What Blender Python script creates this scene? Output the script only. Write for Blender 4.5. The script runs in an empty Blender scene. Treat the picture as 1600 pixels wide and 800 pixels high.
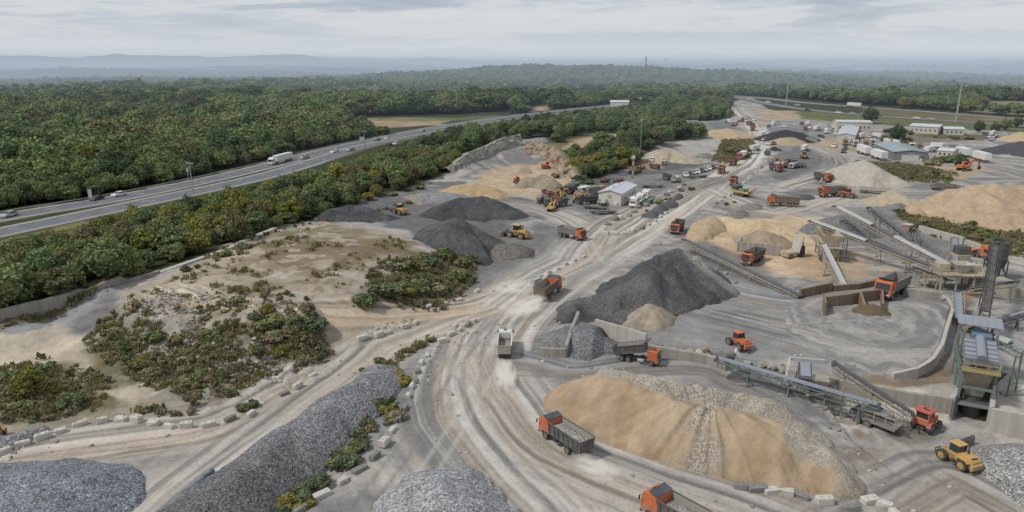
import bpy, bmesh, math, random
import numpy as np
from mathutils import Vector, Matrix
random.seed(7)
rng = np.random.default_rng(7)
PI = math.pi
scene = bpy.context.scene
COL = scene.collection

# ------------------------------------------------------------------ camera
FOC, PITCH, CAMH = 1100.0, math.atan(300/1100), 45.0
cam_d = bpy.data.cameras.new('camera')
cam_d.sensor_width = 36.0
cam_d.lens = 36.0*FOC/1600.0
cam_d.clip_start, cam_d.clip_end = 1.0, 200000.0
cam = bpy.data.objects.new('camera', cam_d)
COL.objects.link(cam)
cam.location = (0, 0, CAMH)
cam.rotation_euler = (PI/2-PITCH, 0, 0)
scene.camera = cam
scene.view_settings.view_transform = 'Standard'
scene.view_settings.look = 'None'
scene.view_settings.exposure = 0.0
scene.cycles.max_bounces = 5
scene.cycles.transparent_max_bounces = 8
scene.cycles.use_denoising = True

# surveyed positions were read off as bearings; G turns one into a spot on level z
def G(px, py, z=0.0):
    u = (px-800)/FOC; v = (400-py)/FOC
    dy = math.cos(PITCH)+v*math.sin(PITCH)
    dz = -math.sin(PITCH)+v*math.cos(PITCH)
    t = (z-CAMH)/dz
    return (u*t, dy*t)
def PX(x, y, z=0.0):
    f = y*math.cos(PITCH)-(z-CAMH)*math.sin(PITCH)
    v = y*math.sin(PITCH)+(z-CAMH)*math.cos(PITCH)
    return (800+FOC*x/f, 400-FOC*v/f)

# ------------------------------------------------------------------ noise
def _h(ix, iy, seed):
    h = (ix.astype(np.int64)*374761393 + iy.astype(np.int64)*668265263 + seed*974634777) & 0xffffffff
    h = ((h ^ (h >> 13))*1274126177) & 0xffffffff
    h = (h ^ (h >> 16)) & 0xffff
    return h.astype(np.float32)/65535.0
def vnoise(x, y, seed=0):
    ix = np.floor(x); iy = np.floor(y)
    fx = (x-ix).astype(np.float32); fy = (y-iy).astype(np.float32)
    fx = fx*fx*fx*(fx*(fx*6-15)+10); fy = fy*fy*fy*(fy*(fy*6-15)+10)
    a = _h(ix, iy, seed); b = _h(ix+1, iy, seed); c = _h(ix, iy+1, seed); d = _h(ix+1, iy+1, seed)
    return (a+(b-a)*fx)*(1-fy)+(c+(d-c)*fx)*fy
def fbm(x, y, seed=0, octv=4, gain=0.5):
    x = np.asarray(x, dtype=np.float64); y = np.asarray(y, dtype=np.float64)
    s = 0.0; a = 1.0; n = 0.0
    for i in range(octv):
        ca, sa = math.cos(0.6*i+0.3), math.sin(0.6*i+0.3)
        s = s + a*vnoise((x*ca-y*sa)*2.0**i+17.3*i, (x*sa+y*ca)*2.0**i-9.1*i, seed+i*13)
        n += a; a *= gain
    return s/n            # about 0..1, mean .5
def sst(a, b, x):
    t = np.clip((x-a)/(b-a), 0, 1)
    return t*t*(3-2*t)

# ------------------------------------------------------------------ 2-D geometry on arrays
def poly_sdf(X, Y, poly, cap=60.0):
    """signed distance, negative inside; points beyond the cap keep +cap"""
    P = np.array(poly, dtype=np.float64)
    D = np.full(X.shape, float(cap))
    x0, y0 = P.min(0)-cap; x1, y1 = P.max(0)+cap
    m = (X > x0) & (X < x1) & (Y > y0) & (Y < y1)
    if not m.any(): return D
    x = X[m]; y = Y[m]
    d2 = np.full(x.shape, 1e18); ins = np.zeros(x.shape, bool)
    for i in range(len(P)):
        ax, ay = P[i]; bx, by = P[(i+1) % len(P)]
        ex, ey = bx-ax, by-ay
        L = ex*ex+ey*ey+1e-12
        t = np.clip(((x-ax)*ex+(y-ay)*ey)/L, 0, 1)
        d2 = np.minimum(d2, (x-ax-t*ex)**2+(y-ay-t*ey)**2)
        if ay != by:
            c = (ay > y) != (by > y)
            ins ^= c & (x < (y-ay)/(by-ay)*ex+ax)
    d = np.sqrt(d2); d[ins] *= -1
    D[m] = np.minimum(d, cap)
    return D
def line_dist(X, Y, pts, cap=40.0):
    """unsigned-distance winner with signed offset, arc length and per-point extra"""
    P = np.array(pts, dtype=np.float64)
    D = np.full(X.shape, float(cap)); S = np.zeros(X.shape); O = np.full(X.shape, float(cap))
    x0, y0 = P[:, :2].min(0)-cap; x1, y1 = P[:, :2].max(0)+cap
    m = (X > x0) & (X < x1) & (Y > y0) & (Y < y1)
    if not m.any(): return D, O, S, np.zeros(X.shape)
    x = X[m]; y = Y[m]
    d2 = np.full(x.shape, 1e18); s = np.zeros(x.shape); o = np.zeros(x.shape); e = np.zeros(x.shape)
    acc = 0.0
    for i in range(len(P)-1):
        ax, ay = P[i, :2]; bx, by = P[i+1, :2]
        ex, ey = bx-ax, by-ay
        L = math.hypot(ex, ey)+1e-9
        t = np.clip(((x-ax)*ex+(y-ay)*ey)/(L*L), 0, 1)
        q = (x-ax-t*ex)**2+(y-ay-t*ey)**2
        k = q < d2
        d2 = np.where(k, q, d2); s = np.where(k, acc+t*L, s)
        o = np.where(k, ((x-ax)*ey-(y-ay)*ex)/L, o)
        if P.shape[1] > 2: e = np.where(k, P[i, 2]+t*(P[i+1, 2]-P[i, 2]), e)
        acc += L
    D[m] = np.sqrt(d2); S[m] = s; O[m] = o
    E_ = np.zeros(X.shape); E_[m] = e
    return D, O, S, E_
def catmull(pts, n=8):
    P = [np.array(p, float) for p in pts]
    P = [2*P[0]-P[1]]+P+[2*P[-1]-P[-2]]
    out = []
    for i in range(1, len(P)-2):
        a, b, c, d = P[i-1], P[i], P[i+1], P[i+2]
        for k in range(n):
            t = k/n
            out.append(tuple(.5*(2*b+(c-a)*t+(2*a-5*b+4*c-d)*t*t+(3*b-a-3*c+d)*t**3)))
    out.append(tuple(P[-2]))
    return out

# ------------------------------------------------------------------ materials
def srgb(r, g, b):
    f = lambda c: (c/255/12.92) if c/255 <= .04045 else ((c/255+.055)/1.055)**2.4
    return (f(r), f(g), f(b), 1.0)
class NT:
    def __init__(s, name):
        s.m = bpy.data.materials.new(name); s.m.use_nodes = True
        s.t = s.m.node_tree; s.t.nodes.clear()
        s.out = s.n('ShaderNodeOutputMaterial')
    def n(s, typ, **kw):
        nd = s.t.nodes.new(typ)
        for k, v in kw.items(): setattr(nd, k, v)
        return nd
    def l(s, a, b): s.t.links.new(a, b)
    def val(s, sock, v):
        if hasattr(v, 'is_output') or isinstance(v, bpy.types.NodeSocket): s.l(v, sock)
        else: sock.default_value = v
    def noise(s, scale, detail=4, rough=.55, vec=None, dist=0.0):
        nd = s.n('ShaderNodeTexNoise')
        nd.inputs['Scale'].default_value = scale; nd.inputs['Detail'].default_value = detail
        nd.inputs['Roughness'].default_value = rough; nd.inputs['Distortion'].default_value = dist
        if vec is not None: s.l(vec, nd.inputs['Vector'])
        return nd.outputs['Fac']
    def vor(s, scale, vec=None, feature='F1'):
        nd = s.n('ShaderNodeTexVoronoi'); nd.feature = feature
        nd.inputs['Scale'].default_value = scale
        if vec is not None: s.l(vec, nd.inputs['Vector'])
        return nd
    def ramp(s, fac, stops, interp='LINEAR'):
        nd = s.n('ShaderNodeValToRGB'); cr = nd.color_ramp; cr.interpolation = interp
        while len(cr.elements) < len(stops): cr.elements.new(.5)
        for e, (p, c) in zip(cr.elements, stops):
            e.position = p; e.color = c if len(c) == 4 else (*c, 1)
        s.l(fac, nd.inputs['Fac']); return nd.outputs['Color']
    def mix(s, fac, a, b, mode='MIX'):
        nd = s.n('ShaderNodeMix'); nd.data_type = 'RGBA'; nd.blend_type = mode
        s.val(nd.inputs[0], fac); s.val(nd.inputs[6], a); s.val(nd.inputs[7], b)
        return nd.outputs[2]
    def math(s, op, a, b=0.0, clamp=False):
        nd = s.n('ShaderNodeMath'); nd.operation = op; nd.use_clamp = clamp
        s.val(nd.inputs[0], a); s.val(nd.inputs[1], b); return nd.outputs[0]
    def mapr(s, v, a, b, c, d):
        nd = s.n('ShaderNodeMapRange'); s.l(v, nd.inputs[0])
        for i, q in enumerate((a, b, c, d)): nd.inputs[i+1].default_value = q
        return nd.outputs[0]
    def pos(s): return s.n('ShaderNodeNewGeometry').outputs['Position']
    def obj(s): return s.n('ShaderNodeTexCoord').outputs['Object']
    def attr(s, name): return s.n('ShaderNodeAttribute', attribute_name=name)
    def bump(s, h, strength=.5, dist=.1):
        nd = s.n('ShaderNodeBump'); nd.inputs['Strength'].default_value = strength
        nd.inputs['Distance'].default_value = dist; s.l(h, nd.inputs['Height']); return nd.outputs['Normal']
    def bsdf(s, color, rough=.9, spec=.2, normal=None, metal=0.0):
        b = s.n('ShaderNodeBsdfPrincipled')
        s.val(b.inputs['Base Color'], color); s.val(b.inputs['Roughness'], rough)
        b.inputs['Specular IOR Level'].default_value = spec; b.inputs['Metallic'].default_value = metal
        if normal is not None: s.l(normal, b.inputs['Normal'])
        s.l(b.outputs[0], s.out.inputs[0]); return b
_M = {}
def paint(name, col, rough=.6, dirt=.35, dirtcol=(.27, .245, .215, 1), spec=.3, metal=0.0, scale=.7, grime=0.0, streak=False):
    """painted or bare surface with dust and stains"""
    if name in _M: return _M[name]
    k = NT(name); v = k.obj()
    if streak:
        mp_ = k.n('ShaderNodeMapping'); mp_.inputs['Scale'].default_value = (2.2, 2.2, .22); k.l(k.pos(), mp_.inputs['Vector']); sv = mp_.outputs[0]
    n1 = k.noise(scale, 6, .65, sv if streak else v); n2 = k.noise(scale*6, 4, .6, v)
    f = k.math('MULTIPLY', k.mapr(n1, .35, .75, 0, 1), dirt)
    f = k.math('ADD', f, k.math('MULTIPLY', k.mapr(n2, .5, .8, 0, 1), dirt*.5), True)
    if grime:
        sx = k.n('ShaderNodeSeparateXYZ'); k.l(v, sx.inputs[0])
        lo = k.math('MULTIPLY', k.mapr(sx.outputs[2], .3, 2.1, 1, 0), grime)
        f = k.math('ADD', f, k.math('MULTIPLY', lo, k.mapr(n1, .25, .6, .5, 1.2)), True)
    c = k.mix(f, col if len(col) == 4 else (*col, 1), dirtcol)
    c = k.mix(.35, c, k.ramp(n2, [(.3, (.55, .55, .55)), (.7, (1, 1, 1))]), 'MULTIPLY')
    k.bsdf(c, rough, spec, metal=metal)
    _M[name] = k.m; return k.m

# ------------------------------------------------------------------ mesh collection
class MB:
    def __init__(s): s.v = []; s.f = []; s.mi = []; s.mats = []; s.sm = []
    def mat(s, m):
        if m not in s.mats: s.mats.append(m)
        return s.mats.index(m)
    def add(s, vs, fs, m, smooth=False):
        b = len(s.v); s.v += [tuple(v) for v in vs]; i = s.mat(m)
        for f in fs: s.f.append([q+b for q in f]); s.mi.append(i); s.sm.append(smooth)
        return s
    def hexa(s, p, m):           # eight corners: bottom 4 (ccw), top 4
        return s.add(p, [(3, 2, 1, 0), (4, 5, 6, 7), (0, 1, 5, 4), (1, 2, 6, 5), (2, 3, 7, 6), (3, 0, 4, 7)], m)
    def box(s, c, d, m, rot=None, bev=0.0):
        x, y, z = d[0]/2, d[1]/2, d[2]/2
        if bev > 0:
            b = min(bev, x*.45, y*.45, z*.45)
            pts = []
            for zz, k in ((-z, b), (-z+b, 0), (z-b, 0), (z, b)):
                xx, yy = x-k, y-k
                pts += [(-xx+b, -yy, zz), (xx-b, -yy, zz), (xx, -yy+b, zz), (xx, yy-b, zz), (xx-b, yy, zz), (-xx+b, yy, zz), (-xx, yy-b, zz), (-xx, -yy+b, zz)]
            fs = [tuple(range(7, -1, -1)), tuple(range(24, 32))]
            for r in range(3):
                for q in range(8): fs.append((r*8+q, r*8+(q+1) % 8, r*8+8+(q+1) % 8, r*8+8+q))
        else:
            pts = [(-x, -y, -z), (x, -y, -z), (x, y, -z), (-x, y, -z), (-x, -y, z), (x, -y, z), (x, y, z), (-x, y, z)]
            fs = [(3, 2, 1, 0), (4, 5, 6, 7), (0, 1, 5, 4), (1, 2, 6, 5), (2, 3, 7, 6), (3, 0, 4, 7)]
        R = Matrix.Rotation(rot, 3, 'Z') if isinstance(rot, (int, float)) else rot
        c = Vector(c)
        return s.add([(R @ Vector(p) if R else Vector(p))+c for p in pts], fs, m)
    def bar(s, a, b, w, h, m, up=(0, 0, 1)):
        a, b = Vector(a), Vector(b); d = b-a; L = d.length
        if L < 1e-6: return s
        d.normalize(); u = Vector(up)
        if abs(d.dot(u)) > .98: u = Vector((1, 0, 0))
        r = d.cross(u).normalized(); u = r.cross(d)
        R = Matrix((r, d, u)).transposed()
        return s.box((a+b)/2, (w, L, h), m, R)
    def tube(s, a, b, r0, m, r1=None, n=8, cap=True):
        a, b = Vector(a), Vector(b); d = (b-a).normalized()
        u = Vector((0, 0, 1)) if abs(d.z) < .95 else Vector((1, 0, 0))
        x = d.cross(u).normalized(); y = d.cross(x); r1 = r0 if r1 is None else r1
        vs = [a+(x*math.cos(2*PI*i/n)+y*math.sin(2*PI*i/n))*r0 for i in range(n)]
        vs += [b+(x*math.cos(2*PI*i/n)+y*math.sin(2*PI*i/n))*r1 for i in range(n)]
        fs = [(i, (i+1) % n, n+(i+1) % n, n+i) for i in range(n)]
        s.add(vs, fs, m, n > 6)
        if cap: s.add(vs, [tuple(range(n-1, -1, -1)), tuple(range(n, 2*n))], m)
        return s
    def prism(s, prof, y0, y1, m, axis='y'):   # profile in x,z pushed along y (or profile y,z along x)
        n = len(prof)
        if axis == 'y': vs = [(p[0], y0, p[1]) for p in prof]+[(p[0], y1, p[1]) for p in prof]
        elif axis == 'x': vs = [(y0, p[0], p[1]) for p in prof]+[(y1, p[0], p[1]) for p in prof]
        else: vs = [(p[0], p[1], y0) for p in prof]+[(p[0], p[1], y1) for p in prof]
        fs = [tuple(range(n)), tuple(range(2*n-1, n-1, -1))]
        fs += [((i+1) % n, i, n+i, n+(i+1) % n) for i in range(n)]
        return s.add(vs, fs, m)
    def mesh(s, name):
        me = bpy.data.meshes.new(name)
        me.from_pydata([tuple(v) for v in s.v], [], s.f)
        for m in s.mats: me.materials.append(m)
        me.polygons.foreach_set('material_index', s.mi)
        me.polygons.foreach_set('use_smooth', s.sm)
        bm = bmesh.new(); bm.from_mesh(me); bmesh.ops.recalc_face_normals(bm, faces=bm.faces); bm.to_mesh(me); bm.free()
        me.update(); return me
    def build(s, name, parent=None):
        o = bpy.data.objects.new(name, s.mesh(name)); COL.objects.link(o)
        if parent is not None: o.parent = parent
        return o
def np_mesh(name, V, F, mat=None, smooth=True, color=None):
    """numpy quads to a mesh object"""
    me = bpy.data.meshes.new(name)
    V = np.ascontiguousarray(V, dtype=np.float32); F = np.ascontiguousarray(F, dtype=np.int32)
    k = F.shape[1]
    me.vertices.add(len(V)); me.vertices.foreach_set('co', V.ravel())
    me.loops.add(F.size); me.loops.foreach_set('vertex_index', F.ravel())
    me.polygons.add(len(F)); me.polygons.foreach_set('loop_start', np.arange(0, F.size, k, dtype=np.int32))
    me.polygons.foreach_set('use_smooth', np.full(len(F), smooth))
    me.update(calc_edges=True)
    if color is not None:
        a = me.color_attributes.new('tint', 'FLOAT_COLOR', 'POINT')
        c = np.ones((len(V), 4), np.float32); c[:, :color.shape[1]] = color
        a.data.foreach_set('color', c.ravel())
    if mat: me.materials.append(mat)
    o = bpy.data.objects.new(name, me); COL.objects.link(o); return o
def grid_faces(nr, nc):
    i = np.arange(nr-1)[:, None]*nc+np.arange(nc-1)[None, :]
    i = i.ravel(); return np.stack([i, i+1, i+nc+1, i+nc], 1)
def tag(o, label=None, cat=None, group=None, kind=None):
    if label: o['label'] = label
    if cat: o['category'] = cat
    if group: o['group'] = group
    if kind: o['kind'] = kind
    return o
def empty(name, loc, rz=0.0, label=None, cat=None, group=None):
    o = bpy.data.objects.new(name, None); COL.objects.link(o)
    o.location = loc; o.rotation_euler = (0, 0, rz); o.empty_display_size = .5
    return tag(o, label, cat, group)
def copy_tree(o, parent=None):
    c = o.copy(); COL.objects.link(c)
    if parent is not None: c.parent = parent
    for ch in list(o.children): copy_tree(ch, c)
    return c
# ------------------------------------------------------------------ lie of the land: surveyed spot heights (bearing x, bearing y, height)
CTRL = [
 (600,800,0),(1000,800,0),(800,700,0),(740,600,0),(780,500,0),(850,440,0),(950,385,0),(1050,335,0),(1150,265,0),(1190,210,0),(1160,172,0),
 (0,700,0),(200,670,0),(330,650,0),(430,600,0),(540,555,0),(640,520,0),(720,490,0),(300,800,0),(0,800,0),(-200,700,0),(-200,900,0),(800,950,0),(1200,950,0),
 (620,488,1.8),(540,487,3.5),(450,482,5.0),(360,472,6.3),(270,452,6.5),
 (330,412,6.0),(380,385,5.5),(450,370,5.5),(520,350,4.5),(400,430,6.5),(500,420,6.3),(560,450,5.8),(600,380,5.5),(640,375,5),(560,400,6.2),(690,388,3.2),
 (590,480,2.4),(650,472,1.0),(700,447,0.4),(745,415,0.2),(760,400,0),(600,440,5),(650,412,4.3),(700,393,2.8),(560,474,4.2),
 (200,462,6.2),(250,468,6.5),(310,478,6.3),(380,492,6),(440,500,5.2),(490,503,4.0),(125,530,1),(180,560,.6),(250,585,.3),(330,600,.2),(420,575,.2),(500,540,.4),(160,500,2.5),
 (100,600,0),(0,560,.5),(0,640,0),(150,640,0),(250,630,0),(-150,620,0),
 (0,489,3.2),(125,454,3.4),(250,424,4.2),(0,515,.4),(100,487,.6),(170,470,2.0),(0,450,2.0),(100,430,2.0),(200,400,2.0),(300,380,2.4),(400,340,2.0),(500,315,2),(600,287,1.6),(700,258,1.6),(-150,525,3.2),(-80,505,3.2),(-40,521,.3),(-90,531,.3),(-160,548,.3),(60,503,.4),(-160,580,.2),(0,410,.8),(100,385,.6),(200,362,.5),(300,336,.5),
 (0,350,0),(200,315,0),(400,272,0),(600,218,0),(800,182,0),(-150,378,0),(0,388,.2),(200,345,.2),(400,300,.2),
 (560,345,.3),(620,335,0),(700,330,0),(760,345,0),(830,330,0),(900,340,0),(900,300,0),(960,330,0),
 (870,232,6),(930,222,6),(985,213,6),(850,229,6.5),(790,236,5),(730,249,4),(715,274,0),(770,264,0),(830,258,0),(862,264,0),(900,287,0),(1000,262,0),(1060,240,0),
 (1100,430,0),(1150,460,.3),(1230,500,1),(1350,480,1.8),(1450,480,2.2),(1440,560,2.4),(1350,555,1.4),(1250,550,.9),(1180,565,.4),(1100,572,0),(960,575,0),
 (1300,420,.5),(1200,400,.3),(1250,345,.8),(1330,330,1),(1400,330,1.2),(1500,400,1),(1600,400,1),(1600,500,1.5),(1600,300,.5),(1400,260,.3),(1300,220,0),(1500,220,0),(1600,210,0),(1250,185,0),(1400,185,0),
 (1400,700,-2.3),(1500,750,-2.3),(1600,720,-2.3),(1345,765,-1.3),(1300,810,-.4),(1600,800,-2.2),(1800,740,-2.4),(1290,680,-1.2),(1262,632,-.6),(1330,665,-1.9),(1420,800,-1.6),(1800,450,1.5),(1900,300,0),(1200,640,0),(1050,650,0),
 (1485,478,2.3),(1489,500,2.3),(1478,535,2.4),(1462,558,2.4),(1435,568,2.4),(1390,575,1.6),(1340,580,.9),(1290,575,.6),(1400,604,.5),(1460,618,.6),(1340,601,.3),(1440,235,.5),(1420,262,1.5),(1470,265,1.5),(1390,285,.3),
]
_C = np.array([(*G(a, b, z), z) for a, b, z in CTRL])
def _rbf():
    P = _C[:, :2]; n = len(P)
    K = np.hypot(P[:, None, 0]-P[None, :, 0], P[:, None, 1]-P[None, :, 1])
    A = np.zeros((n+1, n+1)); A[:n, :n] = -K+np.eye(n)*.4; A[n, :n] = A[:n, n] = 1
    b = np.zeros(n+1); b[:n] = _C[:, 2]
    w = np.linalg.solve(A, b)
    gx = np.arange(-340, 520, 2.5); gy = np.arange(30, 760, 2.5)
    X, Y = np.meshgrid(gx, gy); Z = np.full(X.shape, w[n])
    for i in range(n): Z -= w[i]*np.hypot(X-P[i, 0], Y-P[i, 1])
    e = np.minimum(np.minimum(X-gx[0], gx[-1]-X), np.minimum(Y-gy[0]+60, gy[-1]-Y))
    return gx, gy, Z*sst(0, 60, e)
_gx, _gy, _Z = _rbf()
def _base(X, Y):
    fx = np.clip((X-_gx[0])/2.5, 0, len(_gx)-1.001); fy = np.clip((Y-_gy[0])/2.5, 0, len(_gy)-1.001)
    ix = fx.astype(int); iy = fy.astype(int); fx = fx-ix; fy = fy-iy
    z = (_Z[iy, ix]*(1-fx)+_Z[iy, ix+1]*fx)*(1-fy)+(_Z[iy+1, ix]*(1-fx)+_Z[iy+1, ix+1]*fx)*fy
    return z*((X > _gx[0]) & (X < _gx[-1]) & (Y > _gy[0]) & (Y < _gy[-1]))
def PG(pts, z=0.0): return [G(p[0], p[1], p[2] if len(p) > 2 else z) for p in pts]

# worked terraces with a sheer edge: (outline, level, width of the edge)
TERR = [
 # sunken conveyor corridor beside and below the round yard
 (PG([(1490,470,2.3),(1480,510,2.3),(1472,538,2.4),(1458,560,2.4),(1434,573,2.2),(1395,582,1.6),(1330,588,.9),(1285,588,.6),(1262,604,.4),(1300,618,.4),(1400,643,.4),(1481,660,.4),(1510,650,.4),(1526,560,.4),(1530,478,.4)]), .4, .9),
 # front yard, lowest
 (PG([(1262,612),(1300,616),(1345,629),(1400,641),(1440,649),(1481,656),(1494,640),(1504,606),(1547,612),(1544,675),(1600,686),(1750,720),(1900,760),(1900,900),(1560,790),(1400,745),(1330,690)], -2.35), -2.35, 1.0),
]
HILLS = [  # wooded rises: bearing, distance along the ground, half widths, height
 (1290,160,520,170,9),(1480,166,420,150,10),(1180,140,500,250,8),(720,133,420,160,32),(560,140,500,220,10),(250,150,420,200,14),(420,145,420,180,14),(120,160,380,180,8),
 (1010,133,520,170,26),(860,136,420,150,18),(1150,134,450,170,26),(1350,128,700,260,20),(1560,150,300,130,12),(950,150,260,110,7),(1060,160,120,60,5),(330,128,900,300,16),(650,122,900,300,26),
]
_HL = []
for a, b, wx, wy, h in HILLS:
    x, y = G(a, b); _HL.append((x, y, wx, wy, h, math.atan2(x, y)))
def HF(X, Y):
    X = np.asarray(X, float); Y = np.asarray(Y, float)
    z = _base(X, Y)
    R = np.hypot(X, Y)
    for x, y, wx, wy, h, a in _HL:
        ca, sa = math.cos(a), math.sin(a)
        u = ((X-x)*ca-(Y-y)*sa)/wx; v = ((X-x)*sa+(Y-y)*ca)/wy
        z = z+.33*h*np.exp(-(u*u+v*v)*1.4)*sst(520, 760, R)
    far = sst(1200, 5000, R)
    z = z+sst(1000, 1700, R)*(1+1.3*sst(2000, 6000, R))*((fbm(X/1300, Y/430, 6, 3)-.5)*52-2)
    z = z+far*(fbm(X/1500, Y/2100, 5, 4)-.5)*105-far*16
    for pg, lv, ed in TERR:
        d = poly_sdf(X, Y, pg, 6.0)
        m = 1-sst(-ed*.5, ed*.5, d)
        z = z*(1-m)+lv*m
    return z
def hz(x, y): return float(HF(np.array([x]), np.array([y]))[0])
def P(px, py, dz=0.0):
    """where a bearing meets the ground"""
    z = 0.0
    lo, hi = -5.0, 42.0
    # march from high to low
    prev = None
    ts = np.linspace(40, -6, 93)
    pts = np.array([G(px, py, t) for t in ts])
    hh = HF(pts[:, 0], pts[:, 1])
    k = np.argmax(hh >= ts) if (hh >= ts).any() else len(ts)-1
    a, b = ts[max(k-1, 0)], ts[k]
    for _ in range(14):
        m = (a+b)/2; g = G(px, py, m)
        if hz(*g) >= m: b = m
        else: a = m
    g = G(px, py, b)
    return (g[0], g[1], hz(*g)+dz)
def PL(pts): return [P(*p)[:2] for p in pts]

# ------------------------------------------------------------------ ground colours
C_dust = np.array([.385, .36, .33]); C_grey = np.array([.195, .192, .19]); C_tan = np.array([.43, .325, .22])
C_pale = np.array([.50, .46, .40]); C_dark = np.array([.085, .085, .088]); C_soil = np.array([.19, .14, .095])
C_grass = np.array([.10, .105, .04]); C_dry = np.array([.20, .165, .085]); C_forest = np.array([.045, .05, .026])
C_asph = np.array([.17, .175, .20]); C_blue = np.array([.17, .18, .20]); C_red = np.array([.30, .19, .14])
QUARRY = PG([(-500,640),(-100,526,3.2),(0,492,3.2),(125,456,3.4),(250,426,4.2),(330,399,4.6),(385,373,4.8),(430,357,4.5),(505,329,3.6),(560,313,2.6),(640,292,1.5),(705,270),(780,240),(850,233),(870,260),(905,283),(935,277),(1000,258),(1030,232),(1110,222),(1040,205),(1030,193),(1120,189),(1150,182),(1140,160),(1175,160),(1200,172),(1300,190),(1500,202),(1600,207),(1900,240),(2600,300),(2600,900),(1800,2500),(-400,2500),(-1500,1400)])
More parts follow.
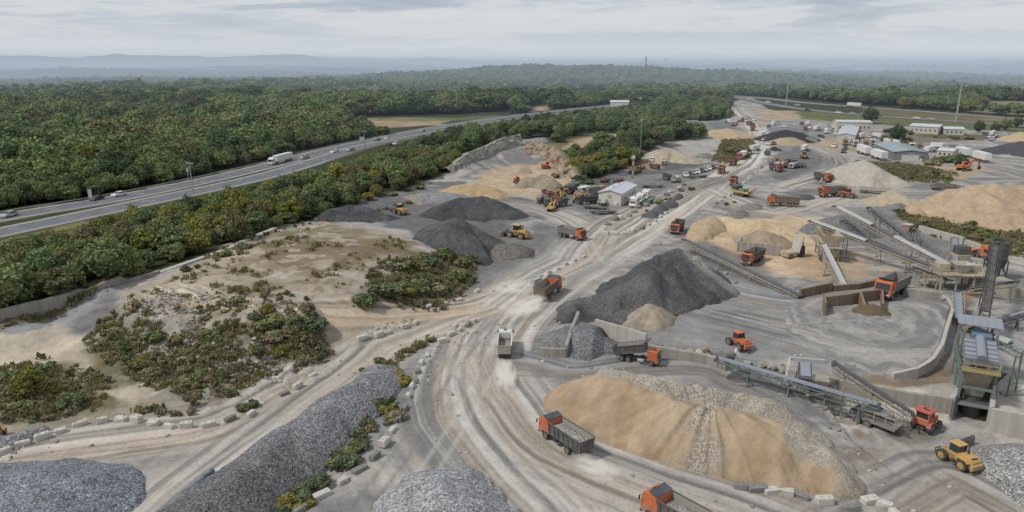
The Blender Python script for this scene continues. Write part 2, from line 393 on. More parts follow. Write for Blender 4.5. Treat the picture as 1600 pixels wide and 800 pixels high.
PAINT = [  # outline, colour, softness m, opacity, noise size, noise push m
 # plateau and its slopes
 (PG([(190,462),(250,432),(330,405),(380,378),(505,335),(560,352),(640,372),(700,388),(745,415),(690,470),(620,490),(500,545),(420,580),(330,602),(230,590),(120,530)],5), np.array([.35,.295,.23]), 3, .95, 14, 5),
 (PG([(-200,560),(0,516),(130,490),(160,545),(330,620),(250,690),(0,730),(-200,760),(-200,560)]), np.array([.45,.385,.305]), 3, .9, 12, 5),
 (PG([(380,385),(470,370),(560,372),(620,395),(560,430),(470,440),(400,420)],6), C_soil*1.05, 5, .92, 10, 8),
 (PG([(400,372),(520,345),(560,360),(640,378),(620,395),(480,385),(420,395)],5), C_dry*.8, 3, .6, 8, 5),
 (PG([(210,468),(300,478),(400,492),(495,503),(520,540),(420,575),(330,598),(250,585),(150,540)],3.5), np.array([.30,.282,.25]), 3, .95, 6, 3),
 (PG([(125,530),(200,560),(320,585),(440,560),(505,520),(520,550),(420,590),(330,612),(230,600)]), np.array([.135,.13,.07]), 3, .9, 7, 5),
 (PG([(0,575),(60,572),(170,600),(160,640),(60,650),(0,655),(-100,660),(-100,580)]), np.array([.14,.135,.07]), 3, .85, 8, 6),
 (PG([(110,640),(230,615),(330,620),(300,650),(180,655)]), C_dry*.65, 3, .6, 8, 6),
 (PG([(600,440),(660,400),(740,400),(745,420),(690,468),(600,482),(565,475)],2.5), np.array([.12,.12,.065]), 2.5, .9, 7, 4),
 (PG([(0,497),(130,462),(190,452),(190,470),(110,500),(0,530)],1), C_blue*1.3, 2, .8, 8, 2),
 (PG([(125,500),(180,470),(175,520),(130,535)],1.5), C_dark*1.5, 2.5, .8, 8, 2),
 (PG([(548,524),(575,506),(640,492),(656,498),(648,508),(600,520),(560,530)],1), C_grey*1.15, 1.2, .85, 5, 1.5),
 # grey yard behind the plateau
 (PG([(505,338),(560,318),(640,297),(720,285),(800,300),(860,330),(820,350),(790,400),(760,430),(640,376),(570,352)]), C_dark*1.5, 3, .85, 12, 5),
 (PG([(640,300),(720,290),(750,310),(700,318),(650,312)]), C_grey*1.2, 2, .9, 8, 4),
 (PG([(620,312),(660,306),(660,318),(630,322)]), C_tan*.8, 2, .9, 6, 3),
 (PG([(720,288),(770,262),(860,258),(905,287),(830,300),(780,305)]), C_tan*1.05, 3, .9, 14, 6),
 (PG([(750,395),(840,355),(920,365),(930,400),(850,430),(740,475),(690,472)]), C_grey*.9, 4, .9, 15, 5),
 (PG([(880,295),(960,270),(1030,255),(1120,252),(1070,287),(1000,322),(930,338),(850,318)]), C_grey*.95, 4, .9, 15, 5),
 (PG([(915,285),(1000,258),(1040,248),(1100,252),(1080,262),(990,275),(940,285),(1000,288),(1010,292),(960,297),(930,290)]), C_dark*1.3, 3, .85, 10, 4),
 (PG([(980,263),(1000,252),(1042,256),(1028,267)]), C_red, 1, .95, 8, 1.5),
 (PG([(1000,253),(1015,243),(1070,249),(1045,257)]), C_soil*.55, 1, .9, 8, 1.5),
 (PG([(1055,230),(1090,220),(1130,222),(1135,235),(1110,248),(1070,247)]), C_dust*.95, 2, .8, 10, 4),
 (PG([(1110,250),(1130,222),(1170,217),(1185,232),(1175,248),(1140,255)]), C_dry*.6, 2, .9, 10, 4),
 (PG([(1080,195),(1130,190),(1155,200),(1120,206),(1090,204)]), C_dark*1.8, 3, .8, 10, 4),
 # right-hand workings
 (PG([(1105,335),(1200,335),(1290,345),(1300,440),(1260,450),(1180,425),(1120,395),(1080,372)]), C_tan*1.15, 3, .95, 12, 4),
 (PG([(1260,400),(1330,400),(1380,430),(1330,448),(1260,448)]), C_tan*.95, 3, .8, 10, 5),
 (PG([(1080,375),(1130,398),(1250,455),(1230,490),(1110,480),(1000,420)]), C_grey*.85, 4, .85, 14, 5),
 (PG([(1120,440),(1250,450),(1480,465),(1500,500),(1470,570),(1350,585),(1130,570),(1060,540),(1000,500)]), C_grey*1.15, 4, .7, 14, 5),
 (PG([(1090,560),(1000,540),(870,545),(830,580),(880,590),(1000,580),(1130,575)]), C_grey*.95, 3, .8, 12, 4),
 (PG([(1488,468),(1482,520),(1472,560),(1450,586),(1400,596),(1300,594),(1290,602),(1400,609),(1476,600),(1500,580),(1516,540),(1518,468)],.4), np.array([.235,.175,.11]), 1.2, .95, 8, 1.2),
 (PG([(1330,601),(1400,610),(1478,602),(1486,630),(1410,622),(1340,608)],.4), C_pale*.95, 1.2, .9, 8, 1.5),
 (PG([(1545,560),(1600,570),(1800,600),(1800,720),(1545,690)]), C_pale*.9, 3, .8, 8, 4),
 (PG([(1270,650),(1330,640),(1480,690),(1545,690),(1600,740),(1700,860),(1300,860),(1395,735)],-2), C_dust*1.15, 4, .7, 10, 6),
 (PG([(1290,640),(1330,650),(1365,690),(1410,745),(1380,755),(1330,690)],-2), np.array([.20,.16,.115]), 1.5, .7, 4, 3),
 (PG([(1370,700),(1440,690),(1460,760),(1430,800),(1380,760)],-2.3), np.array([.27,.25,.225]), 3, .7, 5, 4),
 (PG([(1430,735),(1500,745),(1520,800),(1440,810)],-2.3), np.array([.24,.215,.185]), 2, .6, 3, 4),
 (PG([(1340,690),(1390,720),(1410,770),(1440,810),(1380,800),(1340,740)],-2), C_soil*1.1, 2, .7, 5, 4),
 (PG([(1400,668),(1450,672),(1470,690),(1430,702),(1400,685)],-2.4), C_soil*.7, 1, .75, 4, 2),
 (PG([(1450,690),(1540,690),(1560,740),(1600,790),(1500,780),(1440,740)],-2.4), C_grey*.9, 4, .5, 8, 4),
 (PG([(1300,330),(1400,320),(1560,380),(1500,420),(1380,390)]), C_grey*1.0, 4, .8, 14, 4),
 (PG([(1380,320),(1450,340),(1600,355),(1700,360),(1700,400),(1600,405),(1530,388),(1440,365)]), C_dry*.55, 4, .95, 14, 5),
 (PG([(1330,252),(1420,256),(1500,275),(1480,290),(1410,285),(1390,280)]), C_dry*.5, 3, .9, 12, 5),
 (PG([(1440,262),(1560,258),(1570,272),(1510,284),(1460,275)]), C_tan*.9, 3, .85, 12, 5),
 (PG([(1200,250),(1260,225),(1330,232),(1330,250),(1290,290),(1220,280)]), C_dark*1.6, 4, .85, 14, 5),
 (PG([(1205,300),(1290,298),(1370,306),(1310,318),(1240,312)]), C_dark*1.5, 3, .8, 14, 5),
 (PG([(1110,310),(1160,300),(1220,330),(1180,345),(1120,330)]), C_grey*.8, 3, .7, 14, 5),
 (PG([(1250,215),(1340,215),(1340,240),(1280,236)]), C_tan*.95, 3, .85, 14, 6),
 (PG([(1370,205),(1480,208),(1490,222),(1400,226),(1375,218)]), np.array([.17,.15,.115]), 3, .9, 14, 5),
 (PG([(1430,205),(1590,214),(1600,218),(1500,220),(1440,214)]), C_dry*.6, 3, .9, 14, 4),
 (PG([(1190,198),(1260,197),(1300,203),(1260,208),(1200,206)]), C_dark*1.8, 3, .7, 14, 4),
 (PG([(1190,172),(1250,175),(1250,185),(1190,190)]), C_tan*.9, 3, .9, 14, 4),
 (PG([(1240,174),(1480,190),(1600,200),(1600,207),(1480,200),(1300,189),(1250,186)]), C_grass*1.3, 3, .9, 20, 4),
 (PG([(1340,178),(1500,190),(1600,196),(1700,203),(1700,192),(1600,187),(1460,178),(1360,172)]), C_dry*.75, 3, .9, 20, 4),
 # outside: fields, verges
 (PG([(535,184),(640,183),(705,188),(690,196),(590,202),(540,193)]), C_tan*.78, 4, .95, 30, 8),
 (PG([(535,184),(640,182),(720,184),(800,176),(775,186),(700,190),(600,188)]), C_grass*1.4, 4, .7, 30, 8),
 (PG([(865,228),(900,217),(940,208),(985,208),(975,214),(935,222),(880,234)],6), C_tan*.95, 3, .95, 20, 3),
 (PG([(850,228),(880,217),(930,206),(990,205),(940,210),(895,219),(865,232)],6), C_grass*1.1, 2, .85, 20, 3),
 (PG([(830,168),(860,164),(860,172),(830,174)]), C_tan, 6, .9, 30, 8),
 (PG([(915,150),(950,150),(950,156),(920,158)]), C_soil, 10, .8, 40, 12),
 (PG([(0,378),(60,362),(200,336),(300,317),(300,327),(220,345),(110,368),(0,400)]), C_dry*.9, 2, .8, 9, 4),
 (PG([(-200,425),(0,377),(120,350),(300,313),(480,276),(480,281),(300,320),(120,358),(0,386),(-200,440)]), C_grass*1.5, 1.5, .9, 20, 1.5),
 (PG([(-200,362),(0,326),(140,305),(300,276),(450,246),(600,211),(600,214),(450,250),(300,282),(140,312),(0,336),(-200,370)]), C_grass*1.4, 1, .9, 20, 1.5),
 (PG([(0,489),(125,453),(200,434),(200,440),(130,462),(0,498)],3), C_dry*.8, 1.5, .8, 6, 2),
]
# road beds: centre line (bearing x, y, half width m), colour, streakiness
ROADS = [
 ('haul', [(1300,1500,11),(1010,960,11),(905,800,11),(800,700,10.5),(752,630,9.5),(748,570,8.5),(785,505,7.5),(860,440,7),(950,388,7),(1050,330,6.5),(1120,283,6.5),(1172,246,6),(1186,215,6),(1172,190,6),(1150,168,6)], C_dust*1.2),
 ('branch', [(780,560,5),(812,620,5.5),(880,690,6),(1000,745,6.5),(1150,795,6.5),(1300,860,7),(1500,1000,7)], C_dust*1.0),
 ('dirt', [(-300,800,5),(-60,730,5),(60,700,5),(200,680,5),(330,660,5),(430,612,4.5),(540,562,4.5),(640,522,4),(730,490,4),(800,462,4)], np.array([.43,.39,.345])),
 ('lower', [(100,950,4),(300,770,5),(400,690,4.5),(490,625,4),(570,560,4)], np.array([.40,.37,.33])),
 ('ramp', [(255,452,3.5),(340,468,3.5),(430,480,3.2),(560,487,3),(680,487,3),(760,472,4),(830,440,4)], np.array([.45,.38,.30])),
 ('yardloop', [(800,470,5),(850,430,4.5),(915,385,4.5),(900,350,4.5),(840,325,5),(790,318,4)], C_dust*1.1),
 ('officeroad', [(900,395,5),(945,350,4),(1010,322,4),(1060,302,4),(1120,280,5)], C_dust*.95),
 ('cross', [(1120,300,4),(1200,330,4.5),(1250,322,5),(1330,300,5),(1420,303,5),(1500,300,5)], C_dust*1.05),
 ('back', [(1180,225,5),(1240,222,5),(1300,240,5),(1310,262,5),(1230,290,4)], C_dust*1.0),
 ('east', [(1330,240,5),(1400,250,4),(1480,245,6),(1560,262,7),(1700,300,8)], C_dust*1.0),
 ('under', [(840,565,4.5),(900,578,4.5),(1000,566,4),(1100,568,4),(1160,590,4)], C_grey*1.2),
 ('pit', [(1130,450,5),(1240,470,5),(1300,450,4),(1380,462,5),(1450,480,5),(1440,530,5),(1350,545,6),(1240,520,5),(1150,500,5)], C_grey*1.35),
 ('front', [(1340,800,5),(1420,760,5),(1480,735,5),(1560,770,5),(1700,860,6)], C_dust*.78),
]
ROADW = {}
for nm, pts, c in ROADS:
    ROADW[nm] = (catmull([(*P(a, b)[:2], w) for a, b, w in pts], 8), c)
TRACKS = [catmull([P(*p)[:2] for p in t], 6) for t in (
 [(610,810),(690,705),(752,600),(800,490),(880,420)], [(1010,810),(885,742),(785,640),(765,540),(830,450)], [(560,800),(640,690),(688,600),(715,520)], [(1180,500),(1300,530),(1400,540),(1460,505)], [(1250,470),(1350,515),(1445,535)],
 [(845,583),(930,584),(1050,577),(1120,590)], [(700,305),(800,335),(900,362),(930,402)], [(1100,300),(1250,330),(1400,312)], [(60,720),(300,690),(450,615)], [(240,800),(380,700),(560,580)], [(1350,800),(1420,745),(1500,705)], [(1570,790),(1480,750),(1400,690)],
 [(720,800),(790,740),(880,760),(990,800)], [(660,640),(700,580),(760,510)], [(900,350),(1000,345),(1060,305)], [(1210,330),(1300,305),(1350,280),(1320,240)], [(780,330),(850,340),(930,335)], [(1140,460),(1230,480),(1330,450)], [(1560,270),(1480,255),(1400,262)], [(860,770),(780,690),(730,600)])]
HWY = {}
for nm, pts in {'far': [(-300,398),(0,340.5),(200,306.5),(400,264.5),(500,241),(600,216.5),(700,198),(800,182),(880,172.5),(960,165)],
                'near': [(-300,427),(0,364),(200,322),(400,279),(500,253.5),(600,226),(700,206),(800,188),(880,177),(960,168)],
                'ring': [(1040,150),(1110,155),(1200,166.5),(1290,176),(1400,184),(1500,190.5),(1600,197.5),(1800,212)],
                'outer': [(1110,153),(1180,160),(1270,167),(1360,172),(1460,178),(1600,187),(1800,200)]}.items():
    HWY[nm] = catmull(PG(pts), 10)
def paint_ground(X, Y, Z):
    n1 = fbm(X/11, Y/11, 1, 5); n2 = fbm(X/2.3, Y/2.3, 2, 4); n3 = fbm(X/38, Y/38, 3, 3)
    col = C_forest*(.6+.8*n2)[:, None]
    wx = X+6*(n1-.5); wy = Y+6*(n3-.5)
    def lay(m, c):
        nonlocal col
        col = col*(1-m[:, None])+c*m[:, None]
    q = 1-sst(-2, 2, poly_sdf(X+3*(n2-.5), Y+3*(n1-.5), QUARRY, 8))
    # worn yard floor: wheel-swept bands of dust over grey stone
    sw = fbm((X*.35+Y)/5+4*(fbm(X/45, Y/45, 8, 3)-.5)*6, (X-Y*.35)/42, 9, 4)
    sw2 = fbm((X*.2+Y)/1.6+5*(n3-.5)*6, (X-Y*.2)/30, 10, 4)
    yard = C_grey*1.0+(C_dust*1.0-C_grey*1.0)*sst(.38, .62, sw*.42+sw2*.30+n3*.28)[:, None]
    yard = yard*(.9+.2*n2)[:, None]
    lay(q, yard)
    for pg, c, soft, op, ns, push in PAINT:
        d = poly_sdf(X, Y, pg, soft*2+push*2+2)
        m = d < soft*2+push*2+1.9
        if not m.any(): continue
        k = fbm(X[m]/ns, Y[m]/ns, 31+int(ns), 5)
        g = (1-sst(-soft*.6, soft*.6, d[m]+push*2.2*(k-.5)*1.6))*op
        cc = c*(.68+.64*fbm(X[m]/(ns*.35), Y[m]/(ns*.35), 57, 4))[:, None]
        col[m] = col[m]*(1-g[:, None])+cc*g[:, None]
    fl = sst(.655, .675, fbm(X/260, Y/160, 201, 3))*sst(650, 700, np.hypot(X, Y))*(1-q)
    lay(fl*.9, (C_tan*.6*(1-n3[:, None])+C_grass*1.3*n3[:, None]))
    # bare patches and tufts on the plateau
    pl = poly_sdf(X, Y, PG([(190,462),(330,405),(505,335),(640,372),(745,415),(620,490),(500,545),(330,602),(120,530)], 5), 8)
    pm = (1-sst(-6, 2, pl))
    t = sst(.52, .63, fbm(X/6, Y/6, 71, 5))*pm*.55; lay(t, C_dry*.75)
    t = sst(.56, .66, fbm(X/3.2, Y/7, 73, 5))*pm*.55; lay(t, C_soil)
    t = sst(.56, .68, fbm(X/4.2, Y/4.2, 72, 5))*pm*.5; lay(t, C_pale*.95)
    # road beds with wheel streaks following the road
    for nm, (cl, c) in ROADW.items():
        D, O, S, E = line_dist(X, Y, cl, 26)
        m = D < 25
        if not m.any(): continue
        d, o, s, e = D[m], O[m], S[m], np.maximum(E[m], 1)
        wob = 2.2*(fbm(X[m]/16, Y[m]/16, 15, 3)-.5)
        st = fbm((o+wob*.8)/1.05, s/60+3, 21, 4)
        st2 = fbm((o+wob)/4.2, s/90, 22, 3)
        edge = d/e+.5*(fbm(X[m]/7, Y[m]/7, 16, 4)-.5)
        g = 1-sst(.72, 1.25, edge)
        st3 = fbm((o+wob)/2.2+9, s/70, 23, 3)
        pale = np.array([.50, .47, .43]); dk = np.array([.155, .149, .145]); br = np.array([.33, .275, .215])
        tt = sst(.34, .66, st*.58+st2*.42)[:, None]; t3 = (sst(.50, .64, st3)*.6)[:, None]
        cc = (dk*(1-tt)+pale*tt)*(1-t3)+br*t3*(.75+.5*tt)
        cc = cc*(c/C_dust)*(.9+.2*n2[m])[:, None]
        # streaks fan out past the edge too
        g2 = np.clip(g+.35*(1-sst(1.1, 2.4, edge)), 0, 1)*.95
        col[m] = col[m]*(1-g2[:, None])+cc*g2[:, None]
    # single runs of twin wheel marks crossing the floor
    for ti, tr in enumerate(TRACKS):
        D, O, S, E = line_dist(X, Y, tr, 8)
        m = D < 4
        if not m.any(): continue
        oo = O[m]+.5*(fbm(S[m]/9, S[m]*0+ti, 18, 2)-.5)
        g = np.maximum(np.exp(-((oo-1.05)/.34)**2), np.exp(-((oo+1.05)/.34)**2))*(.25+.5*fbm(S[m]/5, S[m]*0, 19+ti, 3))*q[m]
        cc = np.array([.17, .155, .14]) if ti % 3 else np.array([.52, .49, .44])
        col[m] = col[m]*(1-g[:, None]*.8)+cc*g[:, None]*.8
    # round yard: swirls
    cx, cy = P(1350, 500)[:2]
    rr = np.hypot((X-cx)/1.0+14*(n3-.5), (Y-cy)/1.3+9*(n3-.5))+6*(n1-.5)+2.0*(n2-.5)
    m = rr < 34
    sw = fbm(rr/.9, np.arctan2(Y-cy, X-cx)*1.8, 77, 5)*.6+fbm(rr/2.6, np.arctan2(Y-cy, X-cx)*1.4, 78, 3)*.4
    g = (1-sst(17, 30, rr))*.8*q
    cc = C_grey*1.0+(C_dust*.98-C_grey*1.0)*sst(.36, .70, sw)[:, None]
    inside = Z > 1.0
    lay(g*inside, cc)
    # sealed carriageways
    for nm, cl in HWY.items():
        w = 5.6 if nm in ('far', 'near') else 6.5
        D, O, S, E = line_dist(X, Y, cl, 20)
        m = D < 16
        if not m.any(): continue
        lay((1-sst(w+1, w+2.6, D)), C_grass*1.25*(.7+.6*n2)[:, None])
    return np.clip(col, .01, .9)
def ring_mesh(name, r0, r1, nr, a0, a1, na, mat, drop=0.0):
    r = np.exp(np.linspace(math.log(r0), math.log(r1), nr)); a = np.radians(np.linspace(a0, a1, na))
    R, A = np.meshgrid(r, a, indexing='ij'); X = (R*np.sin(A)).ravel(); Y = (R*np.cos(A)).ravel()
    Z = HF(X, Y)-drop
    return X, Y, Z, grid_faces(nr, na)[:, ::-1]
def ground_material():
    k = NT('ground'); a = k.attr('tint'); p = k.pos()
    n1 = k.noise(2.2, 5, .65, p); n2 = k.noise(.35, 5, .6, p)
    v = k.vor(1.7, p); vd = k.mapr(v.outputs['Distance'], 0, .5, .82, 1.12)
    c = k.mix(1.0, a.outputs['Color'], k.ramp(n1, [(.28, (.80, .80, .81)), (.5, (.99, .99, .99)), (.75, (1.14, 1.13, 1.11))]), 'MULTIPLY')
    c = k.mix(.6, c, k.ramp(n2, [(.3, (.8, .81, .84)), (.7, (1.15, 1.12, 1.07))]), 'MULTIPLY')
    h = k.math('ADD', n1, k.math('MULTIPLY', v.outputs['Distance'], .4))
    k.bsdf(c, .95, .1, k.bump(h, .35, .2)); return k.m
M_ground = ground_material()
X, Y, Z, F = ring_mesh('ground', 38, 1500, 1180, -48, 48, 1240, None)
RD = np.full(X.shape, 99.0)
for nm, (cl, c) in ROADW.items():
    D, O, S, E = line_dist(X, Y, cl, 20); RD = np.minimum(RD, D/np.maximum(E, 1))
q = 1-sst(-2, 2, poly_sdf(X, Y, QUARRY, 8))
off = sst(.9, 1.6, RD)*q
for cl in HWY.values():
    D, O, S, E = line_dist(X, Y, cl, 20); off *= sst(9, 16, D)
col = paint_ground(X, Y, Z)
# rough ground: ruts, heaps, stony slopes
slope_poly = PG([(190,462),(300,476),(400,490),(495,500),(520,545),(420,582),(330,604),(120,532)], 3)
sl = 1-sst(-1, 3, poly_sdf(X, Y, slope_poly, 8))
bump = off*((fbm(X/5, Y/5, 41, 4)-.5)*.9+(fbm(X/1.6, Y/1.6, 42, 3)-.5)*.28)+sl*((fbm(X/3.2, Y/3.2, 43, 5)-.5)*2.0)
for cl in [c for c, _ in ROADW.values()]:
    pass
Zg = Z+bump+(1-off)*q*(fbm(X/1.1, Y/3, 44, 3)-.5)*.07
ground = np_mesh('ground', np.stack([X, Y, Zg], 1), F, M_ground, True, col)
tag(ground, 'quarry floor, dirt and woodland ground running out to the horizon', None, None, 'structure')
# outer country
k = NT('far_country'); p = k.pos()
n1 = k.noise(.004, 6, .62, p); n2 = k.noise(.0009, 5, .6, p)
c = k.ramp(n1, [(.3, (.030, .040, .028)), (.5, (.045, .055, .032)), (.62, (.06, .06, .035)), (.72, (.13, .12, .085))])
c = k.mix(.7, c, k.ramp(n2, [(.35, (.7, .75, .8)), (.65, (1.2, 1.1, 1))]), 'MULTIPLY'); k.bsdf(c, 1.0, 0)
X, Y, Z, F = ring_mesh('land', 1440, 70000, 330, -58, 58, 500, None)
R = np.hypot(X, Y); A = np.degrees(np.arctan2(X, Y))
wob = (fbm(X/160, Y/160, 61, 4)-.5)*14*sst(1500, 2500, R)
# long ridge far off to the left, three overlapping backs
def ridge(az0, az1, rd, wid, h, seed):
    e = sst(az0, az0+(az1-az0)*.22, A)*(1-sst(az1-(az1-az0)*.35, az1, A))
    return h*e*np.exp(-((R-rd)/wid)**2)*(.86+.28*fbm(A/5+seed, R*0+seed, seed, 3))
Z = Z-1.5*(R < 1520)+wob
Zr = ridge(-60, -22, 15500, 1500, 185, 81)+ridge(-33, -9, 17500, 1600, 215, 82)+ridge(-22, 1, 22000, 2200, 235, 83)+ridge(-45, -13, 13500, 900, 60, 85)
Z = Z+Zr-R*R*1.2e-8*(R > 1e4)
land = np_mesh('land', np.stack([X, Y, Z], 1), F, k.m, True)
tag(land, 'hazy wooded country with long low hills on the horizon', None, None, 'structure')
land.name = 'hills'
# ------------------------------------------------------------------ overcast daylight
SUN_EL, SUN_AZ = math.radians(48), math.radians(-62)   # azimuth from +Y, towards -X
w = bpy.data.worlds.new('World'); scene.world = w; w.use_nodes = True
t = w.node_tree; t.nodes.clear()
def wn(typ, **kw):
    n = t.nodes.new(typ)
    for k_, v_ in kw.items(): setattr(n, k_, v_)
    return n
out = wn('ShaderNodeOutputWorld'); bg = wn('ShaderNodeBackground'); bg.inputs['Strength'].default_value = .092
sky = wn('ShaderNodeTexSky', sky_type='NISHITA'); sky.sun_disc = False
sky.sun_elevation = SUN_EL; sky.sun_rotation = SUN_AZ; sky.altitude = 100; sky.air_density = 1; sky.dust_density = 2
tc = wn('ShaderNodeTexCoord'); sep = wn('ShaderNodeSeparateXYZ'); t.links.new(tc.outputs['Generated'], sep.inputs[0])
def wm(op, a, b=0.0, clamp=False):
    n = wn('ShaderNodeMath', operation=op, use_clamp=clamp)
    for i, q_ in enumerate((a, b)):
        if isinstance(q_, bpy.types.NodeSocket): t.links.new(q_, n.inputs[i])
        else: n.inputs[i].default_value = q_
    return n.outputs[0]
zc = wm('ADD', wm('MAXIMUM', sep.outputs[2], 0.0), .085)
cx = wm('DIVIDE', sep.outputs[0], zc); cy = wm('DIVIDE', sep.outputs[1], zc)
cmb = wn('ShaderNodeCombineXYZ'); t.links.new(cx, cmb.inputs[0]); t.links.new(cy, cmb.inputs[1])
mp = wn('ShaderNodeMapping'); mp.inputs['Scale'].default_value = (.55, .66, 1); mp.inputs['Rotation'].default_value = (0, 0, math.radians(-9))
mp.inputs['Location'].default_value = (1.7, .4, 0)
t.links.new(cmb.outputs[0], mp.inputs[0])
def wnoise(scale, det, rough, dist=0.0):
    n = wn('ShaderNodeTexNoise'); n.inputs['Scale'].default_value = scale; n.inputs['Detail'].default_value = det
    n.inputs['Roughness'].default_value = rough; n.inputs['Distortion'].default_value = dist
    t.links.new(mp.outputs[0], n.inputs['Vector']); return n.outputs['Fac']
a_ = wnoise(.62, 8, .60, .9); b_ = wnoise(2.6, 7, .62, .7)
f_ = wm('ADD', wm('MULTIPLY', a_, .66), wm('MULTIPLY', b_, .34))
cr = wn('ShaderNodeValToRGB'); t.links.new(f_, cr.inputs['Fac'])
els = [(.40, (3.9, 4.65, 5.5, 1)), (.47, (5.0, 5.7, 6.5, 1)), (.53, (7.2, 7.5, 7.8, 1)), (.60, (7.9, 7.9, 8.0, 1))]
while len(cr.color_ramp.elements) < len(els): cr.color_ramp.elements.new(.5)
for e_, (p_, c_) in zip(cr.color_ramp.elements, els): e_.position = p_; e_.color = c_
# paler, flatter towards the horizon
hzf = wn('ShaderNodeMapRange'); t.links.new(sep.outputs[2], hzf.inputs[0])
for i_, q_ in enumerate((0.0, .07, .85, 0.0)): hzf.inputs[i_+1].default_value = q_
m1 = wn('ShaderNodeMix', data_type='RGBA'); t.links.new(hzf.outputs[0], m1.inputs[0]); t.links.new(cr.outputs[0], m1.inputs[6]); m1.inputs[7].default_value = (7.2, 7.3, 7.45, 1)
m2 = wn('ShaderNodeMix', data_type='RGBA'); m2.inputs[0].default_value = .9; t.links.new(sky.outputs[0], m2.inputs[6]); t.links.new(m1.outputs[2], m2.inputs[7])
t.links.new(m2.outputs[2], bg.inputs['Color']); t.links.new(bg.outputs[0], out.inputs[0])
sd = bpy.data.lights.new('sun', 'SUN'); sd.energy = 2.6; sd.angle = math.radians(6); sd.color = (1, .96, .90)
so = bpy.data.objects.new('sun', sd); COL.objects.link(so)
dv = Vector((math.sin(SUN_AZ)*math.cos(SUN_EL), math.cos(SUN_AZ)*math.cos(SUN_EL), math.sin(SUN_EL)))
dv = Vector((math.sin(SUN_AZ)*math.cos(SUN_EL), -.25*math.cos(SUN_EL), math.sin(SUN_EL))).normalized()
so.rotation_euler = dv.to_track_quat('Z', 'Y').to_euler(); so.location = dv*300
sky.sun_elevation = math.asin(dv.z); sky.sun_rotation = math.atan2(dv.x, dv.y)
# autumn haze, self-glowing in place of scattered light: a low layer of air over the country and a thinner, paler one on top
def air(name, y0, z0, z1, dens, col, label, y1=68000):
    hm = bpy.data.materials.new(name); hm.use_nodes = True; ht = hm.node_tree; ht.nodes.clear()
    ho = ht.nodes.new('ShaderNodeOutputMaterial'); ab = ht.nodes.new('ShaderNodeVolumeAbsorption'); em = ht.nodes.new('ShaderNodeEmission'); ad = ht.nodes.new('ShaderNodeAddShader')
    ab.inputs['Color'].default_value = (0, 0, 0, 1); ab.inputs['Density'].default_value = dens
    em.inputs['Color'].default_value = (*col, 1); em.inputs['Strength'].default_value = dens
    ht.links.new(ab.outputs[0], ad.inputs[0]); ht.links.new(em.outputs[0], ad.inputs[1]); ht.links.new(ad.outputs[0], ho.inputs['Volume'])
    hb = MB(); hb.box((0, (y0+y1)/2, (z0+z1)/2), (140000, y1-y0, z1-z0), hm); o = hb.build(name); tag(o, label, None, None, 'structure')
air('haze', 260, -150, 64, 1/6500, (.34, .42, .52), 'faint haze over the woods beside the highway', 819.5)
air('haze', 820, -150, 64, 1/1700, (.40, .475, .565), 'blue haze lying low over the distant country')
air('haze', 3000, 64.5, 520, 1/16000, (.66, .70, .75), 'thin pale haze above the country towards the horizon')
# ------------------------------------------------------------------ trees
def leaf_material(name, stops, k=1.0):
    t = NT(name); a = t.attr('tint'); oi = t.n('ShaderNodeObjectInfo')
    c = t.ramp(oi.outputs['Random'], [(p, (r*k*1.22+.008, g*k*1.2+.008, b*k*1.2+.006)) for p, (r, g, b) in stops])
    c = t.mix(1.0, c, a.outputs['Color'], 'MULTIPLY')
    b = t.n('ShaderNodeBsdfDiffuse'); t.l(c, b.inputs[0])
    tr = t.n('ShaderNodeBsdfTranslucent'); t.l(c, tr.inputs[0])
    mx = t.n('ShaderNodeMixShader'); mx.inputs[0].default_value = .22
    t.l(b.outputs[0], mx.inputs[1]); t.l(tr.outputs[0], mx.inputs[2]); t.l(mx.outputs[0], t.out.inputs[0])
    return t.m
LEAF = {
 'green': leaf_material('green_leaves', [(0, (.066,.094,.044)), (.5, (.088,.115,.050)), (1, (.118,.134,.056))], 1.8),
 'dark': leaf_material('dark_leaves', [(0, (.048,.070,.036)), (.5, (.062,.085,.040)), (1, (.078,.098,.050))], 1.5),
 'yellow': leaf_material('yellowing_leaves', [(0, (.135,.150,.045)), (.5, (.165,.168,.048)), (1, (.21,.19,.060))], 1.2),
 'olive': leaf_material('olive_leaves', [(0, (.090,.096,.050)), (.5, (.110,.108,.054)), (1, (.118,.104,.060))], 1.5),
 'rust': leaf_material('rusty_leaves', [(0, (.098,.082,.062)), (.6, (.110,.086,.060)), (1, (.125,.090,.062))], 1.3),
}
M_bark = paint('bark', (.11, .09, .07), .95, .3)
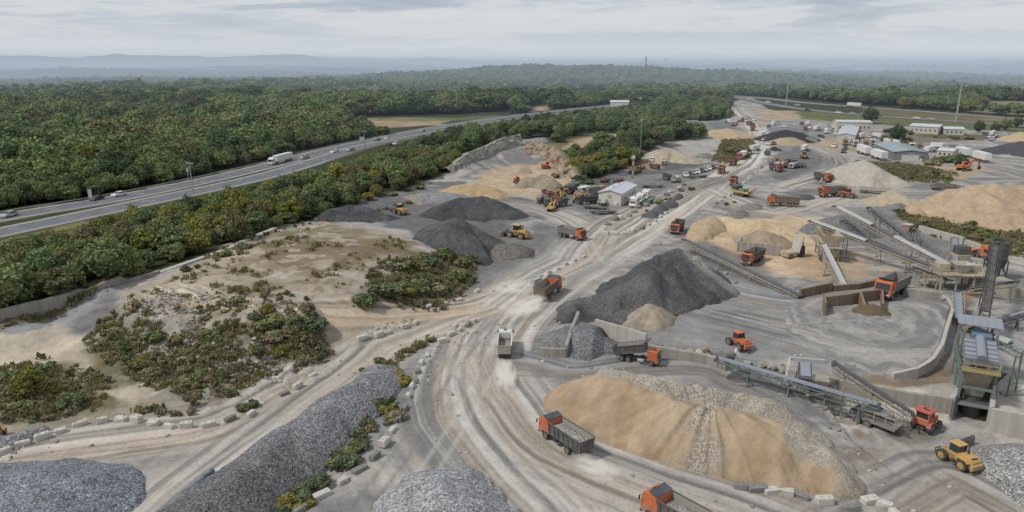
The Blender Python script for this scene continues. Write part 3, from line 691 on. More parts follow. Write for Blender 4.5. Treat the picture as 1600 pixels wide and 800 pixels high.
def crown_mesh(name, seed, nl, per, leaf, rad=.42, zlo=.22, squash=1.0, lob=(.15, .24), mat=None):
    r = np.random.default_rng(seed)
    zc = (zlo+1)/2; hh = (1-zlo)/2
    V = []; F = []; T = []
    nv = 0
    cen = []
    for i in range(nl):
        for _ in range(30):
            d = r.normal(size=3); d /= np.linalg.norm(d); k = r.uniform(.35, 1)**.5
            c = np.array([d[0]*rad*k*.72, d[1]*rad*k*.72, zc+d[2]*hh*k*.74])
            if all(np.linalg.norm((c-q[0])) > .11 for q in cen): break
        cen.append((c, r.uniform(*lob)))
    for c, lr in cen:
        lt = r.uniform(.78, 1.2); hue = r.uniform(-.07, .07)
        n = int(per*r.uniform(.7, 1.3)*(lr/.2)**2)
        d = r.normal(size=(n, 3)); d[:, 2] += .25; d /= np.linalg.norm(d, axis=1)[:, None]
        p = c+d*lr*(r.uniform(.72, 1.08, size=(n, 1)))*np.array([1, 1, squash])
        nn = d+r.normal(size=(n, 3))*.55; nn /= np.linalg.norm(nn, axis=1)[:, None]
        u = np.cross(nn, r.normal(size=(n, 3))); u /= np.linalg.norm(u, axis=1)[:, None]; v = np.cross(nn, u)
        s = leaf*r.uniform(.6, 1.35, size=(n, 1))
        q = np.stack([p-u*s*r.uniform(.6, 1.2, (n, 1)), p-v*s*r.uniform(.5, 1, (n, 1))+nn*s*.25, p+u*s*r.uniform(.6, 1.2, (n, 1)), p+v*s*r.uniform(.5, 1, (n, 1))-nn*s*.2], 1)
        V.append(q.reshape(-1, 3)); F.append(nv+np.arange(4*n).reshape(n, 4)); nv += 4*n
        tt = lt*r.uniform(.78, 1.22, n)
        col = np.stack([tt*(1+hue), tt, tt*(1-hue*.5)], 1); T.append(np.repeat(col, 4, 0))
        # opaque core filling the gaps, tinted darker to paint in the crown's inner shade
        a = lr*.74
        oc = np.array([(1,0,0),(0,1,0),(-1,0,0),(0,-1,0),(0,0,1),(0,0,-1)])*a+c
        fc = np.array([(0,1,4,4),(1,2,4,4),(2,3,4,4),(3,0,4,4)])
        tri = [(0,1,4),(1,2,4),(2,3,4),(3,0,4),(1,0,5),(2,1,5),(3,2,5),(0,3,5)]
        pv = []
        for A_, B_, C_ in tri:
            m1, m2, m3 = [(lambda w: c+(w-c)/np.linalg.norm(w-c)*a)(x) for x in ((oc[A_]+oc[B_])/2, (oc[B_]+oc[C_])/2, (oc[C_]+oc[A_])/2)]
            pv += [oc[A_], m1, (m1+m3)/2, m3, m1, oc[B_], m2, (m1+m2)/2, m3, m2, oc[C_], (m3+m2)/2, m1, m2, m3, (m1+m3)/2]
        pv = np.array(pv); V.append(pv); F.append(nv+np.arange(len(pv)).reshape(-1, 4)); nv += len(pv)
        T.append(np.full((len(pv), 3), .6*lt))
    V = np.concatenate(V); F = np.concatenate(F); T = np.concatenate(T)
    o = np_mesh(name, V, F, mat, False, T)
    COL.objects.unlink(o); return o
KINDS = ['green', 'dark', 'yellow', 'olive', 'rust']
SRC = bpy.data.collections.new('crown_sources')      # library only
FULL = {}; FARC = []
shapes = [dict(nl=22, per=62, leaf=.040), dict(nl=26, per=54, leaf=.038, rad=.46, zlo=.12), dict(nl=18, per=66, leaf=.042, rad=.38, zlo=.2, lob=(.17, .25)), dict(nl=24, per=56, leaf=.040, rad=.52, zlo=.06, lob=(.14, .22))]
base = [crown_mesh('crown', 100+i, mat=LEAF['green'], **s) for i, s in enumerate(shapes)]
for kd in KINDS:
    FULL[kd] = []
    for b_ in base:
        me = b_.data.copy(); me.materials.clear(); me.materials.append(LEAF[kd]); FULL[kd].append(me)
farb = [crown_mesh('tree', 200+i, mat=LEAF['green'], nl=10, per=26, leaf=.075, rad=.5, zlo=.1, lob=(.2, .3)) for i in range(3)]
for kd in KINDS:
    for j, b_ in enumerate(farb):
        me = b_.data.copy(); me.materials.clear(); me.materials.append(LEAF[kd])
        o = bpy.data.objects.new('src_%02d' % len(FARC), me); SRC.objects.link(o); FARC.append(o)
nfar = len(FARC)
for kd in KINDS:
    for j in (0, 3):
        o = bpy.data.objects.new('src_%02d' % len(FARC), FULL[kd][j]); SRC.objects.link(o); FARC.append(o)
def trunk_mesh():
    b = MB(); r = random.Random(3)
    pts = [Vector((0, 0, -.06)), Vector((.01, 0, .12)), Vector((.0, .015, .3)), Vector((-.01, .01, .5))]; rad = [.028, .02, .016, .011]
    for i in range(3): b.tube(pts[i], pts[i+1], rad[i], M_bark, rad[i+1], 7, False)
    for k_ in range(6):
        a = k_*1.1; z0 = .22+.05*k_
        b.tube((0, 0, z0), (math.cos(a)*.22, math.sin(a)*.22, z0+.2), .009, M_bark, .004, 5, False)
    return b.mesh('trunk')
TRUNK = trunk_mesh()
# ------------------------------------------------------------------ where woods stand
FIELDS = [PG([(520,188),(560,181),(700,179),(800,171),(795,184),(720,192),(690,199),(640,206),(585,211),(535,203)]),
          PG([(865,232),(900,217),(930,206),(990,205),(985,214),(935,224),(880,236)], 5.5),
          PG([(820,166),(862,162),(862,173),(825,175)]), PG([(915,150),(955,150),(955,156),(920,158)]),
          PG([(645,152),(735,151),(735,161),(650,164)]), PG([(735,147),(860,144),(865,153),(790,156),(735,154)]),
          PG([(1095,146),(1135,143),(1150,152),(1110,156)])]
EXTRA_OK = [PG([(868,262),(905,240),(985,232),(1035,222),(1060,222),(1005,252),(940,275),(905,280),(880,272)])]  # wood inside the works
def wood_ok(X, Y):
    ok = poly_sdf(X, Y, QUARRY, 6) > 1.2
    e = np.zeros(X.shape, bool)
    for p_ in EXTRA_OK: e |= poly_sdf(X, Y, p_, 4) < 0
    ok |= e
    ok &= (fbm(X/260, Y/160, 201, 3) < .655) | (np.hypot(X, Y) < 680) | (np.hypot(X, Y) > 1430)
    for p_ in FIELDS: ok &= poly_sdf(X, Y, p_, 8) > 2
    for nm, cl in HWY.items():
        D, O, S, E = line_dist(X, Y, cl, 30)
        n = fbm(X/14, Y/14, 91, 2)
        ok &= D > (11.0 if nm in ('far',) else 19+9*n if nm == 'near' else 10)
    D, O, S, E = line_dist(X, Y, ROADW['haul'][0], 20); ok &= D > 10
    D1, *_ = line_dist(X, Y, HWY['ring'], 120); D2, *_ = line_dist(X, Y, HWY['outer'], 120)
    ring = PG([(1120,155),(1200,166),(1400,184),(1600,197),(1900,220),(1900,205),(1600,187),(1460,178),(1270,167),(1180,160)])
    ok &= poly_sdf(X, Y, ring, 20) > 4
    ok &= poly_sdf(X, Y, PG([(1140,160),(1180,157.5),(1270,164.5),(1360,169.5),(1460,175.5),(1600,184.5),(1900,203),(1900,245),(1600,212),(1300,196),(1180,180)]), 20) > 2
    ok &= ~((D1 < 60) & (X > 330) & (Y < 620) & (X*1.0 > 0) & (poly_sdf(X, Y, QUARRY, 40) < 30))
    return ok
def scatter(rmin, rmax, step, azl=39):
    g = np.arange(-rmax*.7, rmax*.7, step); h = np.arange(60, rmax, step)
    X, Y = np.meshgrid(g, h); X = X.ravel(); Y = Y.ravel()
    X = X+rng.uniform(-.5, .5, X.shape)*step*.95; Y = Y+rng.uniform(-.5, .5, X.shape)*step*.95
    R = np.hypot(X, Y); m = (R > rmin) & (R < rmax) & (np.abs(np.degrees(np.arctan2(X, Y))) < azl)
    return X[m], Y[m]
def kinds(X, Y):
    n = fbm(X/45, Y/45, 95, 3)+rng.normal(0, .13, X.shape)
    k_ = np.where(n < .40, 1, np.where(n < .68, 0, np.where(n < .90, 3, 4)))
    yel = (rng.uniform(size=X.shape) < .018+.13*(fbm(X/25, Y/25, 96, 2) > .62))
    far_ = np.hypot(X, Y) > 330
    yel &= ~far_ | (rng.uniform(size=X.shape) < .3)
    k_ = np.where(far_ & (k_ >= 3) & (rng.uniform(size=X.shape) < .45), 0, k_)
    return np.where(yel, 2, np.where((k_ == 4) & (rng.uniform(size=X.shape) < .3), 0, k_))
X1, Y1 = scatter(90, 330, 4.7, 46); o_ = wood_ok(X1, Y1); X1, Y1 = X1[o_], Y1[o_]
Xa, Ya = scatter(330, 900, 7.6, 44); o_ = wood_ok(Xa, Ya); Xa, Ya = Xa[o_], Ya[o_]
X2, Y2 = scatter(900, 2600, 11.5, 42); o_ = wood_ok(X2, Y2); X2, Y2 = X2[o_], Y2[o_]
X3, Y3 = scatter(2600, 8000, 27, 42)
# heights: scrubby between motorway and works, tall woods beyond the motorway
def heights(X, Y):
    hw = np.array([p[:2] for p in HWY['far']])
    D, O, S, E = line_dist(X, Y, HWY['near'], 160)
    r_ = (.62+.76*rng.uniform(size=X.shape)**1.3)*(.8+.5*fbm(X/22, Y/22, 98, 2))
    belt = (O > 0) & (D < 140)
    h = np.where(belt, 3.3+2.2*sst(16, 44, D)+1.6*(fbm(X/30, Y/30, 97, 2)-.5)*2, 12.5)
    h = h*r_
    h = np.where((X > 15) & (Y < 640) & (X < 330), np.minimum(h, 6.5*r_+.5), h)
    h = np.where(~belt, np.minimum(h, 5.5+(line_dist(X, Y, HWY['far'], 160)[0]-11)*.45), h)
    return np.where(belt, np.maximum(np.minimum(h, (D-12)/4.0*np.where(Y > 300, 1.15, 1.05)*rng.uniform(.75, 1.15, X.shape)), 1.3), h)
H1 = heights(X1, Y1)
Z1 = HF(X1, Y1); K1 = kinds(X1, Y1); _o = line_dist(X1, Y1, HWY['near'], 400)[1] > 0; K1 = np.where(_o & (K1 == 1) & (rng.uniform(size=K1.shape) < .55), 0, K1); K1 = np.where(_o & (K1 == 4), 3, K1); K1 = np.where(_o & (K1 == 0) & (rng.uniform(size=K1.shape) < .24), 2, K1)
# the trees that show largest are things of their own
pxs = np.array([PX(x, y, z+h*.6) for x, y, z, h in zip(X1, Y1, Z1, H1)])
inv = (pxs[:, 0] > -15) & (pxs[:, 0] < 1615) & (pxs[:, 1] > 80) & (pxs[:, 1] < 810)
size = H1/np.hypot(X1, Y1)*inv
order = np.argsort(-size)
NEAR = order[:285]
WORD = {'green': 'mid green', 'dark': 'dark green', 'yellow': 'yellowing', 'olive': 'olive brown', 'rust': 'rusty brown'}
for i in NEAR:
    kd = KINDS[K1[i]]; h = float(H1[i]); x, y, z = float(X1[i]), float(Y1[i]), float(Z1[i])
    belt = h < 9
    side = 'in the belt between highway and quarry' if line_dist(np.array([x]), np.array([y]), HWY['near'], 400)[1][0] > 0 else 'in the wood on the far side of the highway'
    t = empty('broadleaf_tree', (x, y, z-.1), rng.uniform(0, 6.28), '%s broadleaf tree %s' % (WORD[kd], side), 'tree', '%s trees %s' % (WORD[kd], side))
    wid = rng.uniform(.9, 1.25)*(1.12 if h < 7 else 1.0)
    t.scale = (h*wid, h*wid, h)
    j = int(rng.integers(4)) if h > 8 else int(rng.choice([1, 3, 3]))
    c = bpy.data.objects.new('crown', FULL[kd][j]); COL.objects.link(c); c.parent = t
    tr = bpy.data.objects.new('trunk', TRUNK); COL.objects.link(tr); tr.parent = t
rest = np.ones(len(X1), bool); rest[NEAR] = False
ha = heights(Xa, Ya)*1.05; ha = np.where(Xa > 60, np.minimum(ha, 11), ha)
h2 = rng.uniform(8, 13, X2.shape)*(.6+.9*fbm(X2/60, Y2/60, 99, 3)); h3 = rng.uniform(8, 15, X3.shape)*(.6+.9*fbm(X3/200, Y3/200, 99, 3))
def idx(K, near):
    if near: return nfar+K*2+rng.integers(0, 2, K.shape)
    return K*3+rng.integers(0, 3, K.shape)
def wood(name, XX, YY, HH, KK, wide, near, label):
    n = len(XX)
    me = bpy.data.meshes.new(name); me.vertices.add(n)
    me.vertices.foreach_set('co', np.stack([XX, YY, HF(XX, YY)-.2], 1).astype(np.float32).ravel())
    a = me.attributes.new('pick', 'INT', 'POINT'); a.data.foreach_set('value', idx(KK, near).astype(np.int32))
    a = me.attributes.new('size', 'FLOAT_VECTOR', 'POINT')
    w_ = wide*rng.uniform(.7, 1.45, n)
    a.data.foreach_set('vector', np.stack([w_, w_, HH], 1).astype(np.float32).ravel())
    a = me.attributes.new('turn', 'FLOAT_VECTOR', 'POINT')
    a.data.foreach_set('vector', np.stack([np.zeros(n), np.zeros(n), rng.uniform(0, 6.28, n)], 1).astype(np.float32).ravel())
    o = bpy.data.objects.new(name, me); COL.objects.link(o)
    g = bpy.data.node_groups.new(name, 'GeometryNodeTree')
    g.interface.new_socket('Geometry', in_out='INPUT', socket_type='NodeSocketGeometry')
    g.interface.new_socket('Geometry', in_out='OUTPUT', socket_type='NodeSocketGeometry')
    gi = g.nodes.new('NodeGroupInput'); go = g.nodes.new('NodeGroupOutput')
    ip = g.nodes.new('GeometryNodeInstanceOnPoints'); ci = g.nodes.new('GeometryNodeCollectionInfo')
    ci.inputs['Collection'].default_value = SRC; ci.inputs['Separate Children'].default_value = True; ci.inputs['Reset Children'].default_value = True
    def at(nm, ty):
        q_ = g.nodes.new('GeometryNodeInputNamedAttribute'); q_.data_type = ty; q_.inputs['Name'].default_value = nm
        return [s_ for s_ in q_.outputs if s_.enabled][0]
    ip.inputs['Pick Instance'].default_value = True
    g.links.new(gi.outputs[0], ip.inputs['Points']); g.links.new(ci.outputs[0], ip.inputs['Instance'])
    g.links.new(at('pick', 'INT'), ip.inputs['Instance Index']); g.links.new(at('size', 'FLOAT_VECTOR'), ip.inputs['Scale'])
    g.links.new(at('turn', 'FLOAT_VECTOR'), ip.inputs['Rotation']); g.links.new(ip.outputs[0], go.inputs[0])
    md = o.modifiers.new('trees', 'NODES'); md.node_group = g
    tag(o, label, 'woodland', None, 'stuff'); return o
wood('woodland', np.concatenate([X1[rest], Xa]), np.concatenate([Y1[rest], Ya]), np.concatenate([H1[rest], ha]), np.concatenate([K1[rest], kinds(Xa, Ya)]),
     np.concatenate([H1[rest], ha])*1.15, True, 'mixed broadleaf woodland in early autumn colour around the quarry and highway')
wood('distant_woodland', X2, Y2, h2, kinds(X2, Y2), 15.0, False, 'rolling broadleaf woods further off towards the horizon')
wood('far_woodland', X3, Y3, h3, kinds(X3, Y3), 34.0, False, 'blue hazy woods filling the far country')
# ------------------------------------------------------------------ sealed roads
def strip(name, cl, o0, o1, mat, lift, s0=None, s1=None, parent=None):
    V = []; F = []
    P_ = np.array(cl)
    T = np.gradient(P_, axis=0); T /= np.linalg.norm(T, axis=1)[:, None]; N = np.stack([T[:, 1], -T[:, 0]], 1)
    a = P_+N*o0; b = P_+N*o1; zc = HF(P_[:, 0], P_[:, 1])
    for i in range(len(P_)):
        V += [(a[i, 0], a[i, 1], zc[i]+lift), (b[i, 0], b[i, 1], zc[i]+lift)]
        if i: F.append((2*i-2, 2*i-1, 2*i+1, 2*i))
    me = bpy.data.meshes.new(name); me.from_pydata(V, [], F); me.materials.append(mat)
    o = bpy.data.objects.new(name, me); COL.objects.link(o); o['kind'] = 'structure'; return o
def dense(cl, step):
    P_ = np.array(cl); d = np.r_[0, np.cumsum(np.hypot(*np.diff(P_, axis=0).T))]
    s = np.arange(0, d[-1], step); return np.stack([np.interp(s, d, P_[:, 0]), np.interp(s, d, P_[:, 1])], 1)
k = NT('asphalt'); p = k.pos(); n1 = k.noise(.25, 5, .6, p); n2 = k.noise(3, 4, .6, p)
c = k.ramp(n1, [(.3, (.125, .13, .145)), (.7, (.175, .178, .19))]); c = k.mix(.4, c, k.ramp(n2, [(.3, (.7, .7, .7)), (.7, (1.1, 1.1, 1.1))]), 'MULTIPLY')
k.bsdf(c, .85, .2); M_asph = k.m
M_shoulder = paint('shoulder', (.34, .33, .325), .9, .3)
M_line = paint('road_paint', (.72, .71, .68), .7, .25)
M_steel = paint('galvanised_steel', (.45, .46, .46), .5, .2, metal=.4)
for nm in ('far', 'near'):
    cl = dense(HWY[nm], 6)
    strip('highway', cl, -5.1, 5.1, M_asph, .16); 
    strip('road_shoulder', cl, -6.4, -5.1, M_shoulder, .155); strip('road_shoulder', cl, 5.1, 6.4, M_shoulder, .155)
    for q_ in (-4.7, 4.5): strip('road_line', cl, q_, q_+.22, M_line, .185)
    # dashes
    V = []; F = []
    fine = dense(HWY[nm], 3.0); T = np.gradient(fine, axis=0); T /= np.linalg.norm(T, axis=1)[:, None]; N = np.stack([T[:, 1], -T[:, 0]], 1); zf = HF(fine[:, 0], fine[:, 1])+.185
    for i in range(0, len(fine)-2, 5):
        for q_ in (-1.6, 1.5):
            b_ = len(V)
            for j, w_ in ((i, -.12), (i, .12), (i+1, .12), (i+1, -.12)):
                V.append((fine[j, 0]+N[j, 0]*(q_+w_), fine[j, 1]+N[j, 1]*(q_+w_), zf[j]))
            F.append((b_, b_+1, b_+2, b_+3))
    me = bpy.data.meshes.new('road_line'); me.from_pydata(V, [], F); me.materials.append(M_line)
    o = bpy.data.objects.new('road_line', me); COL.objects.link(o); o['kind'] = 'structure'
for nm in ('ring', 'outer'):
    cl = dense(HWY[nm], 12); w_ = 7.0 if nm == 'ring' else 4.5
    strip('highway', cl, -w_, w_, M_shoulder if nm == 'outer' else M_asph, .2)
    for q_ in (-w_+.4, w_-.8, -.3): strip('road_line', cl, q_, q_+.5, M_line, .24)
# crash barrier along the outer shoulder
def rail(cl, off, label, z0=0.0, post=6):
    fine = dense(cl, 4.0); T = np.gradient(fine, axis=0); T /= np.linalg.norm(T, axis=1)[:, None]; N = np.stack([T[:, 1], -T[:, 0]], 1)
    A_ = fine+N*off; z = HF(A_[:, 0], A_[:, 1])
    m = (np.abs(np.arctan2(A_[:, 0], A_[:, 1])) < .74) & (A_[:, 1] < 460)
    A_ = A_[m]; z = z[m]
    root = empty('guard_rail', (A_[0, 0], A_[0, 1], z[0]), 0, label, 'guard rail')
    o0 = Vector((A_[0, 0], A_[0, 1], z[0]))
    b = MB()
    for i in range(len(A_)-1):
        b.bar(Vector((*A_[i], z[i]+.75))-o0, Vector((*A_[i+1], z[i+1]+.75))-o0, .08, .36, M_steel)
    b.build('beam', root)
    pm = MB(); pm.box((0, 0, .35), (.12, .12, .9), M_steel); me = pm.mesh('post')
    for i in range(0, len(A_), 2)[:95] if False else list(range(0, len(A_), 2))[:95]:
        q_ = bpy.data.objects.new('post', me); COL.objects.link(q_); q_.parent = root; q_.location = Vector((*A_[i], z[i]))-o0
rail(HWY['far'], -7.2, 'steel guard rail along the wooded far edge of the highway')
# ------------------------------------------------------------------ stockpiles
def gravel_mat(name, stone, amp=.45, bump=.8):
    k = NT(name); a = k.attr('tint'); p = k.pos()
    v = k.vor(1/stone, p); cell = v.outputs['Color']
    sp = k.n('ShaderNodeSeparateColor'); k.l(cell, sp.inputs[0])
    v2 = k.vor(.55/stone, p); sp2 = k.n('ShaderNodeSeparateColor'); k.l(v2.outputs['Color'], sp2.inputs[0])
    g = k.mapr(sp.outputs[0], 0, 1, 1-amp, 1+amp); g2 = k.mapr(sp2.outputs[0], 0, 1, 1-amp*.5, 1+amp*.5)
    edge = k.mapr(v.outputs['Distance'], .25, .75, 1.08, .55)
    f = k.math('MULTIPLY', k.math('MULTIPLY', g, g2), edge)
    cmb = k.n('ShaderNodeCombineColor'); [k.l(f, cmb.inputs[i]) for i in range(3)]
    c = k.mix(1.0, a.outputs['Color'], cmb.outputs[0], 'MULTIPLY')
    n = k.noise(.5, 4, .6, p); c = k.mix(.5, c, k.ramp(n, [(.3, (.8, .8, .82)), (.7, (1.15, 1.14, 1.1))]), 'MULTIPLY')
    h = k.math('SUBTRACT', 1.0, v.outputs['Distance'])
    k.bsdf(c, .95, .12, k.bump(h, bump, stone*.9)); return k.m
def sand_mat(name):
    k = NT(name); a = k.attr('tint'); p = k.pos()
    n = k.noise(.8, 6, .65, p); n2 = k.noise(6, 4, .65, p)
    c = k.mix(1.0, a.outputs['Color'], k.ramp(n, [(.3, (.78, .77, .75)), (.7, (1.14, 1.14, 1.15))]), 'MULTIPLY')
    c = k.mix(.6, c, k.ramp(n2, [(.3, (.75, .74, .72)), (.7, (1.15, 1.15, 1.15))]), 'MULTIPLY')
    h = k.math('ADD', n, k.math('MULTIPLY', n2, .35))
    k.bsdf(c, .97, .08, k.bump(h, .6, .35)); return k.m
M_coarse = gravel_mat('crushed_stone', .17, .52, .32); M_fine = gravel_mat('fine_stone', .20, .32, .6); M_dark = gravel_mat('dark_stone', .15, .34, .35); M_sand = sand_mat('sand')
def mixed_mat(name, stone):
    k = NT(name); a = k.attr('tint'); p = k.pos()
    n = k.noise(.8, 6, .65, p); n2 = k.noise(6, 4, .65, p)
    sc = k.mix(1.0, k.ramp(n, [(.3, (.86, .855, .84)), (.7, (1.08, 1.08, 1.09))]), k.ramp(n2, [(.3, (.86, .85, .84)), (.7, (1.1, 1.1, 1.1))]), 'MULTIPLY')
    v = k.vor(1/stone, p); sp = k.n('ShaderNodeSeparateColor'); k.l(v.outputs['Color'], sp.inputs[0])
    f = k.math('MULTIPLY', k.mapr(sp.outputs[0], 0, 1, .55, 1.5), k.mapr(v.outputs['Distance'], .25, .75, 1.06, .6))
    cb = k.n('ShaderNodeCombineColor'); [k.l(f, cb.inputs[i]) for i in range(3)]
    c = k.mix(1.0, a.outputs['Color'], k.mix(a.outputs['Alpha'], sc, cb.outputs[0]), 'MULTIPLY')
    h = k.math('ADD', n, k.math('MULTIPLY', n2, .35))
    k.bsdf(c, .97, .08, k.bump(h, .5, .3)); return k.m
M_mixed = mixed_mat('sand_and_gravel', .17)
GRAVELS = {'mixed': M_mixed, 'coarse': M_coarse, 'fine': M_fine, 'dark': M_dark, 'sand': M_sand}
PILES = []
def pile(name, label, ridges, slope, col, mat, col2=None, rough=.3, gully=.0, ground_z=None, rnd=1.2, group=None, cell=None, paintfn=None, cut=None):
    """ridges: lists of (bearing x, bearing y, height) for the crest lines; sides fall away at the angle of repose"""
    R_ = []
    for rd in ridges:
        L = []
        for a, b, h in rd:
            g0 = ground_z
            if g0 is None:
                g0 = 0.0
                for _ in range(3):
                    x, y = G(a, b, g0+h); g0 = hz(x, y)
            x, y = G(a, b, g0+h); L.append((x, y, g0+h))
        R_.append(L)
    pts = np.array([q for L in R_ for q in L])
    hm_ = max(h for rd in ridges for _, _, h in rd); ext = hm_/slope*1.35+2
    x0, y0 = pts[:, :2].min(0)-ext; x1, y1 = pts[:, :2].max(0)+ext
    dist = np.hypot((x0+x1)/2, (y0+y1)/2)
    cs = cell or max(.22, dist*.0022)
    gx = np.arange(x0, x1, cs); gy = np.arange(y0, y1, cs)
    X, Y = np.meshgrid(gx, gy)
    sd = int(abs(pts[0, 0]*7+pts[0, 1]*3)) % 900
    wx = X+(fbm(X/7, Y/7, sd, 2)-.5)*2.4*rough/.3; wy = Y+(fbm(X/7, Y/7, sd+1, 2)-.5)*2.4*rough/.3
    Z = np.full(X.shape, -50.0)
    for L in R_:
        if len(L) == 1: L = [L[0], (L[0][0]+.1, L[0][1], L[0][2])]
        D, O, S, E = line_dist(wx, wy, L, 500)
        Z = np.maximum(Z, E-slope*(np.sqrt(D*D+rnd*rnd)-rnd*.8))
    g = HF(X, Y)
    gl = fbm(X/1.4, Y/1.4, sd+5, 4)-.5
    Z = Z+gl*rough*.8+(fbm(X/5, Y/5, sd+6, 3)-.5)*rough*2.5
    if gully:
        an = np.arctan2(Y-pts[:, 1].mean(), X-pts[:, 0].mean()); Z = Z+gully*(fbm(an*9, np.hypot(X, Y)/40, sd+9, 3)-.5)
    ab = Z-g
    # skirt: material spills out into the floor
    toe = .5*rough+.15
    Z = np.where(ab < toe, g+(ab-toe)*.45, Z)
    Z = np.where(ab < -1.2, g-.6, Z)
    keep = (Z > g-.25)
    F = grid_faces(len(gy), len(gx)); kf = keep.ravel()[F].any(1); F = F[kf]
    used = np.unique(F); mp = np.full(X.size, -1); mp[used] = np.arange(len(used)); F = mp[F]
    c = np.array(col)[None, :]*(.84+.32*fbm(X/2.2, Y/2.2, sd+7, 4).ravel()[:, None])
    if col2 is not None:
        m = sst(.42, .6, fbm(X/6, Y/3.5, sd+8, 4)).ravel()[:, None]; c = c*(1-m)+np.array(col2)[None, :]*m*(.8+.4*fbm(X/1.5, Y/1.5, sd+3, 3).ravel()[:, None])
    if paintfn: c = paintfn(X.ravel(), Y.ravel(), Z.ravel(), c)
    ctr = np.array([pts[:, 0].mean(), pts[:, 1].mean(), hz(pts[:, 0].mean(), pts[:, 1].mean())])
    V = np.stack([X.ravel(), Y.ravel(), Z.ravel()], 1)[used]-ctr
    o = np_mesh(name, V, F, GRAVELS[mat], True, np.clip(c[used], .0, 1.0)); o.location = ctr
    tag(o, label, 'stockpile', group); PILES.append(o); return o
TAN = (.385, .292, .198); GRY = (.21, .215, .225); DRK = (.085, .085, .09); PAL = (.44, .41, .37); LGT = (.31, .31, .315); TGR = (.33, .30, .265)
def big_sand(X, Y, Z, c):
    # sand face towards the haul road, crushed stone over the top and down one chute
    px = np.array([0.0]); out = c
    n = fbm(X/3, Y/3, 333, 5)
    a, b = np.array(G(930, 586, 5)), np.array(G(1310, 712, 4))
    d = (b-a)/np.linalg.norm(b-a); s = (X-a[0])*d[0]+(Y-a[1])*d[1]; o = (X-a[0])*d[1]-(Y-a[1])*d[0]     # o>0 towards the camera
    L = np.linalg.norm(b-a)
    top = 1-sst(-3.6, .0, o+6*(n-.5)*1.6)
    wv = 4.5*(fbm(X/5.5, Y/5.5, 338, 3)-.5)*2; ch = np.exp(-((s-L*.50-o*.55+wv)/(1.3+2.2*fbm(X/3, Y/3, 339, 2)))**2)*sst(.30, .70, n+.12)
    ch2 = sst(L*.93, L*1.05, s+4*(n-.5))
    g = np.clip(np.maximum(np.maximum(top, ch*.9), ch2*.12), 0, 1)[:, None]
    out = out*(.80+.42*fbm(s/2.2, o/9, 341, 4))[:, None]*(1-.22*sst(3.5, 6.5, o)*sst(.4, .6, n))[:, None]
    wet = sst(.50, .7, fbm(X/2.5, Y/2.5, 335, 4))[:, None]*.45
    sand = out*(1-wet)+np.array([.28, .19, .11])*wet
    gv = np.array([.375, .335, .28])*(.75+.5*fbm(X/1.6, Y/1.6, 336, 4)[:, None])
    return np.concatenate([sand*(1-g)+gv*g, g*np.clip(.62+.5*(ch[:, None]), 0, 1)], 1)
pile('sand_pile', 'big orange tan sand pile with a grey gravel top beside the haul road', [[(928,584,4.6),(975,598,5.4),(1070,626,5.5),(1150,642,5.2),(1225,664,4.8),(1278,690,3.2)],[(975,598,5.5),(970,636,2.9)],[(1082,628,5.5),(1076,668,2.8)],[(1192,654,5.2),(1188,694,2.6)],[(1278,690,3.2),(1295,722,1.4)],[(958,574,3.4),(1100,598,3.6),(1230,632,3.4)]], .88, TAN, 'mixed', None, .42, 1.1, 0.0, 1.0, cell=.2, paintfn=big_sand)
pile('gravel_pile', 'blue grey gravel pile in the lower left corner by the dirt road', [[(-70,750,2.6),(40,742,2.9),(110,752,2.5)],[(40,742,2.9),(60,830,2.6)]], .42, (.225,.24,.262), 'coarse', None, .16, 0, None, 2.0)
def ridge_paint(X, Y, Z, c):
    m = sst(66, 80, Y+6*(fbm(X/5, Y/5, 41, 3)-.5))[:, None]
    return c*((1-m)*np.array([.68, .66, .65])+m*1.0)
pile('gravel_windrow', 'long dark windrow of coarse crushed stone between dirt road and haul road', [[(602,566,1.2),(566,592,2.2),(515,630,2.7),(448,680,3.0),(372,735,3.1),(285,800,3.2),(170,890,3.2),(60,990,3.2)]], .64, (.235,.235,.243), 'coarse', None, .36, 0, 0.0, 1.3, paintfn=ridge_paint)
pile('gravel_pile', 'light grey gravel cone cut by the bottom edge beside the haul road', [[(690,748,3.6),(690,815,5.2),(700,1000,5.6)]], .50, (.34,.34,.345), 'coarse', None, .45, 0, 0.0, 1.5)
pile('gravel_pile', 'pale grey gravel pile at the right edge behind the yellow loader', [[(1612,702,3.0),(1680,730,3.6)]], .55, (.32,.315,.305), 'coarse', None, .25, 0, -2.4, 1.5)
def main_dark(X, Y, Z, c):
    a = np.array(G(1085, 398, 7)); b = np.array(G(1140, 455, 1))
    D, O, S, E = line_dist(X+3*(fbm(X/4, Y/4, 51, 3)-.5), Y, [tuple(a), tuple(b)], 30)
    m = (1-sst(1.0, 3.2, D))[:, None]*.85
    n = sst(.46, .62, fbm((X*.7+Y)/3.5, (X-Y*.7)/12, 52, 4))[:, None]*.6
    c = c*(1-n)+np.array([.18, .172, .165])*n
    return c*(1-m)+np.array([.36, .34, .31])*m
pile('stone_stockpile', 'largest dark grey stone pile with a sharp crest in the middle of the works', [[(1068,391,8),(1040,400,7.6),(1018,412,6.8),(1012,432,5.6),(1000,446,5.0),(955,457,4.3),(912,464,3.6)],[(1068,391,8),(1092,402,7),(1112,432,3.5)],[(1030,404,7.4),(1058,440,4.2)]], .70, (.10,.10,.105), 'dark', None, .5, .8, None, .7, paintfn=main_dark)
pile('sand_heap', 'small pale brown heap leaning on the foot of the dark stone pile', [[(1015,473,3.6),(1022,492,2.2)],[(1015,473,3.6),(985,503,1.2)]], .75, (.34,.29,.23), 'sand', None, .35, .3, None, .6)
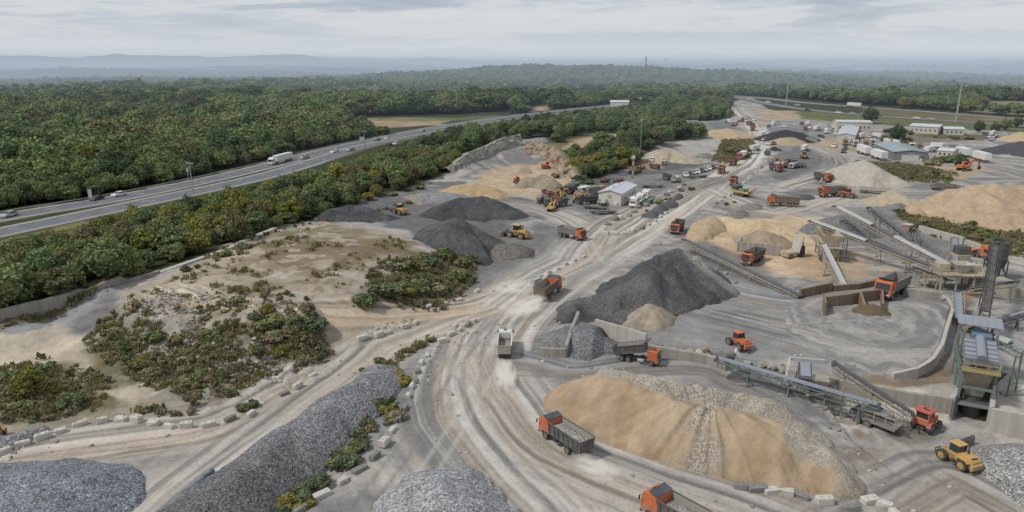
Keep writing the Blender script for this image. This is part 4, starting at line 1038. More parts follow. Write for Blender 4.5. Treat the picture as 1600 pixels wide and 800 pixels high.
pile('gravel_pile', 'grey gravel heap inside the concrete bay by the tipping truck', [[(910,507,3.2),(930,512,3.2),(944,528,1.5)]], .55, (.20,.205,.21), 'fine', None, .2, 0, None, 1.0)
pile('gravel_heap', 'low grey heap outside the left wall of the concrete bay', [[(872,520,1.8),(862,535,1.4)]], .5, (.24,.235,.225), 'fine', None, .2, 0, None, .8)
pile('stone_pile', 'dark stone pile against the trees behind the plateau', [[(520,326,3.4),(545,321,4.4),(580,323,4.2),(605,334,2)]], .55, DRK, 'dark', (.12,.12,.125), .4, .3)
pile('stone_pile', 'dark peaked stone pile behind the plateau, nearer the sandy pit', [[(690,320,3.6),(722,309,5.2),(748,305,6),(775,314,4.5)]], .52, DRK, 'dark', (.11,.11,.115), .4, .3)
pile('stone_pile', 'dark conical stone pile in front of the yellow loaders by the bushes', [[(695,346,5.6),(712,340,6.6),(735,352,5)]], .58, (.095,.095,.098), 'dark', (.125,.125,.125), .4, .3)
pile('gravel_heap', 'small brown grey heap at the foot of the dark conical pile', [[(782,380,2.6),(800,378,2.8)]], .52, (.20,.185,.165), 'fine', None, .25, 0)
pile('sand_pile', 'orange sand pile on the far side of the dark stone piles', [[(722,288,3.2),(745,286,3.8),(765,292,2.8)]], .42, (.43,.32,.19), 'sand', None, .3, .3)
pile('gravel_pile', 'pale grey gravel spread beside the orange sand pile', [[(660,303,1.8),(695,300,2.4),(715,303,2)]], .38, (.30,.30,.31), 'fine', None, .3, 0)
pile('rubble_heap', 'brown rubble heap below the red excavator in the sandy pit', [[(825,276,3.4),(845,272,4),(858,280,3)]], .6, (.26,.225,.175), 'sand', (.30,.26,.2), .6, .3)
pile('sand_pile', 'pale tan cone between the wood and the red gravel pad', [[(1030,233,4.6),(1046,231,5.2),(1062,238,4)]], .45, (.42,.36,.27), 'sand', None, .3, .3)
pile('gravel_pile', 'long light grey gravel pile under the far wood', [[(1050,189,6),(1072,187,8),(1090,188,7.6)]], .42, (.30,.295,.29), 'fine', None, .4, .5)
pile('sand_pile', 'tan sand pile at the far left of the haul road', [[(1118,202,4.6),(1138,200,5.6),(1155,204,4.2)]], .36, (.46,.36,.24), 'sand', None, .3, .3)
pile('stone_pile', 'dark stone pile at the far right of the haul road', [[(1212,205,5.4),(1232,203,6.4),(1252,207,4.4)]], .42, (.06,.06,.065), 'dark', None, .4, .3)
pile('sand_pile', 'tan heap in front of the far dark stone pile', [[(1220,215,3.6),(1236,214,3.6)]], .42, (.42,.33,.22), 'sand', None, .3, .3)
pile('sand_pile', 'pale grey beige conical pile behind the black tipper trucks', [[(1336,252,7),(1350,250,8.2),(1370,262,6.2),(1392,274,3.6)]], .52, (.42,.385,.33), 'sand', None, .35, .4)
pile('sand_pile', 'small tan cone at the left foot of the big far sand pile', [[(1398,298,4.2),(1412,303,3.6)]], .5, (.42,.355,.265), 'sand', None, .3, .3)
pile('sand_pile', 'broad tan sand pile with an orange excavator on its crest', [[(1440,320,2.6),(1490,296,7.2),(1520,287,9),(1560,289,9.4),(1620,291,9)],[(1520,287,9),(1560,310,7)]], .52, (.43,.325,.225), 'sand', None, .5, .6)
pile('stone_pile', 'dark stone pile at the far right edge of the works', [[(1560,226,4),(1590,221,6),(1640,222,7)]], .42, (.10,.10,.115), 'dark', None, .4, .3)
pile('sand_pile', 'tan sand pile at the right edge under the distant field', [[(1592,206,5),(1640,202,8)]], .45, (.44,.345,.23), 'sand', None, .4, .3)
pile('sand_bank', 'tan sand bank along the left lip of the sand pit', [[(1088,368,1.4),(1104,352,2.4),(1118,338,3.0)]], .6, (.44,.34,.225), 'sand', None, .5, .4)
pile('sand_bank', 'tan sand bank along the back of the sand pit', [[(1135,340,2.4),(1170,343,3),(1200,345,2.8),(1232,352,2.0)]], .5, (.50,.39,.26), 'sand', None, .5, .4)
pile('sand_heap', 'brown heap in the sand pit behind the grey hopper', [[(1178,366,2.6),(1195,361,3.6),(1212,364,3)]], .55, (.33,.265,.19), 'sand', None, .4, .3)
pile('gravel_heap', 'grey cone under the head of the long conveyor', [[(1318,334,4.8)],[(1318,334,4.8),(1330,345,2.6)]], .5, (.22,.22,.225), 'fine', None, .3, .2)

pile('gravel_heap', 'small grey gravel heap behind the blocks at the left edge', [[(-30,684,1.3),(15,678,1.2),(62,667,.7)]], .6, (.25,.25,.255), 'coarse', None, .3, 0, None, .7)
# ------------------------------------------------------------------ vehicles
M_orange = paint('orange_paint', (.60, .14, .04), .5, .3, grime=.55); M_red = paint('red_paint', (.50, .075, .045), .5, .3, grime=.45)
M_white = paint('white_paint', (.74, .73, .70), .5, .22); M_yellow = paint('yellow_paint', (.60, .36, .10), .55, .35, grime=.5)
M_black = paint('black_plastic', (.03, .03, .032), .6, .3); M_dbody = paint('dark_steel_body', (.08, .08, .083), .6, .45, grime=.3)
M_gbody = paint('grey_steel_body', (.23, .225, .215), .6, .35); M_bbody = paint('beige_body', (.46, .42, .35), .6, .35); M_brown = paint('brown_body', (.20, .15, .115), .7, .35)
M_inner = paint('worn_bed', (.33, .31, .28), .7, .4); M_tyre = paint('tyre_rubber', (.035, .034, .033), .9, .45); M_rim = paint('wheel_rim', (.20, .19, .18), .6, .4)
M_chassis = paint('chassis_grime', (.07, .065, .06), .8, .45); M_lamp = paint('lamp_glass', (.75, .74, .68), .25, .1, spec=.5); M_redlamp = paint('tail_lamp_glass', (.35, .03, .02), .3, .1, spec=.5)
M_blue = paint('blue_paint', (.13, .19, .26), .5, .25); M_dblue = paint('navy_tarp', (.05, .06, .085), .7, .3); M_silver = paint('silver_paint', (.42, .43, .44), .4, .2); M_green = paint('green_paint', (.10, .20, .10), .6, .3)
kg = NT('window_glass'); kg.bsdf((.035, .042, .048, 1), .12, .6); M_glass = kg.m
def wheel_tree(parent, x, y, r, w, rimm=None, dual=False):
    b = MB(); n = 18
    for x0, x1, ra, rb in ((-w/2, -w/2+.05, r*.9, r), (-w/2+.05, w/2-.05, r, r), (w/2-.05, w/2, r, r*.9)):
        b.tube((x0, 0, 0), (x1, 0, 0), ra, M_tyre, rb, n, False)
    for sx in (-1, 1):
        vs = [(sx*w/2, math.cos(2*PI*i/n)*r*.9, math.sin(2*PI*i/n)*r*.9) for i in range(n)]+[(sx*(w/2-.04), math.cos(2*PI*i/n)*r*.58, math.sin(2*PI*i/n)*r*.58) for i in range(n)]
        b.add(vs, [(i, (i+1) % n, n+(i+1) % n, n+i) for i in range(n)], M_tyre)
    t = b.build('wheel', parent); t.location = (x, y, r)
    rb_ = MB(); s = 1 if x > 0 else -1
    rb_.tube((-w/2+.05, 0, 0), (w/2-.05, 0, 0), r*.58, rimm or M_rim, None, 14)
    rb_.tube((s*(w/2-.1), 0, 0), (s*(w/2+.03), 0, 0), r*.2, rimm or M_rim, r*.14, 8)
    rb_.build('rim', t); return t
def make_truck(cabm, bodym, lip=True, tip=0.0, L=8.6, white_rim=False):
    root = empty('dump_truck', (0, 0, 0))
    yf = L/2
    c = MB()
    for sx in (-.42, .42): c.box((sx, -.2, .92), (.16, L-1.0, .26), M_chassis)
    for y in (-yf+.9, -1.2, .4, yf-1.9): c.box((0, y, .9), (.8, .14, .2), M_chassis)
    for y in (-yf+1.35, -yf+2.7, yf-1.35): c.tube((-1.0, y, .54), (1.0, y, .54), .1, M_chassis)
    c.box((0, -yf+.35, .72), (2.2, .1, .14), M_chassis)
    c.build('chassis', root)
    for y, r in ((yf-1.35, .54), (-yf+1.35, .54), (-yf+2.7, .54)):
        for sx in (-1, 1): wheel_tree(root, sx*(1.04 if y > 0 else .98), y, r, .34 if y > 0 else .5)
    k_ = MB()     # cab: cab-over, raked screen
    y0, y1 = yf-2.05, yf
    prof = [(y0, .95), (y0, 2.85), (y0+.25, 2.98), (y1-.45, 2.95), (y1-.22, 2.78), (y1-.02, 1.75), (y1, 1.0), (y1-.05, .75), (y1-.7, .75), (y1-.85, 1.08), (y1-1.85, 1.08), (y1-1.95, .95)]
    k_.prism(prof, -1.2, 1.2, cabm, 'x'); cab = k_.build('cab', root)
    w = MB(); w.add([(-1.05, y1-.02+.012, 1.82), (1.05, y1-.02+.012, 1.82), (1.0, y1-.2+.012, 2.68), (-1.0, y1-.2+.012, 2.68)], [(0, 1, 2, 3)], M_glass)
    w.box((0, y1+.0, 1.80), (2.1, .05, .05), M_black); w.build('windscreen', cab)
    for s in (-1, 1):
        w = MB(); x = s*1.213
        w.add([(x, y1-1.3, 1.85), (x, y1-.32, 1.85), (x, y1-.45, 2.65), (x, y1-1.3, 2.65)], [(0, 1, 2, 3)], M_glass); w.build('side_window', cab)
        d = MB(); d.box((s*1.206, y1-.85, 1.9), (.03, 1.15, 1.75), cabm, None, .02); d.box((s*1.235, y1-1.25, 1.65), (.03, .18, .05), M_black); d.build('door', cab)
        m = MB(); m.bar((s*1.2, y1-.2, 2.55), (s*1.48, y1-.05, 2.5), .04, .04, M_black); m.box((s*1.5, y1-.03, 2.25), (.22, .08, .52), M_black, None, .03); m.build('mirror', cab)
        h = MB(); h.box((s*.88, y1+.005, .98), (.42, .06, .2), M_lamp, None, .02); h.build('headlight', root)
        g = MB(); g.box((s*1.08, -yf+.3, .72), (.26, .05, .16), M_redlamp); g.build('tail_light', root)
        f = MB(); f.prism([(yf-2.05, .62), (yf-1.98, 1.0), (yf-1.6, 1.2), (yf-1.1, 1.2), (yf-.72, 1.0), (yf-.62, .66), (yf-.7, .66), (yf-.8, .95), (yf-1.15, 1.12), (yf-1.55, 1.12), (yf-1.9, .95), (yf-1.97, .62)], s*.86, s*1.24, M_black, 'x'); f.build('mudguard', root)
    g = MB(); g.box((0, yf+.008, 1.38), (1.7, .05, .5), M_black, None, .02)
    for i in range(3): g.box((0, yf+.035, 1.22+i*.16), (1.6, .02, .05), M_chassis)
    g.build('grille', root)
    b = MB(); b.box((0, yf-.02, .68), (2.44, .26, .34), M_black, None, .06); b.build('bumper', root)
    b = MB(); b.box((0, yf-.9, 3.02), (.7, .6, .07), M_black, None, .02); b.build('roof_hatch', cab)
    tk = MB(); tk.tube((1.02, .3, .82), (1.02, 1.5, .82), .3, M_silver, None, 14); tk.build('fuel_tank', root)
    tk = MB(); tk.box((-1.0, .8, .82), (.5, .9, .5), M_black, None, .05); tk.build('battery_box', root)
    # tipping tub with ribs, hinged at the back
    tub = MB(); bl = L-2.35; z0, z1 = 1.18, 2.78; ya, yb = 0.0, bl
    W0, W1, th = 1.12, 1.24, .07
    def wall(pts): tub.hexa(pts, bodym)
    tub.box((0, bl/2, z0), (2*W0, bl, .1), bodym)
    for s in (-1, 1):
        a0, a1 = s*W0, s*W1; i0, i1 = s*(W0-th), s*(W1-th)
        tub.hexa([(a0, ya, z0), (a0, yb, z0), (i0, yb, z0), (i0, ya, z0), (a1, ya-.06, z1), (a1, yb+.2, z1), (i1, yb+.2, z1), (i1, ya-.06, z1)], bodym)
        for j in range(7):
            y = .35+j*(bl-.6)/6
            tub.hexa([(a0, y-.06, z0-.02), (a0, y+.06, z0-.02), (a0+s*.07, y+.06, z0-.02), (a0+s*.07, y-.06, z0-.02), (a1, y-.06, z1-.1), (a1, y+.06, z1-.1), (a1+s*.07, y+.06, z1-.1), (a1+s*.07, y-.06, z1-.1)], bodym)
        tub.box((s*(W1+.02), bl/2+.05, z1+.02), (.16, bl+.2, .1), M_white if white_rim else bodym)
    tub.hexa([(-W0, yb, z0), (W0, yb, z0), (W0, yb+.08, z0), (-W0, yb+.08, z0), (-W1, yb+.2, z1+.2), (W1, yb+.2, z1+.2), (W1, yb+.28, z1+.2), (-W1, yb+.28, z1+.2)], bodym)
    if lip: tub.hexa([(-W1, yb+.16, z1+.2), (W1, yb+.16, z1+.2), (W1*.96, yb+1.15, z1+.42), (-W1*.96, yb+1.15, z1+.42), (-W1, yb+.1, z1+.27), (W1, yb+.1, z1+.27), (W1*.96, yb+1.15, z1+.5), (-W1*.96, yb+1.15, z1+.5)], M_dblue)
    for s in (-.42, .42): tub.box((s, bl/2, z0-.14), (.14, bl-.3, .18), M_chassis)
    t = tub.build('tipper_body', root); t.location = (0, -yf+.25, 0)
    inn = MB()
    inn.box((0, bl/2, z0+.075), (2*W0-.16, bl-.1, .02), M_inner)
    for s in (-1, 1):
        i0, i1 = s*(W0-th-.012), s*(W1-th-.012)
        inn.add([(i0, ya+.02, z0+.06), (i0, yb, z0+.06), (i1, yb+.18, z1), (i1, ya, z1)], [(0, 1, 2, 3)], M_inner)
    inn.add([(-W0+.08, yb-.012, z0+.06), (W0-.08, yb-.012, z0+.06), (W1-.08, yb+.18, z1+.12), (-W1+.08, yb+.18, z1+.12)], [(0, 1, 2, 3)], M_inner)
    inn.build('bed_lining', t)
    tg = MB(); tg.hexa([(-W0, -.02, z0-.02), (W0, -.02, z0-.02), (W0, .05, z0-.02), (-W0, .05, z0-.02), (-W1, -.09, z1-.02), (W1, -.09, z1-.02), (W1, -.02, z1-.02), (-W1, -.02, z1-.02)], bodym)
    for i in range(5): tg.hexa([(-.98+i*.47, -.05, z0), (-.88+i*.47, -.05, z0), (-.88+i*.47, 0, z0), (-.98+i*.47, 0, z0), (-1.05+i*.5, -.13, z1-.06), (-.95+i*.5, -.13, z1-.06), (-.95+i*.5, -.08, z1-.06), (-1.05+i*.5, -.08, z1-.06)], bodym)
    tg.box((0, -.1, z1-.05), (2*W1+.05, .1, .1), bodym); tg.box((0, -.06, z0+.05), (2*W0+.1, .1, .1), bodym)
    tg.build('tailgate', t)
    if tip:
        t.rotation_euler = (math.radians(tip), 0, 0)
        t.location = (0, -yf+.25, -.1+.9*math.sin(math.radians(tip))*.0)
    return root
TPL = {}
def place(maker, key, px, py, tx, ty, label, cat, group=None, args=(), scale=1.0, dz=0.0):
    """set a thing down on the ground at a surveyed spot, facing another spot"""
    p = P(px, py); q = P(tx, ty)
    if key not in TPL:
        o = maker(*args); TPL[key] = o
    else: o = copy_tree(TPL[key])
    hd = math.atan2(-(q[0]-p[0]), q[1]-p[1])
    # sit on the slope under the wheels
    f = Vector((-math.sin(hd), math.cos(hd), 0)); l = 3.0*scale
    za = hz(p[0]+f.x*l, p[1]+f.y*l); zb = hz(p[0]-f.x*l, p[1]-f.y*l)
    o.location = (p[0], p[1], (za+zb)/2+dz+.03); o.rotation_euler = (math.atan2(za-zb, 2*l), 0, hd); o.scale = (scale,)*3
    tag(o, label, cat); 
    if group: o['group'] = group
    elif 'group' in o: del o['group']
    return o
def load_on(truck, label, mat, col, L=8.6, h=.55, full=.9):
    bl = L-2.35; nx, ny = 17, 33
    X, Y = np.meshgrid(np.linspace(-1.1, 1.1, nx), np.linspace(.12, bl+.02, ny))
    Z = 1.18+1.45*full+h*(np.cos(X/1.1*PI/2)**1.0)*np.sin(np.clip((Y-.1)/bl, 0, 1)*PI)**.7+(fbm(X*2.5, Y*2.5, 5, 3)-.5)*.22-.18
    o = np_mesh('gravel_load', np.stack([X.ravel(), Y.ravel()-L/2+.25, Z.ravel()], 1), grid_faces(ny, nx), GRAVELS[mat], True, np.tile(np.array(col), (X.size, 1))*(.8+.4*fbm(X.ravel()*3, Y.ravel()*3, 8, 3))[:, None])
    o.location = truck.location; o.rotation_euler = truck.rotation_euler; o.scale = truck.scale
    tag(o, label, 'gravel load'); return o
def tk(key, cabm, bodym, px, py, tx, ty, label, scale=1.0, **kw):
    return place(lambda: make_truck(cabm, bodym, **kw), key, px, py, tx, ty, label, 'dump truck', None, (), scale)
t1 = tk('od', M_orange, M_dbody, 884, 697, 850, 674, 'orange cabbed dump truck loaded with grey gravel rounding the bend in the haul road', .94)
load_on(t1, 'grey gravel heaped in the truck rounding the bend', 'fine', (.36, .345, .315), full=.72)
t2 = tk('od', M_orange, M_dbody, 1066, 830, 1022, 804, 'orange dump truck cut off by the bottom edge of the picture', 1.02)
load_on(t2, 'pale gravel in the truck at the bottom edge', 'fine', (.36, .34, .30), h=.5, full=.62)
t4 = tk('wb', M_white, M_bbody, 789, 549, 791, 520, 'white and beige dump truck driving away up the haul road with an empty bed', .87, lip=False, white_rim=True)
t5 = tk('obr', M_orange, M_brown, 856, 462, 880, 444, 'orange dump truck with a brown body leaving a dust trail at the junction', 1.05)
t6 = tk('od', M_orange, M_dbody, 1058, 362, 1049, 371, 'orange dump truck with a black body coming down the straight haul road', 1.0)
t7 = tk('og', M_orange, M_gbody, 893, 372, 910, 376, 'orange dump truck with a loaded grey body near the junction blocks', 1.0)
load_on(t7, 'grey stone heaped in the truck near the junction blocks', 'fine', (.22, .215, .20), full=.9)
t8 = tk('od', M_orange, M_dbody, 1146, 288, 1140, 296, 'orange dump truck ahead of the green and yellow crusher', .98)
t9 = tk('obr', M_orange, M_brown, 1127, 270, 1122, 276, 'orange dump truck with a brown body leading the red tanker', 1.0)
t11 = tk('obr', M_orange, M_brown, 1176, 204, 1174, 209, 'far orange truck on the haul road below the interchange', 1.1)
t12 = tk('od', M_orange, M_dbody, 1176, 410, 1164, 416, 'orange dump truck working in the sand pit below the grey wall', 1.0)
t14 = tk('og', M_orange, M_dbody, 1393, 461, 1372, 472, 'long orange truck with a dark grey box beside the rusty bin', 1.25, lip=False)
t16 = tk('odr', M_red, M_dbody, 1212, 267, 1222, 270, 'red cabbed black truck left of the dark gravel yard', 1.05)
t17 = tk('od', M_orange, M_dbody, 1286, 283, 1298, 286, 'orange truck with a black tub parked on the dark gravel', 1.1)
t18 = tk('og', M_orange, M_dbody, 1300, 307, 1284, 308, 'orange truck with a dark tub in front of the beige flatbed', 1.2)
t19 = tk('orb', M_orange, M_brown, 1224, 322, 1206, 321, 'orange flatbed truck carrying a low brown load', 1.15)
t22 = tk('odr', M_red, M_gbody, 1145, 258, 1139, 262, 'red dump truck behind the brown bodied orange one', 1.0)
t23 = tk('wb', M_white, M_bbody, 1492, 235, 1500, 235, 'white and beige truck on the eastern yard road', 1.1)
# the tipping truck at the bay: body raised over its back axle
t3 = tk('tip', M_orange, M_dbody, 996, 565, 1018, 569, 'orange dump truck tipping its raised black body at the concrete bay', .8, tip=15)
# ---------------------------------------------------------------- wheel loader
def make_loader(pm, bucket=True, rimm=None):
    root = empty('wheel_loader', (0, 0, 0)); rimm = rimm or pm
    b = MB()
    b.prism([(-3.3, .75), (-3.3, 1.75), (-3.1, 2.05), (-.9, 2.15), (-.7, 1.3), (-.5, .8), (-1.2, .65)], -.82, .82, pm, 'x')
    b.prism([(-3.55, .7), (-3.55, 1.35), (-3.25, 1.5), (-3.2, .6)], -1.05, 1.05, pm, 'x')
    for i in range(4): b.box((0, -3.0+i*.1, 2.09), (1.2, .05, .03), M_black)
    b.build('engine_body', root)
    e = MB(); e.tube((.35, -1.6, 2.1), (.35, -1.6, 3.15), .09, M_black); e.tube((.35, -1.6, 3.15), (.35, -1.75, 3.3), .09, M_black); e.box((.35, -1.6, 2.5), (.26, .26, .5), M_black, None, .05); e.build('exhaust', root)
    f = MB(); f.prism([(-.6, .7), (-.5, 1.4), (.7, 1.5), (1.4, 1.35), (1.75, .9), (1.6, .6), (0, .5)], -.55, .55, pm, 'x'); f.box((0, -.55, .85), (.5, .6, .6), M_chassis); f.build('front_frame', root)
    for y in (-1.95, 1.15):
        for s in (-1, 1): wheel_tree(root, s*1.08, y, .82, .62, rimm)
    for s in (-1, 1):
        m = MB(); m.prism([(-2.95, 1.55), (-2.6, 1.88), (-1.3, 1.9), (-.95, 1.6), (-1.05, 1.55), (-1.4, 1.8), (-2.5, 1.78), (-2.85, 1.5)], s*.8, s*1.4, pm, 'x'); m.build('fender', root)
        st = MB(); st.box((s*1.05, -.55, .75), (.4, .6, .06), M_black); st.box((s*1.1, -.55, 1.1), (.3, .5, .06), M_black); st.build('step', root)
    c = MB(); y0, y1 = -.95, .45
    for x, y in ((-.72, y0), (.72, y0), (-.66, y1), (.66, y1)): c.bar((x, y, 1.5), (x*.96, y-.03, 3.1), .11, .11, M_black)
    c.box((0, (y0+y1)/2, 1.62), (1.5, 1.5, .5), pm, None, .05); cab = c.build('cab', root)
    g = MB(); g.box((0, (y0+y1)/2-.01, 2.47), (1.36, 1.34, 1.22), M_glass); g.build('window', cab)
    r = MB(); r.box((0, (y0+y1)/2, 3.17), (1.66, 1.72, .16), pm, None, .06); r.build('roof', cab)
    a = MB()
    for s in (-.42, .42):
        a.bar((s, .3, 1.55), (s, 1.9, 1.25), .16, .34, pm); a.bar((s, 1.85, 1.3), (s, 2.65, .65), .16, .28, pm); a.tube((s*.8, .5, 1.0), (s*.8, 2.0, .95), .07, M_chassis)
    a.box((0, 2.0, 1.1), (1.0, .2, .24), pm); a.build('lift_arm', root)
    if bucket:
        k_ = MB(); pr = [(2.6, .75), (2.5, .35), (2.7, .1), (3.75, .06), (3.75, .1), (2.78, .2), (2.62, .4), (2.72, .95), (3.05, 1.25), (3.0, 1.3), (2.65, 1.05)]
        k_.prism(pr, -1.45, 1.45, M_chassis, 'x')
        for s in (-1, 1): k_.prism([(2.6, .75), (2.5, .35), (2.7, .1), (3.7, .06), (3.0, 1.25)], s*1.45, s*1.5, M_chassis, 'x')
        for i in range(8): k_.box((-1.3+i*.37, 3.82, .07), (.14, .2, .05), M_steel)
        k_.build('bucket', root)
    else:
        k_ = MB(); k_.box((0, 2.7, .62), (1.1, .14, .7), M_chassis, None, .03); k_.build('coupler', root)
    return root
place(make_loader, 'ly0', 1490, 722, 1462, 706, 'large yellow wheel loader on the wet front yard', 'wheel loader', None, (M_yellow, False, paint('yellow_rim', (.5, .30, .08), .6, .4)), .86)
place(make_loader, 'lo', 1151, 541, 1135, 533, 'orange wheel loader crossing the round yard', 'wheel loader', None, (M_orange, False, M_rim), .80)
place(make_loader, 'ly', 806, 371, 795, 369, 'yellow wheel loader between the dark conical pile and the junction', 'wheel loader', None, (M_yellow, True), 1.1)
place(make_loader, 'ly', 624, 334, 610, 329, 'yellow wheel loader on the dark yard below the woods', 'wheel loader', None, (), .95)
place(make_loader, 'ly', 1256, 248, 1262, 252, 'yellow wheel loader by the low flatbeds at the far dark yard', 'wheel loader', None, (), 1.05)
place(make_loader, 'ly', 1598, 332, 1590, 331, 'yellow wheel loader at the right end of the big far sand pile', 'wheel loader', None, (), 1.0)
place(make_loader, 'lo', 1326, 309, 1336, 310, 'orange wheel loader in front of the dark tub truck', 'wheel loader', None, (), 1.0)
place(make_loader, 'ly', -3, 686, -12, 700, 'yellow loader half cut off by the left edge behind the blocks', 'wheel loader', None, (), .5)
# a spare bucket lying behind the yellow loader
k_ = MB(); pr = [(-.7, .0), (-.75, .9), (-.55, 1.25), (-.45, 1.2), (-.6, .85), (-.55, .1), (.75, .06), (.75, 0)]
k_.prism(pr, -1.5, 1.5, M_dbody, 'x')
for s in (-1, 1): k_.prism([(-.7, 0), (-.75, .9), (-.55, 1.25), (.75, .03)], s*1.5, s*1.56, M_dbody, 'x')
o = k_.build('loader_bucket'); x, y, z = P(1502, 694); o.location = (x, y, z); o.rotation_euler = (0, 0, .5); tag(o, 'dark empty loader bucket lying behind the yellow wheel loader', 'bucket')
# ---------------------------------------------------------------- excavators
def make_excavator(pm):
    root = empty('excavator', (0, 0, 0))
    for s in (-1, 1):
        t = MB(); t.prism([(-1.9, .25), (-1.7, .02), (1.7, .02), (1.9, .25), (1.9, .6), (1.65, .85), (-1.65, .85), (-1.9, .6)], s*.85, s*1.4, M_tyre, 'x')
        for i in range(5): t.tube((s*1.38, -1.3+i*.65, .35), (s*1.44, -1.3+i*.65, .35), .2, M_rim)
        t.build('track', root)
    b = MB(); b.tube((0, 0, .6), (0, 0, 1.05), .7, M_chassis); b.box((0, -.5, 1.5), (2.6, 3.2, .9), pm, None, .12); b.box((0, -1.75, 1.6), (2.6, .8, 1.1), pm, None, .15); b.build('upper_body', root)
    c = MB(); c.box((-.75, .55, 2.2), (1.05, 1.5, 1.5), pm, None, .1); cab = c.build('cab', root)
    g = MB(); g.box((-.75, .58, 2.35), (1.08, 1.3, .95), M_glass); g.box((-.75, 1.29, 2.3), (.9, .05, 1.1), M_glass); g.build('window', cab)
    a = MB(); a.bar((.3, .9, 1.6), (.3, 3.2, 4.0), .36, .5, pm); a.bar((.3, 3.1, 4.0), (.3, 5.2, 3.4), .36, .42, pm); a.build('boom', root)
    a = MB(); a.bar((.3, 5.1, 3.6), (.3, 5.5, 1.3), .3, .36, pm); a.build('stick', root)
    k_ = MB(); k_.prism([(5.0, 1.3), (5.7, 1.4), (5.9, .8), (5.4, .3), (4.8, .5), (4.9, .6), (5.35, .5), (5.7, .85), (5.55, 1.2), (5.0, 1.15)], -.2, .8, M_chassis, 'x'); k_.build('bucket', root)
    return root
place(make_excavator, 'xr', 807, 286, 812, 296, 'red excavator at the foot of the rock face beside the rubble heap', 'excavator', None, (M_red,), .85)
place(make_excavator, 'xr', 853, 263, 868, 263, 'red excavator under the wood at the right end of the rock face', 'excavator', None, (), .95)
place(make_excavator, 'xo', 1501, 297, 1520, 296, 'orange excavator digging on the crest of the big far sand pile', 'excavator', None, (M_orange,), 1.1, 7.0)
place(make_excavator, 'xy', 862, 330, 870, 326, 'yellow excavator parked in front of the machine yard', 'excavator', None, (M_yellow,), .8)
place(make_excavator, 'xy', 880, 312, 876, 316, 'yellow excavator first in the machine row left of the office', 'excavator', None, (), .8)
place(make_excavator, 'xy', 902, 314, 897, 318, 'yellow excavator second in the machine row left of the office', 'excavator', None, (), .8)
place(make_excavator, 'xd', 845, 318, 850, 321, 'dark excavator at the left end of the machine yard', 'excavator', None, (M_dbody,), .8)
# ---------------------------------------------------------------- cars, vans, lorries, trailers
def make_car(pm):
    root = empty('car', (0, 0, 0))
    b = MB(); b.prism([(-2.2, .35), (-2.25, .75), (-2.1, .98), (-1.4, 1.02), (.9, 1.0), (1.9, .85), (2.2, .65), (2.22, .35)], -.88, .88, pm, 'x'); b.prism([(-1.9, .98), (-1.3, 1.46), (.25, 1.48), (1.05, .98)], -.72, .72, pm, 'x'); b.build('body', root)
    g = MB()
    for s in (-1, 1): g.add([(s*.727, -1.6, 1.03), (s*.727, .85, 1.03), (s*.727, .2, 1.4), (s*.727, -1.25, 1.4)], [(0, 1, 2, 3)], M_glass)
    g.add([(-.66, 1.03, 1.01), (.66, 1.03, 1.01), (.62, .3, 1.46), (-.62, .3, 1.46)], [(0, 1, 2, 3)], M_glass); g.add([(-.66, -1.9, 1.01), (.66, -1.9, 1.01), (.62, -1.34, 1.45), (-.62, -1.34, 1.45)], [(0, 1, 2, 3)], M_glass)
    g.build('window', root)
    for y in (-1.35, 1.4):
        for s in (-1, 1): wheel_tree(root, s*.82, y, .33, .22)
    for s in (-.6, .6):
        h = MB(); h.box((s, 2.2, .66), (.34, .06, .14), M_lamp); h.build('headlight', root)
    return root
def make_trailer(boxm, frontm=None, L=13.0, tractor=True, H=2.7):
    root = empty('articulated_lorry' if tractor else 'box_trailer', (0, 0, 0))
    b = MB(); b.box((0, -1.0, 1.25+H/2), (2.5, L, H), boxm, None, .05)
    for i in range(12): b.box((0, -1-L/2+.6+i*(L-1.2)/11, 1.25+H/2), (2.53, .05, H-.2), boxm)
    b.build('trailer_box', root)
    c = MB(); c.box((0, -1, 1.1), (1.0, L-.4, .22), M_chassis); c.box((0, -1-L/2+.1, .75), (2.3, .1, .3), M_chassis)
    if tractor: c.box((0, L/2+.5, .85), (1.0, 5.6, .25), M_chassis)
    else:
        for s in (-.6, .6): c.box((s, L/2-2.6, .55), (.12, .12, 1.1), M_chassis)
    c.build('chassis', root)
    ys = [-L/2+.6, -L/2+1.9]+([L/2-.9, L/2+.4, L/2+2.6] if tractor else [])
    for y in ys:
        for s in (-1, 1): wheel_tree(root, s*1.05, y, .5, .4)
    if tractor:
        k_ = MB(); y1 = L/2+3.4; k_.prism([(y1-2.4, .7), (y1-2.4, 3.4), (y1-2.0, 3.6), (y1-.6, 2.95), (y1-.25, 2.85), (y1-.05, 1.7), (y1, .7)], -1.2, 1.2, frontm or boxm, 'x'); cab = k_.build('cab', root)
        w = MB(); w.add([(-1.08, y1-.03, 1.8), (1.08, y1-.03, 1.8), (1.02, y1-.2, 2.75), (-1.02, y1-.2, 2.75)], [(0, 1, 2, 3)], M_glass)
        for s in (-1, 1): w.add([(s*1.213, y1-1.4, 1.8), (s*1.213, y1-.3, 1.8), (s*1.213, y1-.42, 2.6), (s*1.213, y1-1.4, 2.6)], [(0, 1, 2, 3)], M_glass)
        w.build('window', cab)
    return root
